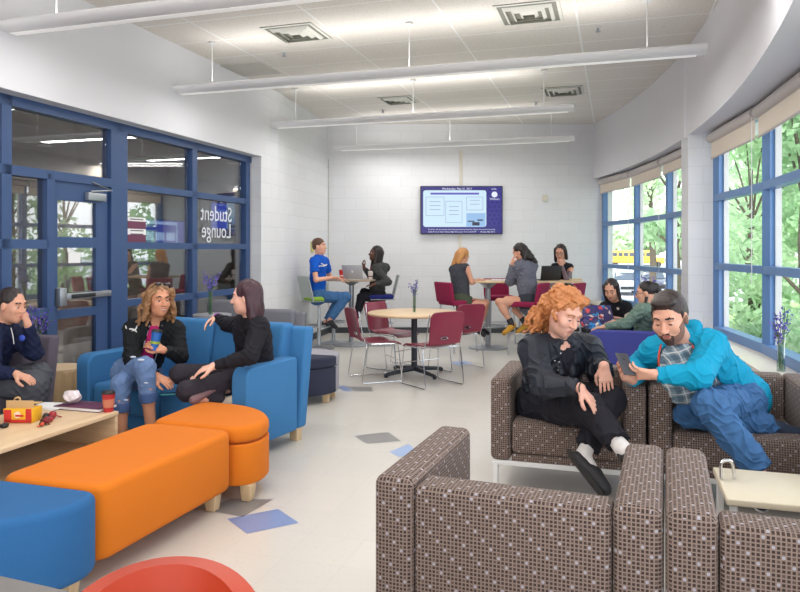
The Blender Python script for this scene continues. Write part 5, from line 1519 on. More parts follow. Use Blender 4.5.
for s in 'LR':
    a_ = J['kn'+s].lerp(J['an'+s], .80); Q = [cone(a_, J['an'+s], .043, .040, .01), cone(J['an'+s], J['an'+s].lerp(J['to'+s], .35), .040, .036, .02)]
    garment('sock', Q, NEAR, m_sock, body, o0)
for s in 'LR':
    d = (J['to'+s]-J['an'+s]).normalized(); shn = (J['kn'+s]-J['an'+s]).normalized()
    q = [cone(J['an'+s]-d*.015-shn*.035, J['to'+s]-shn*.008, .044, .034, .02), cone(J['an'+s].lerp(J['to'+s], .55), J['to'+s]+d*.015, .042, .030, .02)]
    n = (shn-d*shn.dot(d)).normalized(); q += [sub(cone(J['an'+s]+n*.03-d*.02, J['an'+s].lerp(J['to'+s], .42)+n*.03, .036, .030), .01), cut(J['an'+s]-n*.062, -n, .4)]
    s_ = garment('shoe', q, NEAR, m_shoeb, body, o0); skin('sole', [cone(J['an'+s]-d*.03-n*.055, J['to'+s]+d*.02-n*.038, .042, .034, .01, n, 3.5)], NEAR, plain('black_sole', (46, 44, 44), .8), s_, o0)
bm = nb(); c = J['wrR'].lerp(J['elR'], -.06)-o0; ax = (J['wrR']-J['elR']).normalized(); a1 = ax.orthogonal().normalized(); a2 = ax.cross(a1)
add_tube(bm, [c+(a1*math.cos(t)+a2*math.sin(t))*.034 for t in [2*PI*i/16 for i in range(17)]], .0035, 6); obj('bracelet', bm, m_black, body)
m_ging = hairmat('ginger_hair', (146, 80, 42), (220, 150, 92))
h = hd
Q = [h.e(0, -.025, .055, .089, .098, .083, .02), h.e(-.02, -.07, .0, .085, .07, .10, .03), h.e(0, -.085, .085, .060, .06, .055, .03), h.e(-.03, .030, .105, .06, .055, .025, .02),
     sub(h.e(0, .105, -.025, .066, .075, .085), .01)]
rd = random.Random(3); L = []
for i in range(70):
    a = rd.uniform(-1, 1); st_ = h.p(a*.075, -.05-rd.uniform(0, .05), rd.uniform(-.02, .09)); en = h.p(a*.125-.02, -.10-rd.uniform(-.03, .10), rd.uniform(-.24, -.11)); L.append((st_, en))
for i in range(6):
    s = -1; L.append((h.p(s*.080, .0-.012*i*.5, .06), h.p(s*(.088), -.04+rd.uniform(-.02, .03), -.06-rd.uniform(0, .06))))
L.append((h.p(.074, .03, .07), h.p(.083, .02, -.04)))
for i in range(12): L.append((h.p(rd.uniform(-.065, .065), .045, .098), h.p(rd.uniform(-.05, .05), -.07, .125)))
Q += locks(h, L, 5, .0135, .014, 12)
garment('hair', Q, .006, m_ging, body, o0, curls(.006, 150), 'curly ginger hair tied up at the crown')
bm = nb(); add_tube(bm, [h.p(-.045, -.02, .135)-o0, h.p(-.02, -.065, .15)-o0, h.p(.02, -.065, .15)-o0], .008, 8); obj('hair_clip', bm, m_black, body)

# ------------------------------------------------------------------ man in the turquoise hoodie
hd = Head(P(669.5, 317.5, 3.90), (-.58, -.72, -.36), (-.12, 0, 1), 1.13)
J = dict(neck=P(681, 343, 4.04), pel=P(736, 396, 4.28), shL=P(713, 346, 3.98), shR=P(654, 353, 4.16),
         elL=P(697, 376, 3.72), wrL=P(655, 374.5, 3.74), elR=P(640, 367, 4.34), wrR=P(632, 380, 3.90),
         hipL=P(742, 402, 4.12), hipR=P(728, 400, 4.30), knL=P(709, 405, 3.66), knR=P(690, 413, 3.98),
         anL=P(756, 466, 3.56), anR=P(766, 427, 4.02), toL=P(752, 496, 3.42), toR=P(797, 433, 3.98))
sk2 = skinmat('skin_light', (220, 166, 142))
spec = dict(build=1.25, vox=NEAR, skin=sk2, brow=plain('brow_dark', (50, 38, 34), .7), face=1.12,
            handL=dict(f=(-.97, .05, .02), n=(-.1, .75, .55), t=1, c=.75, s=1.05, th=.5), handR=dict(f=(-.75, -.35, .42), n=(.45, -.5, .55), t=1, c=.6, s=1.03))
body, o0, chest, waist, fr, b = person('dark-haired bearded man in a turquoise hoodie looking down at a phone', J, hd, spec)
m_turq = cloth('turquoise_jersey', (14, 150, 188), var=.05, fold=.004)
Q = top_prims(J, chest, waist, fr, 1.25, .022, 'long', wr=.042, low=.35, arm=1.05)
rv = (J['shR']-J['shL']).normalized()
Q += [sub(cone(J['neck']+fr*.12+Z*.05, chest+fr*.19, .070, .105), .01), sub(cone(chest+fr*.19, waist+fr*.20, .105, .105), .01), sub(cone(waist+fr*.20, J['pel']+fr*.21, .10, .06), .01)]
Q += [sub(ell(P(681, 371, 3.99), (.125, .15, .175), None), .01)]
jk = garment('hoodie', Q, NEAR, m_turq, body, o0, folds(.006, 26, 2.0))
Q = [cone(J['neck']-fr*.08-rv*.08+Z*.02, J['neck']-fr*.08+rv*.08+Z*.02, .042, .042, .02), cone(J['neck']-rv*.095+Z*.03, J['neck']-rv*.075+fr*.09-Z*.06, .036, .022, .03), cone(J['neck']+rv*.085+Z*.01, J['neck']+rv*.07+fr*.09-Z*.06, .032, .020, .03), cone(J['neck']-fr*.08-rv*.08, J['neck']-rv*.095+Z*.03, .04, .036, .02)]
garment('hood', Q, NEAR, m_turq, jk, o0, folds(.004, 35, 2))
m_trim = cloth('orange_trim', (200, 82, 62), fold=.001)
bm = nb()
for s, off in ((-1, .085), (1, .075)):
    pts = ([P(661, 345, 3.93), P(658, 358, 3.885), P(660, 372, 3.885)] if s > 0 else [P(692, 345, 3.90), P(698, 356, 3.875), P(704, 366, 3.87)])
    add_tube(bm, [p_-o0 for p_ in arc_path(pts, .08, 6)], .0055, 6)
obj('zip_trim', bm, m_trim, jk)
def plaid():
    m, nt, b_ = _mat('plaid_shirt'); t = nt.nodes.new('ShaderNodeTexCoord'); s = nt.nodes.new('ShaderNodeSeparateXYZ'); nt.links.new(t.outputs['Object'], s.inputs[0])
    d1 = M_(nt, 'ADD', M_(nt, 'MULTIPLY', s.outputs[0], .9), M_(nt, 'MULTIPLY', s.outputs[2], .35)); d2 = M_(nt, 'SUBTRACT', M_(nt, 'MULTIPLY', s.outputs[2], .95), M_(nt, 'MULTIPLY', s.outputs[0], .35))
    def st(d, fq, lo, hi):
        f_ = M_(nt, 'FRACT', M_(nt, 'MULTIPLY', d, fq)); return M_(nt, 'MULTIPLY', M_(nt, 'GREATER_THAN', f_, lo), M_(nt, 'LESS_THAN', f_, hi))
    c = lin((150, 170, 182))
    c = mixc(nt, M_(nt, 'MULTIPLY', st(d1, 18, .0, .42), .6), c, lin((60, 88, 110))); c = mixc(nt, M_(nt, 'MULTIPLY', st(d2, 18, .0, .42), .6), c, lin((60, 88, 110)))
    c = mixc(nt, M_(nt, 'MULTIPLY', st(d1, 18, .6, .7), .8), c, lin((224, 226, 226))); c = mixc(nt, M_(nt, 'MULTIPLY', st(d2, 18, .6, .7), .8), c, lin((224, 226, 226)))
    nt.links.new(c, b_.inputs['Base Color']); b_.inputs['Roughness'].default_value = .85; return m
Q = [ell(P(682, 371, 4.0), (.125, .13, .17), None, .05), ell(P(690, 388, 3.98), (.12, .11, .11), None, .05), cone(J['neck']+fr*.02-Z*.03, chest, .080, .150, .05, fr, 1.2), cone(chest, waist, .160, .155, .05, fr, 1.15), cone(waist, J['pel']-Z*.0, .155, .14, .05, fr, 1.15), cone(J['pel'], J['hipL']+Vector((-.06, -.06, .0)), .13, .08, .05)]
shm = plaid(); sh_ = garment('shirt', Q, NEAR, shm, body, o0, folds(.006, 26, 5), 'blue and white plaid shirt')
Q = [cone(J['neck']+rv*.03+fr*.055+Z*.03, J['neck']+rv*.055+fr*.11-Z*.055, .018, .010, .01), cone(J['neck']-rv*.03+fr*.055+Z*.03, J['neck']-rv*.055+fr*.11-Z*.055, .018, .010, .01)]
garment('collar', Q, NEAR, shm, sh_, o0)
m_jean = cloth('blue_jeans', (66, 108, 156), var=.22, fold=.006, fscale=9)
Q = leg_prims(J, 1.14, .016, an=.076, kn=1.08, parts=1.10)
garment('jeans', Q, NEAR, m_jean, body, o0, folds(.009, 28, 6))
m_shoen = plain('navy_shoe', (44, 56, 78), .7, var=.1)
shoe(body, o0, J['anR']+Vector((.03, 0, -.01)), J['toR'], m_shoen, NEAR, Vector((.1, -.75, .6)), .046, m_white)
shoe(body, o0, J['anL']-Z*.05, J['anL']+Vector((-.06, -.17, -.13)), m_shoen, NEAR, None, .046, m_white)
m_brn = hairmat('dark_brown_hair', (30, 22, 20), (60, 46, 42))
h = hd
Q = [h.e(0, -.022, .046, .081, .096, .088, .02), h.e(0, .040, .100, .058, .045, .024, .02), h.e(0, -.06, .0, .072, .055, .07, .03), cone(h.p(-.073, .014, .035), h.p(-.073, .016, -.002), .009, .006, .01), cone(h.p(.073, .014, .035), h.p(.073, .016, -.002), .009, .006, .01),
     sub(h.e(0, .118, .0, .074, .065, .085), .008), sub(h.e(-.085, .0, -.012, .02, .026, .036), .005), sub(h.e(.085, .0, -.012, .02, .026, .036), .005)]
garment('hair', Q, NEAR, m_brn, body, o0, strands(.0012, h.f, 300, 30, .01))
m_brd = plain('beard_stubble', (132, 98, 84), .8, var=.25, nscale=160)
def beard_clip(h):
    c, q = h.c, h.s
    def f(x, y, z):
        dx, dy, dz = (x-c.x)/q, (y-c.y)/q, (z-c.z)/q
        lx = np.abs(dx*h.r.x+dy*h.r.y+dz*h.r.z); ly = dx*h.f.x+dy*h.f.y+dz*h.f.z; lz = dx*h.u.x+dy*h.u.y+dz*h.u.z
        top = np.where(lx > .050, -.012+(.066-lx)*-1.6, -.042-(.0)*lx)
        d = np.maximum(lz-top, .0-ly-.005)
        ch = .027-np.sqrt((lx-.040)**2+(ly-.085)**2*.5+(lz+.034)**2)
        lip = 1-np.sqrt((lx/.021)**2+((lz+.0615)/.0105)**2)
        nk = -.108-lz-(ly-.04)*.35
        return np.maximum(np.maximum(d, ch), np.maximum(np.where(ly > .06, lip*.01, -1), nk)).astype(np.float32)
    return f
bd_ = skin('beard', h.prims(1.12), .0038, [m_brd, plain('goatee_dark', (74, 52, 46), .8, var=.2, nscale=160)], body, o0, clip=(.0016, beard_clip(h)), paint=[(h.e(0, .07, -.098, .024, .04, .026), 1), (h.e(-.024, .08, -.068, .007, .03, .028), 1), (h.e(.024, .08, -.068, .007, .03, .028), 1), (h.e(0, .09, -.046, .026, .03, .006), 1)])
# phone held between his hands
pc = P(625.5, 364, 3.78); e = empty('phone', 'dark smartphone held by the man in the turquoise hoodie', 'phone', pc, 0)
Rm = (Matrix.Rotation(.35, 4, 'Z') @ Matrix.Rotation(math.radians(-46), 4, 'X') @ Matrix.Rotation(.12, 4, 'Y'))
bm = nb(); add_box(bm, (0, 0, 0), (.074, .009, .145), .004, Rm); obj('phone_body', bm, plain('space_grey', (84, 86, 92), .35, metal=.5), e)
bm = nb(); add_box(bm, (0, .0048, 0), (.068, .0008, .135), 0, Rm); obj('phone_screen', bm, emi('phone_glow', (150, 170, 190), .4), e)
bm = nb(); bmesh.ops.create_uvsphere(bm, u_segments=10, v_segments=6, radius=.0065)
for v in bm.verts: v.co = Rm @ Vector((v.co.x, -.0047+v.co.y*.08, v.co.z+.028))
obj('logo_mark', bm, plain('mark_dark', (40, 42, 46), .3), e)

# ------------------------------------------------------------------ curly haired woman with the blue can on the sofa
hd = Head(P(159, 300.5, 5.22), (.62, -.72, -.02), (.06, 0, 1), .98)
J = dict(neck=P(155, 322, 5.30), pel=P(139, 371, 5.42), shL=P(176, 330, 5.40), shR=P(132, 330, 5.26),
         elL=P(180, 356, 5.24), wrL=P(163, 350, 5.02), elR=P(133, 360, 5.12), wrR=P(157, 376, 4.98),
         hipL=P(150, 375, 5.40), hipR=P(129, 374, 5.34), knL=P(121, 384, 4.98), knR=P(145, 367, 4.90),
         anL=P(122, 442, 4.90), anR=P(152, 438, 4.92), toL=P(126, 452, 4.74), toR=P(158, 449, 4.80))
J['hipL'], J['hipR'] = P(146, 374, 5.42), P(127, 373, 5.32)
# crossed: her left leg (image right hip) goes under, right knee leads on top
sk3 = skinmat('skin_warm', (200, 142, 112))
spec = dict(build=1.02, vox=MID, skin=sk3, brow=m_iris, down=False, lips=plain('lips_red', (172, 88, 80), .4),
            handL=dict(f=(-.75, -.35, .55), n=(-.45, .5, -.2), t=1, c=.8, s=.95), handR=dict(f=(.85, -.3, -.35), n=(-.1, .35, -.9), t=-1, c=.35, s=.95))
body, o0, chest, waist, fr, b = person('smiling curly-haired woman in a black track jacket on the blue sofa, holding a blue cup', J, hd, spec)
m_trk = cloth('black_track', (24, 26, 30), fold=.004)
rv = (J['shR']-J['shL']).normalized()
Q = top_prims(J, chest, waist, fr, 1.04, .018, 'long', wr=.036, low=.35)
Q += [sub(cone(J['neck']+fr*.11+Z*.04, chest+fr*.125, .045, .046), .01), sub(cone(chest+fr*.125, waist+fr*.135, .046, .052), .01), sub(cone(waist+fr*.135, J['pel']+fr*.14, .052, .065), .01)]
jk = garment('jacket', Q, MID, m_trk, body, o0, folds(.006, 24, 1.5), 'black track jacket with a white logo on the shoulder')
bm = nb(); pts = [J['neck']-rv*.045+fr*.07+Z*.01, chest-rv*.055+fr*.118, waist-rv*.06+fr*.125, J['pel']-rv*.07+fr*.12+Z*.05]
add_tube(bm, [p_-o0 for p_ in arc_path(pts, .06, 5)], .004, 6); pts = [J['neck']+rv*.045+fr*.07+Z*.01, chest+rv*.055+fr*.118, waist+rv*.06+fr*.125, J['pel']+rv*.07+fr*.12+Z*.05]
add_tube(bm, [p_-o0 for p_ in arc_path(pts, .06, 5)], .004, 6); obj('zip', bm, m_alu, jk)
# white interlocking-arcs logo on her upper sleeve
bm = nb(); lc = P(131, 330, 5.183); fx = Vector((.98, -.18, 0)).normalized(); fz = Vector((0, -.12, 1)).normalized()
def lg(x, z): return lc+fx*x*1.35+fz*z*1.35-o0+Vector((0, abs(x)*.25, 0))
for sgn in (1, -1):
    add_tube(bm, [lg(.034*math.cos(t), sgn*(-.024+.030*math.sin(t))) for t in [PI*i/10 for i in range(11)]], [.003]+[.0055]*9+[.003], 6)
obj('sleeve_logo', bm, m_white, jk, uv=False)
Q = [cone(J['neck'].lerp(chest, .25)+fr*.012, chest, .075, .122, .05, fr, 1.25), cone(chest, waist, .130, .122, .05, fr, 1.2), cone(waist, J['pel'], .122, .135, .05, fr, 1.2)]
garment('top', Q, MID, cloth('magenta_top', (176, 34, 104), fold=.003), body, o0, folds(.003, 30, 2))
m_ljean = cloth('light_jeans', (104, 130, 172), var=.16, fold=.005, fscale=9)
Q = leg_prims(J, 1.05, .012, an=.056, kn=1.02, parts=.48)
jn = garment('jeans', Q, MID, m_ljean, body, o0, folds(.005, 24, 7))
for s in 'LR':
    a_ = J['kn'+s].lerp(J['an'+s], .42); d = (J['an'+s]-J['kn'+s]).normalized()
    skin('cuff', [cone(a_-d*.02, a_+d*.03, .064, .062, .005), cut(a_+d*.035, d, .1), cut(a_-d*.03, -d, .1)], MID, cloth('cuff_denim', (70, 94, 140), fold=.002), jn, o0)
bm = nb()
for (px, py, dd, w) in ((133, 357, 4.90, .03), (141, 360, 4.82, .035), (146, 383, 4.84, .022), (126, 400, 4.84, .022)):
    bmesh.ops.create_uvsphere(bm, u_segments=10, v_segments=6, radius=w*.6, matrix=Matrix.Translation(P(px, py, dd)-o0) @ Matrix.Diagonal((1.2, .6, .45, 1)))
obj('torn_patch', bm, plain('frayed_denim', (190, 200, 216), .9), jn, uv=False)
for s in 'LR': shoe(body, o0, J['an'+s]+Z*.01, J['to'+s]+Z*.02, m_shoeb, MID)
m_brl = hairmat('caramel_curls', (76, 50, 36), (176, 132, 88)); h = hd
Q = [h.e(0, -.025, .048, .088, .096, .088, .02), h.e(0, -.07, -.01, .088, .06, .09, .03), sub(h.e(0, .115, -.015, .066, .07, .09), .008)]
rd = random.Random(9); L = []
for i in range(34):
    a = rd.uniform(-1, 1)
    L.append((h.p(a*.082, -.03-rd.uniform(0, .04), rd.uniform(.0, .08)), h.p(a*.125, -.05-rd.uniform(-.03, .05), rd.uniform(-.20, -.10))))
for i in range(7):
    L.append((h.p(-.075, .03, .075), h.p(-.105-rd.uniform(0, .02), .02+rd.uniform(-.04, .02), -.09-rd.uniform(0, .08)))); L.append((h.p(.075, .02, .075), h.p(.10, .0, -.10-rd.uniform(0, .07))))
Q += locks(h, L, 4, .017, .012, 9)
garment('hair', Q, .0065, m_brl, body, o0, curls(.004, 140), 'long caramel curls')
bm = nb()
for x in (-1, 1):
    bmesh.ops.create_uvsphere(bm, u_segments=12, v_segments=8, radius=.026, matrix=Matrix.Translation(h.p(x*.034, .052, .128)-o0) @ Matrix.Diagonal((1.1, .8, .45, 1)))
    add_tube(bm, [h.p(x*.060, .045, .122)-o0, h.p(x*.088, -.04, .05)-o0], .003, 6)
add_tube(bm, [h.p(-.01, .06, .132)-o0, h.p(.01, .06, .132)-o0], .003, 6); obj('sunglasses', bm, m_lens, body, uv=False)
def smile(h, body, o0):
    bm = nb(); bmesh.ops.create_uvsphere(bm, u_segments=12, v_segments=8, radius=1, matrix=Matrix.Translation(h.p(0, .0915, -.0615)-o0) @ Matrix(((h.r.x, h.f.x, h.u.x, 0), (h.r.y, h.f.y, h.u.y, 0), (h.r.z, h.f.z, h.u.z, 0), (0, 0, 0, 1))) @ Matrix.Diagonal((.018, .006, .005, 1)))
    obj('teeth', bm, m_eyew, body, uv=False)
smile(h, body, o0)
c = P(154, 350, 5.0); e = cup('tumbler', 'blue insulated cup held by the curly-haired woman', c, .028, .036, .13, (32, 98, 176), None, (34, 36, 44), None, (150, 170, 60)); e.rotation_euler = (-.05, .14, 0)
c = P(171, 383.5, 4.97); bm = nb(); add_box(bm, (0, 0, .005), (.14, .07, .008), .003, Matrix.Rotation(.3, 4, 'Z'))
e = empty('phone', 'phone in a teal case lying on the blue sofa seat', 'phone', (c.x, c.y, .4555)); obj('phone_case', bm, plain('teal_case', (40, 140, 140), .4), e)
bm = nb(); add_box(bm, (0, 0, .0095), (.125, .058, .001), 0, Matrix.Rotation(.3, 4, 'Z')); obj('phone_screen', bm, m_lens, e)

# ------------------------------------------------------------------ dark haired woman in black on the sofa
hd = Head(P(246, 297.5, 5.06), (-.98, -.02, -.06), (.05, 0, 1), .98)
J = dict(neck=P(252, 319, 5.12), pel=P(255, 372, 5.30), shL=P(259, 328, 4.99), shR=P(240, 326, 5.28),
         elL=P(250, 356, 4.82), wrL=P(214, 366, 4.78), elR=P(228, 324, 5.48), wrR=P(216, 317, 5.62),
         hipL=P(253, 378, 5.20), hipR=P(248, 376, 5.36), knL=P(187, 391, 4.76), knR=P(180, 374, 5.02),
         anL=P(226, 402, 4.94), anR=P(216, 394, 5.10), toL=P(250, 396, 4.92), toR=P(238, 392, 5.06))
spec = dict(build=1.12, vox=MID, skin=skinmat('skin_pale', (226, 178, 158)), brow=m_iris, down=False,
            handR=dict(f=(-.62, -.55, -.45), n=(.3, -.3, -.8), t=1, c=.45, s=.95), handL=dict(f=(-.9, -.1, -.25), n=(0, .2, -.95), t=1, c=.4, s=.95))
body, o0, chest, waist, fr, b = person('dark-haired woman in a black top on the blue sofa, arm along its back', J, hd, spec)
m_blk = cloth('black_jersey', (28, 27, 34), fold=.004)
Q = top_prims(J, chest, waist, fr, 1.14, .014, 'long', wr=.034, low=.35)
garment('shirt', Q, MID, m_blk, body, o0, folds(.006, 24, 2.5), 'long-sleeved black top')
m_legg = cloth('charcoal_leggings', (48, 44, 52), fold=.002)
Q = leg_prims(J, 1.12, .008, an=.045, parts=.92); lgn = garment('leggings', Q, MID, m_legg, body, o0, folds(.003, 24, 3.5), paint=None)
q = J['hipL'].lerp(J['knL'], .45)+Vector((.0, -.085, .0)); skin('mesh_panel', [cone(q, J['knL']+Vector((.06, -.055, -.05)), .012, .030, .02)], MID, plain('sheer_panel', (112, 84, 88), .7), lgn, o0)
shoe(body, o0, J['anL']+Vector((.03, -.03, .0)), J['toL'], plain('canvas_shoe', (176, 164, 148), .8), MID, Vector((0, .2, 1)), .040, plain('pale_sole', (170, 160, 146), .8))
shoe(body, o0, J['anR'], J['toR'], MATS['canvas_shoe'], MID, Vector((0, .2, 1)), .038, MATS['pale_sole'])
bm = nb(); c = J['wrR'].lerp(J['elR'], .10)-o0; ax = (J['wrR']-J['elR']).normalized(); a1 = ax.orthogonal().normalized(); a2 = ax.cross(a1)
add_tube(bm, [c+(a1*math.cos(t)+a2*math.sin(t))*.033 for t in [2*PI*i/16 for i in range(17)]], .006, 6); obj('wristband', bm, plain('purple_band', (150, 60, 170), .5), body)
m_pl = hairmat('plum_brown_hair', (34, 20, 28), (82, 52, 62)); h = hd
Q = [h.e(0, -.025, .045, .088, .100, .092, .02), h.e(0, -.065, -.05, .082, .062, .10, .04), h.e(0, -.06, -.12, .075, .058, .075, .04), cone(h.p(-.076, -.03, .05), h.p(-.080, -.05, -.14), .026, .026, .02), cone(h.p(.076, -.03, .05), h.p(.080, -.05, -.14), .026, .026, .02), sub(h.e(0, .130, -.03, .11, .110, .115), .008)]
garment('hair', Q, MID, m_pl, body, o0, strands(.005, h.f, 150, 20, .012), 'straight plum-brown shoulder-length hair')
smile(h, body, o0)

# ------------------------------------------------------------------ girl in the navy sweatshirt, far left
hd = Head(P(12, 305.5, 4.86), (.95, -.25, -.16), (.10, 0, 1), .96)
J = dict(neck=P(2, 326, 4.90), pel=P(-22, 384, 4.95), shL=P(14, 336, 5.02), shR=P(-8, 336, 4.78),
         elL=P(34, 352, 4.98), wrL=P(28, 325, 4.88), elR=P(-10, 372, 4.66), wrR=P(16, 374, 4.66),
         hipL=P(-18, 384, 5.04), hipR=P(-24, 386, 4.86), knL=P(38, 376, 5.02), knR=P(34, 384, 4.80),
         anL=P(34, 440, 5.0), anR=P(30, 446, 4.84), toL=P(50, 452, 4.98), toR=P(46, 458, 4.80))
spec = dict(build=.98, vox=MID, skin=skinmat('skin_olive', (206, 154, 130)), brow=m_iris,
            handL=dict(f=(-.25, -.1, .95), n=(-.85, 0, -.2), t=-1, c=1.2, s=.92), handR=dict(f=(.9, -.15, -.25), n=(0, .1, -.95), t=-1, c=.3, s=.95))
body, o0, chest, waist, fr, b = person('girl in a navy sweatshirt resting her chin on her fist at the left edge', J, hd, spec)
m_navy = cloth('navy_fleece', (24, 32, 62), fold=.004)
rv = (J['shR']-J['shL']).normalized()
Q = top_prims(J, chest, waist, fr, 1.04, .020, 'long', wr=.040, low=.3); sw = garment('sweatshirt', Q, MID, m_navy, body, o0, folds(.006, 22, 4.5), 'navy quarter-zip sweatshirt')
Q = [cone(J['neck']+(a_ - Vector((0, 0, 0))), J['neck']+b_, .020, .020, .012) for a_, b_ in ((-rv*.06, -fr*.06), (-fr*.06, rv*.06), (rv*.06, fr*.06), (fr*.06, -rv*.06))]
garment('collar', Q, MID, m_navy, sw, o0)
bm = nb(); add_tube(bm, [P(11, 328, 4.80)-o0, P(13, 336, 4.78)-o0, P(14, 344, 4.77)-o0], .003, 6); obj('zip', bm, m_alu, sw)
bm = nb(); bmesh.ops.create_uvsphere(bm, u_segments=12, v_segments=8, radius=.022, matrix=Matrix.Translation(P(22, 338, 4.835)-o0) @ Matrix.Diagonal((1, .3, 1, 1))); obj('chest_badge', bm, plain('badge_blue', (40, 70, 170), .6), sw, uv=False)
garment('sweatpants', leg_prims(J, 1.06, .020, an=.060, kn=1.2, parts=.9), MID, cloth('grey_sweatpants', (78, 80, 88), fold=.004), body, o0, folds(.006, 22, 5))
for s in 'LR': shoe(body, o0, J['an'+s], J['to'+s], m_shoeb, MID)
m_bh = hairmat('black_hair', (22, 18, 20), (54, 44, 44)); h = hd
Q = [h.e(0, -.022, .046, .082, .096, .085, .02), h.e(0, -.075, .01, .066, .05, .065, .03), sub(h.e(0, .118, -.02, .074, .075, .098), .006), sub(h.e(.085, .0, -.012, .02, .026, .036), .005), cone(h.p(0, -.10, .02), h.p(0, -.15, .0), .035, .045, .02), cone(h.p(0, -.15, .0), h.p(0, -.16, -.10), .04, .02, .02)]
garment('hair', Q, MID, m_bh, body, o0, strands(.002, h.f, 240, 20, .005), 'black hair pulled back in a low ponytail')

# ------------------------------------------------------------------ pub table, left: man in blue and woman in black
hd = Head(P(319.5, 246.5, 10.48), (.95, -.28, .03), (0, 0, 1), .98)
J = dict(neck=P(319, 256, 10.50), pel=P(317, 292, 10.56), shL=P(325, 262, 10.72), shR=P(314, 262, 10.36),
         elL=P(330, 278, 10.86), wrL=P(340, 279.5, 10.72), elR=P(316, 280, 10.26), wrR=P(332, 277.5, 10.42),
         hipL=P(318, 296, 10.64), hipR=P(317, 297, 10.48), knL=P(340, 298, 10.74), knR=P(346, 297, 10.40),
         anL=P(326, 322, 10.66), anR=P(330, 320, 10.38), toL=P(334, 326, 10.58), toR=P(336, 327, 10.26))
spec = dict(build=.98, vox=FAR, skin=skinmat('skin_light', (220, 166, 142)), brow=m_iris, down=False, handL=dict(f=(.8, -.2, 0), n=(0, 0, -1), t=-1, c=.5), handR=dict(f=(.95, .1, .05), n=(0, 0, -1), t=1, c=.4))
body, o0, chest, waist, fr, b = person('man in a bright blue t-shirt and jeans on a bar stool', J, hd, spec)
m_bt = cloth('royal_blue_jersey', (16, 86, 190), fold=.004, var=.06)
ts = garment('t_shirt', top_prims(J, chest, waist, fr, 1.04, .014, 'short', low=.35), FAR, m_bt, body, o0, folds(.006, 24, 1))
bm = nb(); add_tube(bm, [P(316.5, 267.5, 10.33)-o0, P(320, 266, 10.335)-o0, P(324, 266, 10.38)-o0, P(327, 264.5, 10.42)-o0], .008, 6); add_tube(bm, [P(321, 263.5, 10.37)-o0, P(325, 265, 10.40)-o0], .006, 6); obj('chest_print', bm, m_white, ts)
garment('jeans', leg_prims(J, 1.0, .014, an=.060, kn=1.08, parts=.95), FAR, m_jean, body, o0, folds(.006, 24, 2))
for s in 'LR': shoe(body, o0, J['an'+s]-Z*.03, J['to'+s], m_shoeb, FAR)
h = hd; Q = [h.e(0, -.022, .050, .084, .100, .086, .02), h.e(0, -.06, .0, .072, .055, .06, .02), sub(h.e(0, .125, -.01, .09, .07, .095), .006), sub(h.e(0, -.02, -.09, .1, .12, .045), .01)]
garment('hair', Q, .007, hairmat('short_brown_hair', (58, 38, 30), (104, 70, 52)), body, o0, strands(.002, h.f, 240))

hd = Head(P(375.5, 253.5, 10.92), (-.93, -.30, .10), (0, 0, 1), .97)
J = dict(neck=P(379, 264, 10.96), pel=P(377, 294, 11.0), shL=P(376, 269, 10.78), shR=P(386, 268, 11.12),
         elL=P(388, 282, 10.74), wrL=P(375, 284, 10.68), elR=P(371, 276, 11.0), wrR=P(364, 267.5, 10.86),
         hipL=P(378, 297, 10.92), hipR=P(379, 296, 11.08), knL=P(361, 297, 10.80), knR=P(364, 292, 11.05),
         anL=P(355, 321, 10.86), anR=P(359, 313, 11.0), toL=P(346, 324, 10.80), toR=P(350, 318, 10.95))
J['wrR'] = P(364, 268, 10.84)
m_skd = skinmat('skin_dark', (96, 62, 48))
spec = dict(build=.94, vox=FAR, skin=m_skd, brow=m_iris, down=False, lips=plain('lips_dark', (120, 60, 58), .5), handL=dict(f=(-.9, .1, -.1), n=(0, 0, -1), t=1, c=.4, s=.92), handR=dict(f=(-.3, 0, .95), n=(.8, .2, 0), t=-1, c=.8, s=.92))
body, o0, chest, waist, fr, b = person('smiling woman with long black hair and dark jacket on a bar stool', J, hd, spec)
garment('jacket', top_prims(J, chest, waist, fr, 1.0, .018, 'long', wr=.036, low=.5), FAR, cloth('olive_black_jacket', (66, 68, 66), fold=.004), body, o0, folds(.008, 26, 3), 'dark grey-green jacket')
garment('trousers', leg_prims(J, .98, .010, an=.046, parts=.93), FAR, m_btr, body, o0, folds(.004, 24, 2))
for s in 'LR': shoe(body, o0, J['an'+s]-Z*.02, J['to'+s], plain('white_shoe', (222, 220, 218), .6), FAR, None, .038, m_white)
h = hd; Q = [h.e(0, -.025, .044, .086, .098, .09, .02), cone(h.p(.0, -.06, .0), h.p(.0, -.06, -.24), .075, .055, .04), cone(h.p(.078, .0, .04), h.p(.085, .02, -.27), .028, .022, .02), cone(h.p(-.078, .0, .04), h.p(-.08, .02, -.25), .028, .022, .02), sub(h.e(0, .125, -.03, .073, .078, .10), .006)]
garment('hair', Q, .008, m_bh, body, o0, strands(.004, h.f, 160, 20, .01), 'very long straight black hair'); smile(h, body, o0)

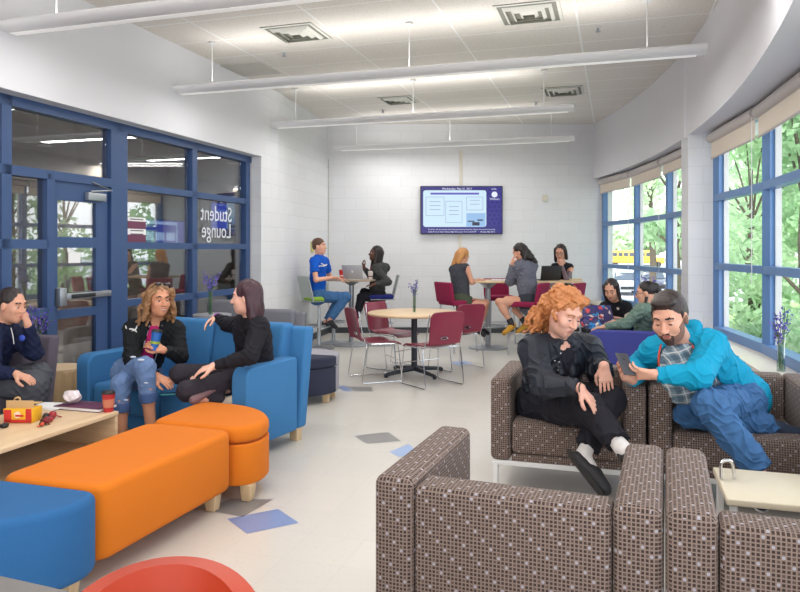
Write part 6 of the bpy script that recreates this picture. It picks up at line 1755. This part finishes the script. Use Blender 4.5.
# ------------------------------------------------------------------ long tall table: three women
hd = Head(P(463, 256.5, 10.42), (.70, .52, -.48), (0, 0, 1), .96)
J = dict(neck=P(459, 266, 10.38), pel=P(461, 299, 10.30), shL=P(452, 270, 10.42), shR=P(467, 268, 10.26),
         elL=P(470, 282, 10.60), wrL=P(480, 280.5, 10.62), elR=P(472, 282.5, 10.26), wrR=P(479, 280, 10.42),
         hipL=P(461, 302, 10.38), hipR=P(462, 303, 10.22), knL=P(486, 303, 10.44), knR=P(484, 305, 10.22),
         anL=P(480, 328, 10.46), anR=P(476, 330, 10.24), toL=P(488, 333, 10.50), toR=P(484, 335, 10.26))
sp = skinmat('skin_peach', (216, 160, 134))
spec = dict(build=.98, vox=FAR, skin=sp, brow=m_iris, handL=dict(f=(.9, -.1, 0), n=(0, 0, -1), t=-1, c=.4, s=.92), handR=dict(f=(.8, .4, 0), n=(0, 0, -1), t=1, c=.5, s=.92))
body, o0, chest, waist, fr, b = person('strawberry-blonde woman in a grey tank top bent over the tall table', J, hd, spec)
garment('tank_top', top_prims(J, chest, waist, fr, 1.0, .010, 'none', low=.35), FAR, cloth('charcoal_tank', (66, 68, 76), fold=.003), body, o0, folds(.004, 24, 1))
garment('shorts', leg_prims(J, 1.02, .014, 'short', parts=.42), FAR, cloth('olive_shorts', (74, 82, 66), fold=.003), body, o0, folds(.004, 24, 1))
for s in 'LR': shoe(body, o0, J['an'+s], J['to'+s], m_shoeb, FAR)
h = hd; Q = [h.e(0, -.025, .046, .086, .096, .088, .02), cone(h.p(-.03, -.07, .0), h.p(-.08, -.04, -.16), .06, .042, .03), cone(h.p(.04, -.07, .0), h.p(.03, -.06, -.13), .06, .035, .03), sub(h.e(0, .12, -.02, .075, .075, .09), .006)]
garment('hair', Q, .008, hairmat('strawberry_hair', (160, 100, 50), (216, 160, 98)), body, o0, strands(.004, h.f, 150, 24, .02))

hd = Head(P(519.5, 252, 10.12), (-.72, .28, -.42), (-.1, 0, 1), .97)
J = dict(neck=P(524, 262, 10.10), pel=P(529, 299, 10.02), shL=P(519, 267, 9.96), shR=P(533, 266, 10.16),
         elL=P(510, 281, 10.02), wrL=P(512, 264, 10.02), elR=P(524, 283, 10.34), wrR=P(512, 281, 10.42),
         hipL=P(528, 302, 9.94), hipR=P(530, 301, 10.10), knL=P(499, 302, 9.92), knR=P(507, 300, 10.12),
         anL=P(512, 324, 9.88), anR=P(526, 323, 10.06), toL=P(504, 333, 9.80), toR=P(517, 332, 9.98))
J['shL'], J['elL'] = P(517, 267, 10.0), P(510, 281.5, 10.10)
spec = dict(build=1.02, vox=FAR, skin=sp, brow=m_iris, handL=dict(f=(.2, .1, .95), n=(.8, .2, 0), t=-1, c=.5, s=.92), handR=dict(f=(-.9, .1, 0), n=(0, 0, -1), t=-1, c=.5, s=.92))
body, o0, chest, waist, fr, b = person('dark-haired woman in a grey hoodie and mustard shoes leaning on the tall table', J, hd, spec)
garment('hoodie', top_prims(J, chest, waist, fr, 1.06, .024, 'long', wr=.040, low=.75, arm=1.05), FAR, cloth('grey_hoodie', (104, 106, 118), fold=.004), body, o0, folds(.008, 24, 1))
garment('shorts', leg_prims(J, 1.02, .012, 'short', parts=.30), FAR, cloth('dark_shorts', (58, 60, 70), fold=.003), body, o0)
for s in 'LR':
    shoe(body, o0, J['an'+s]-Z*.035, J['to'+s], plain('mustard_shoe', (190, 140, 40), .7), FAR, None, .040, plain('gum_sole', (170, 130, 70), .8))
    garment('sock', [cone(J['an'+s].lerp(J['kn'+s], .18), J['an'+s]-Z*.02, .045, .044, .01)], FAR, plain('dark_sock', (44, 44, 50), .8), body, o0)
h = hd; Q = [h.e(0, -.025, .046, .086, .096, .088, .02), cone(h.p(-.0, -.06, .0), h.p(.0, -.10, -.14), .075, .06, .04), cone(h.p(.03, -.09, -.08), h.p(.06, -.13, -.24), .05, .03, .03), cone(h.p(-.03, -.06, -.02), h.p(-.08, .0, -.20), .05, .022, .03), sub(h.e(0, .12, -.02, .070, .075, .09), .006)]
garment('hair', Q, .008, m_bh, body, o0, strands(.005, h.f, 130, 24, .02), 'long wavy near-black hair')

hd = Head(P(560.5, 252.5, 10.82), (-.42, -.80, -.28), (0, 0, 1), .98)
J = dict(neck=P(562, 264, 10.92), pel=P(563, 299, 11.12), shL=P(571, 268, 10.92), shR=P(553, 268, 10.94),
         elL=P(567, 281.5, 10.66), wrL=P(562, 266, 10.68), elR=P(552, 281, 10.72), wrR=P(560, 281.0, 10.60),
         hipL=P(568, 301, 11.1), hipR=P(558, 301, 11.1), knL=P(570, 303, 10.68), knR=P(556, 303, 10.68),
         anL=P(569, 331, 10.74), anR=P(557, 331, 10.74), toL=P(570, 336, 10.58), toR=P(556, 336, 10.58))
spec = dict(build=.98, vox=FAR, skin=skinmat('skin_tan', (210, 156, 132)), brow=m_iris, glasses=True, handL=dict(f=(-.15, -.1, .95), n=(-.2, .9, 0), t=1, c=.9, s=.9), handR=dict(f=(.9, -.1, 0), n=(0, 0, -1), t=1, c=.5, s=.9),
            extra_mats=[plain('tattoo_ink', (120, 100, 110), .6, var=.5, nscale=60)], paint=[('c', J['elL'].lerp(J['wrL'], .1), J['elL'].lerp(J['wrL'], .85), .06, .05, 3), ('c', J['shL'].lerp(J['elL'], .5), J['elL'], .06, .06, 3)])
body, o0, chest, waist, fr, b = person('woman with glasses and a tattooed arm in a black sleeveless top, at the laptop', J, hd, spec)
garment('sleeveless_top', top_prims(J, chest, waist, fr, 1.0, .010, 'none', low=.35), FAR, m_blk, body, o0, folds(.004, 24, 1))
garment('trousers', leg_prims(J, .98, .010, an=.046, parts=.93), FAR, m_btr, body, o0)
for s in 'LR': shoe(body, o0, J['an'+s]-Z*.02, J['to'+s], m_shoeb, FAR)
h = hd; Q = [h.e(0, -.025, .046, .086, .096, .090, .02), cone(h.p(0, -.06, .0), h.p(0, -.07, -.10), .075, .06, .04), cone(h.p(.078, .0, .05), h.p(.088, -.01, -.14), .026, .028, .02), cone(h.p(-.078, .0, .05), h.p(-.088, -.01, -.10), .026, .026, .02), sub(h.e(0, .125, -.03, .073, .08, .10), .006)]
garment('hair', Q, .008, m_bh, body, o0, strands(.004, h.f, 150, 22, .01))

# ------------------------------------------------------------------ two young women on the purple sofa
hd = Head(P(611.5, 290, 8.16), (-.50, -.76, -.40), (-.08, 0, 1), .98)
J = dict(neck=P(615.5, 303, 8.24), pel=P(622, 335, 8.40), shL=P(627, 308, 8.26), shR=P(604, 308, 8.24),
         elL=P(631, 322, 8.08), wrL=P(612, 318, 7.96), elR=P(600, 321, 8.10), wrR=P(601, 317, 7.92),
         hipL=P(626, 337, 8.40), hipR=P(615, 337, 8.44), knL=P(602, 334, 8.0), knR=P(592, 334, 8.1),
         anL=P(598, 370, 8.0), anR=P(588, 372, 8.0), toL=P(590, 378, 7.95), toR=P(580, 379, 7.95))
spec = dict(build=.95, vox=.008, skin=skinmat('skin_warmlight', (218, 164, 138)), brow=m_iris, handL=dict(f=(-.9, -.1, .1), n=(0, -.3, .9), t=-1, c=.7, s=.9), handR=dict(f=(.3, -.5, .5), n=(.5, .2, .6), t=1, c=.7, s=.9))
body, o0, chest, waist, fr, b = person('young woman in a black short-sleeved top reading on the purple sofa', J, hd, spec)
m_btop = cloth('black_knit', (26, 26, 32), fold=.003); m_cream = cloth('cream_trim', (226, 216, 204), fold=.001)
tp = garment('top', top_prims(J, chest, waist, fr, 1.0, .013, 'short', low=.35), .008, m_btop, body, o0, folds(.005, 26, 2), 'black top with cream collar and cuffs')
rv = (J['shR']-J['shL']).normalized()
garment('collar', [cone(J['neck']+fr*.045+rv*.03-Z*.01, J['neck']+fr*.08-Z*.035, .016, .012, .008), cone(J['neck']+fr*.045-rv*.03-Z*.01, J['neck']+fr*.08-Z*.035, .016, .012, .008)], .006, m_cream, tp, o0)
for s in 'LR':
    e_ = J['sh'+s].lerp(J['el'+s], .60); dd = (J['el'+s]-J['sh'+s]).normalized(); garment('cuff', [cone(e_-dd*.005, e_+dd*.012, .059, .059, .004), cut(e_+dd*.02, dd, .1), cut(e_-dd*.012, -dd, .1)], .006, m_cream, tp, o0)
garment('trousers', leg_prims(J, .98, .010, an=.048, parts=.93), .008, m_btr, body, o0)
for s in 'LR': shoe(body, o0, J['an'+s]-Z*.02, J['to'+s], m_shoeb, .008)
h = hd; Q = [h.e(0, -.025, .046, .086, .096, .090, .02), cone(h.p(0, -.06, .0), h.p(.02, -.05, -.16), .070, .05, .04), cone(h.p(.078, .0, .05), h.p(.070, .05, -.24), .028, .024, .02), cone(h.p(-.078, .0, .05), h.p(-.090, .03, -.14), .026, .022, .02), sub(h.e(0, .125, -.03, .073, .08, .10), .006)]
garment('hair', Q, .007, m_bh, body, o0, strands(.004, h.f, 150, 20, .01), 'long straight black hair')

hd = Head(P(645.5, 293, 7.52), (-.90, .28, -.15), (0, 0, 1), .97)
J = dict(neck=P(649, 305, 7.54), pel=P(646, 340, 7.62), shL=P(640, 311, 7.44), shR=P(652, 310, 7.66),
         elL=P(626, 324, 7.46), wrL=P(604, 327, 7.50), elR=P(636, 322, 7.80), wrR=P(616, 322, 7.78),
         hipL=P(644, 343, 7.56), hipR=P(644, 342, 7.70), knL=P(606, 341, 7.62), knR=P(606, 340, 7.76),
         anL=P(598, 382, 7.62), anR=P(598, 381, 7.78), toL=P(586, 390, 7.60), toR=P(586, 388, 7.76))
spec = dict(build=1.0, vox=.008, skin=MATS['skin_warmlight'], brow=m_iris, glasses=True, handL=dict(f=(-.9, .1, -.1), n=(0, 0, -1), t=-1, c=.4, s=.9), handR=dict(f=(-.9, .0, 0), n=(0, 0, -1), t=-1, c=.5, s=.9))
body, o0, chest, waist, fr, b = person('young woman with a black ponytail and sage green jacket on the purple sofa', J, hd, spec)
garment('jacket', top_prims(J, chest, waist, fr, 1.02, .020, 'long', wr=.040, low=.5), .008, cloth('sage_jacket', (108, 130, 118), fold=.004), body, o0, folds(.008, 26, 2), 'sage green jacket')
garment('trousers', leg_prims(J, 1.0, .010, an=.048, parts=.93), .008, m_btr, body, o0)
for s in 'LR': shoe(body, o0, J['an'+s]-Z*.02, J['to'+s], m_shoeb, .008)
h = hd; Q = [h.e(0, -.025, .046, .083, .096, .088, .02), h.e(0, -.09, .05, .04, .04, .04, .03), cone(h.p(0, -.12, .06), h.p(.0, -.16, -.06), .034, .030, .02), cone(h.p(0, -.16, -.06), h.p(0, -.15, -.12), .03, .012, .02), cone(h.p(-.05, .0, -.05), h.p(-.07, .03, -.14), .02, .008, .02), sub(h.e(0, .12, -.02, .076, .078, .095), .006), sub(h.e(-.085, .0, -.012, .02, .026, .036), .005), sub(h.e(.085, .0, -.012, .02, .026, .036), .005)]
garment('hair', Q, .007, m_bh, body, o0, strands(.002, h.f, 200, 20, .01), 'black hair in a high ponytail')
# graphic magazine and bags on their laps
def comic():
    m, nt, b_ = _mat('comic_print'); vec = coord(nt); v = nt.nodes.new('ShaderNodeTexVoronoi'); v.inputs['Scale'].default_value = 22; nt.links.new(vec, v.inputs['Vector'])
    r = nt.nodes.new('ShaderNodeValToRGB'); r.color_ramp.interpolation = 'CONSTANT'; s_ = nt.nodes.new('ShaderNodeSeparateColor'); nt.links.new(v.outputs['Color'], s_.inputs[0]); nt.links.new(s_.outputs[0], r.inputs[0])
    el = r.color_ramp.elements; el[0].color = lin((48, 36, 92)); el[1].position = .45; el[1].color = lin((36, 40, 110))
    for p_, c_ in ((.62, (196, 60, 70)), (.72, (40, 130, 190)), (.82, (220, 200, 190)), (.9, (60, 40, 80))): x = el.new(p_); x.color = lin(c_)
    nt.links.new(r.outputs[0], b_.inputs['Base Color']); b_.inputs['Roughness'].default_value = .5; return m
mc = comic()
e = empty('magazine', 'colourful purple magazine held open by the young woman in black', 'magazine', P(598, 313.5, 7.84))
for s in (-1, 1):
    bm = nb(); add_box(bm, (s*.085, 0, 0), (.17, .008, .20), .002, Matrix.Rotation(s*.22, 4, 'Z') @ Matrix.Rotation(-.5, 4, 'X')); obj('page_block', bm, mc, e)
crumple('shoulder_bag', 'dark purple patterned bag on the left end of the purple sofa', 'bag', P(591, 330, 7.75), .13, mc, .7, 8)
bm = nb(); add_box(bm, (0, 0, 0), (.20, .13, .03), .008, Matrix.Rotation(.2, 4, 'Z')); o = obj('blue_folder', bm, plain('cyan_folder', (30, 130, 200), .4), loc=P(600, 328, 7.60)); tag(o, 'bright blue folder lying in front of the purple magazine', 'folder')
# ================================================================== OUTSIDE
GZ = -1.4
m_asph = plain('asphalt', (176, 176, 180), .8, var=.05, nscale=2)
m_grass = plain('grass', (126, 156, 92), .9, var=.2, nscale=1.5)
m_conc = plain('concrete_path', (206, 202, 196), .8, var=.05)
bm = nb(); quad(bm, [(4.3, -10, GZ), (220, -10, GZ), (220, 260, GZ), (-30, 260, GZ), (-30, 13, GZ), (4.3, 13, GZ)])
tag(obj('ground_outside', bm, m_asph, smooth=False), kind='structure')
bm = nb(); add_prism(bm, [(3.95, 13.5), (15.5, 38), (40, 38), (40, 24), (9, 4), (5.2, 3), (4.6, 8)], GZ, GZ+.06)
tag(obj('lawn', bm, m_grass, smooth=False), kind='structure')
bm = nb(); add_prism(bm, [(4.05, 12.6), (4.05, 8.6), (3.95, 7.4), (3.7, 6.0), (3.4, 4.7), (3.0, 3.4), (4.6, 2.8), (5.3, 5.5), (5.5, 8.5), (5.4, 12.6)], GZ, -.05)
tag(obj('terrace_outside', bm, m_conc, smooth=False), kind='structure')
m_bark = plain('bark', (96, 84, 72), .9, var=.2, nscale=20, bmp=.01, bscale=30)
def leafmat(name, c):
    m, nt, b = _mat(name); vec = coord(nt); n = noise(nt, vec, 1.3, 3); col = lin(c)
    nt.links.new(mixc(nt, n, tuple(x*.6 for x in col[:3])+(1,), tuple(min(1, x*1.3) for x in col[:3])+(1,)), b.inputs['Base Color'])
    b.inputs['Roughness'].default_value = .7; b.inputs['Transmission Weight'].default_value = 0
    b.inputs['Subsurface Weight'].default_value = 0
    # leaves let some light through
    tr = nt.nodes.new('ShaderNodeBsdfTranslucent'); tr.inputs[0].default_value = tuple(min(1, x*1.4) for x in col[:3])+(1,)
    mx = nt.nodes.new('ShaderNodeMixShader'); mx.inputs[0].default_value = .45
    o = nt.nodes['Material Output']; nt.links.new(b.outputs[0], mx.inputs[1]); nt.links.new(tr.outputs[0], mx.inputs[2]); nt.links.new(mx.outputs[0], o.inputs[0])
    return m
lm = [leafmat('foliage_a', (178, 202, 166)), leafmat('foliage_b', (156, 186, 146)), leafmat('foliage_c', (204, 220, 190))]  # leaves paled and greyed: outdoor haze put into their colour
def tree(name, label, x, y, h, cr, n, seed, mat, leaf=.12, trunk=.14, z0=GZ, low=.25, squash=1.0):
    rd = random.Random(seed); e = empty(name, label, 'tree' if h > 2.2 else 'bush', (x, y, z0), 0, 'trees and bushes outside the windows')
    blobs = []
    for k in range(14 if h > 2.2 else 7):
        a = rd.uniform(0, 2*PI); rr = cr*rd.uniform(.1, .8); zz = h*rd.uniform(low, .92)
        blobs.append((Vector((math.cos(a)*rr, math.sin(a)*rr, zz)), cr*rd.uniform(.25, .5)))
    bm = nb()
    top = Vector((0, 0, h*.75)); add_tube(bm, [(0, 0, 0), (trunk*.3, 0, h*.25), (-trunk*.3, trunk*.3, h*.5), top], [trunk, trunk*.8, trunk*.55, trunk*.2], 8)
    for c, r in blobs:
        z = min(c.z*.75, h*.6); s = Vector((0, 0, z)); add_tube(bm, [s, s.lerp(c, .5)+Z*.1, c], [trunk*.28, trunk*.16, trunk*.05], 6)
    obj('trunk', bm, m_bark, e)
    co = np.empty((n*4, 3), np.float32); r_ = np.random.RandomState(seed)
    bi = r_.randint(0, len(blobs), n); C = np.array([blobs[i][0] for i in range(len(blobs))]); Rr = np.array([b_[1] for b_ in blobs])
    d = r_.normal(size=(n, 3)); d /= np.linalg.norm(d, axis=1)[:, None]; rad = r_.uniform(.35, 1.0, n)**.5
    c = C[bi]+d*(Rr[bi]*rad)[:, None]; c[:, 2] = np.maximum(c[:, 2]*squash, .06)
    a = r_.normal(size=(n, 3)); a /= np.linalg.norm(a, axis=1)[:, None]; b_ = np.cross(a, r_.normal(size=(n, 3))); b_ /= np.linalg.norm(b_, axis=1)[:, None]
    s = leaf*r_.uniform(.6, 1.3, n)[:, None]
    co[0::4] = c-a*s; co[1::4] = c+b_*s*.5; co[2::4] = c+a*s; co[3::4] = c-b_*s*.5
    me = bpy.data.meshes.new('foliage'); me.from_pydata(co.tolist(), [], [(4*i, 4*i+1, 4*i+2, 4*i+3) for i in range(n)]); me.materials.append(mat)
    o = bpy.data.objects.new('foliage', me); COL.objects.link(o); o.parent = e
    return e
def out_pt(px, d): return ((px-400)/F*d, d)
TL = [('tree', 'young leafy tree close outside the near window, left pane', 752, 11.5, 5.6, 1.4, 2600, .085, .09, 0),
      ('tree', 'leafy tree outside the near window, right pane', 806, 10.5, 6.0, 1.7, 3600, .085, .12, 1),
      ('tree', 'tall tree beyond the near window, behind the others', 768, 22, 8.5, 3.0, 2800, .16, .2, 0),
      ('tree', 'broad tree far right beyond the near window', 850, 20, 8.5, 3.0, 2800, .16, .2, 1),
      ('tree', 'tree outside the far window, right pane', 676, 26, 8.0, 1.7, 2000, .16, .18, 0),
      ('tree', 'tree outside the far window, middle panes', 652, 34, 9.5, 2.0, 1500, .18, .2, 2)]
for i, (nm, lab, px, d, h, cr, n, lf, tk, mi) in enumerate(TL):
    x, y = out_pt(px, d); tree(nm, lab, x, y, h, cr, n, 20+i, lm[mi], lf, tk, low=.42 if i > 3 else .25)
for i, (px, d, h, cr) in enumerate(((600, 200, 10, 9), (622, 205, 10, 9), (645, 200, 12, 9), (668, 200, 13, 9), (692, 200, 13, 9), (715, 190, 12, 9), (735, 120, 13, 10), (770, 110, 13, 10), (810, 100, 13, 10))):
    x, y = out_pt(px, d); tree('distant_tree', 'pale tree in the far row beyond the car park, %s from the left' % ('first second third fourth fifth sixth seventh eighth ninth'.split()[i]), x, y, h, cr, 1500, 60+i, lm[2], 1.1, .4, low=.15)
for i, (px, d, h, cr, lab) in enumerate(((726, 9.3, 1.15, .5, 'green bush just outside the near window, by the pier'), (756, 8.7, 1.0, .5, 'green bush just outside the near window, at the mullion'), (792, 8.0, 1.25, .6, 'green bush just outside the near window, at the photo edge'), (838, 7.0, 1.2, .6, 'green bush outside the near window, beyond the photo edge'))):
    x, y = out_pt(px, d); x += .30; tree('bush', lab, x, y, h, cr, 1700, 90+i, lm[1] if i % 2 else lm[0], .055, .03, GZ+.06 if False else GZ+.9, .2)
# raised planter the bushes grow in
bm = nb(); add_prism(bm, [(3.75, 8.7), (5.0, 10.6), (6.6, 10.0), (6.3, 7.6), (4.6, 5.6), (3.9, 6.6)], GZ+.06, GZ+.92)
tag(obj('planter_outside', bm, m_conc, smooth=False), kind='structure')

# school bus
x, y = out_pt(635, 118); e = empty('school_bus', 'yellow school bus parked beyond the far window', 'bus', (x, y, GZ), -.30)
m_bus = plain('bus_yellow', (236, 180, 70), .45, var=.03); m_win = plain('dark_window', (70, 80, 92), .15); m_tyre = plain('tyre', (34, 34, 36), .8)
bm = nb(); add_box(bm, (-.8, 0, 1.75), (7.8, 2.4, 2.2), .25, seg=4); add_box(bm, (3.7, 0, 1.15), (1.9, 2.1, 1.1), .2, seg=3); obj('body', bm, m_bus, e)
for k in range(8):
    bm = nb(); add_box(bm, (-4.1+k*.88, -1.205, 2.15), (.66, .03, .6), .01); obj('window', bm, m_win, e)
bm = nb(); add_box(bm, (-.8, -1.21, 1.55), (7.5, .03, .07), 0); obj('stripe', bm, m_black, e)
for xx in (-3.2, 3.6):
    for s in (-1, 1):
        bm = nb(); add_tube(bm, [(xx, s*.85, .48), (xx, s*1.16, .48)], .48, 20); obj('wheel', bm, m_tyre, e)
def car(label, px, d, c, rz):
    x, y = out_pt(px, d); e = empty('car', label, 'car', (x, y, GZ), rz)
    mc = plain('car_%d_%d' % (c[0], c[2]), c, .25, coat=.5, var=.01)
    bm = nb(); add_box(bm, (0, 0, .62), (4.4, 1.75, .62), .16, seg=4); obj('body', bm, mc, e)
    bm = nb(); vs = add_box(bm, (-.2, 0, 1.16), (2.6, 1.5, .55), .1, seg=3)
    for v in vs:
        if v.co.z > 1.15: v.co.x = -.2+(v.co.x+.2)*.72; v.co.y *= .86
    obj('cabin', bm, m_win, e)
    bm = nb(); add_box(bm, (-.2, 0, 1.45), (1.8, 1.25, .05), .02); obj('roof', bm, mc, e)
    for s in (-1, 1):
        bm = nb(); add_box(bm, (2.15, s*.6, .72), (.12, .35, .16), .04); obj('headlight', bm, m_white, e)
        for xx in (-1.35, 1.35):
            bm = nb(); add_tube(bm, [(xx, s*.68, .33), (xx, s*.89, .33)], .33, 18); obj('wheel', bm, m_tyre, e)
    bm = nb(); add_box(bm, (2.2, 0, .5), (.06, 1.0, .2), .02); obj('grille', bm, m_tyre, e)
    return e
car('white car parked outside the far window, left pane', 624, 46, (210, 216, 226), -1.75)
car('dark grey car parked outside the far window, middle pane', 651, 48, (90, 96, 108), -1.75)
car('blue car parked outside the far window, right pane', 686, 47, (70, 90, 130), -1.75)
car('silver car parked further back outside the far window', 640, 70, (190, 194, 200), .1)
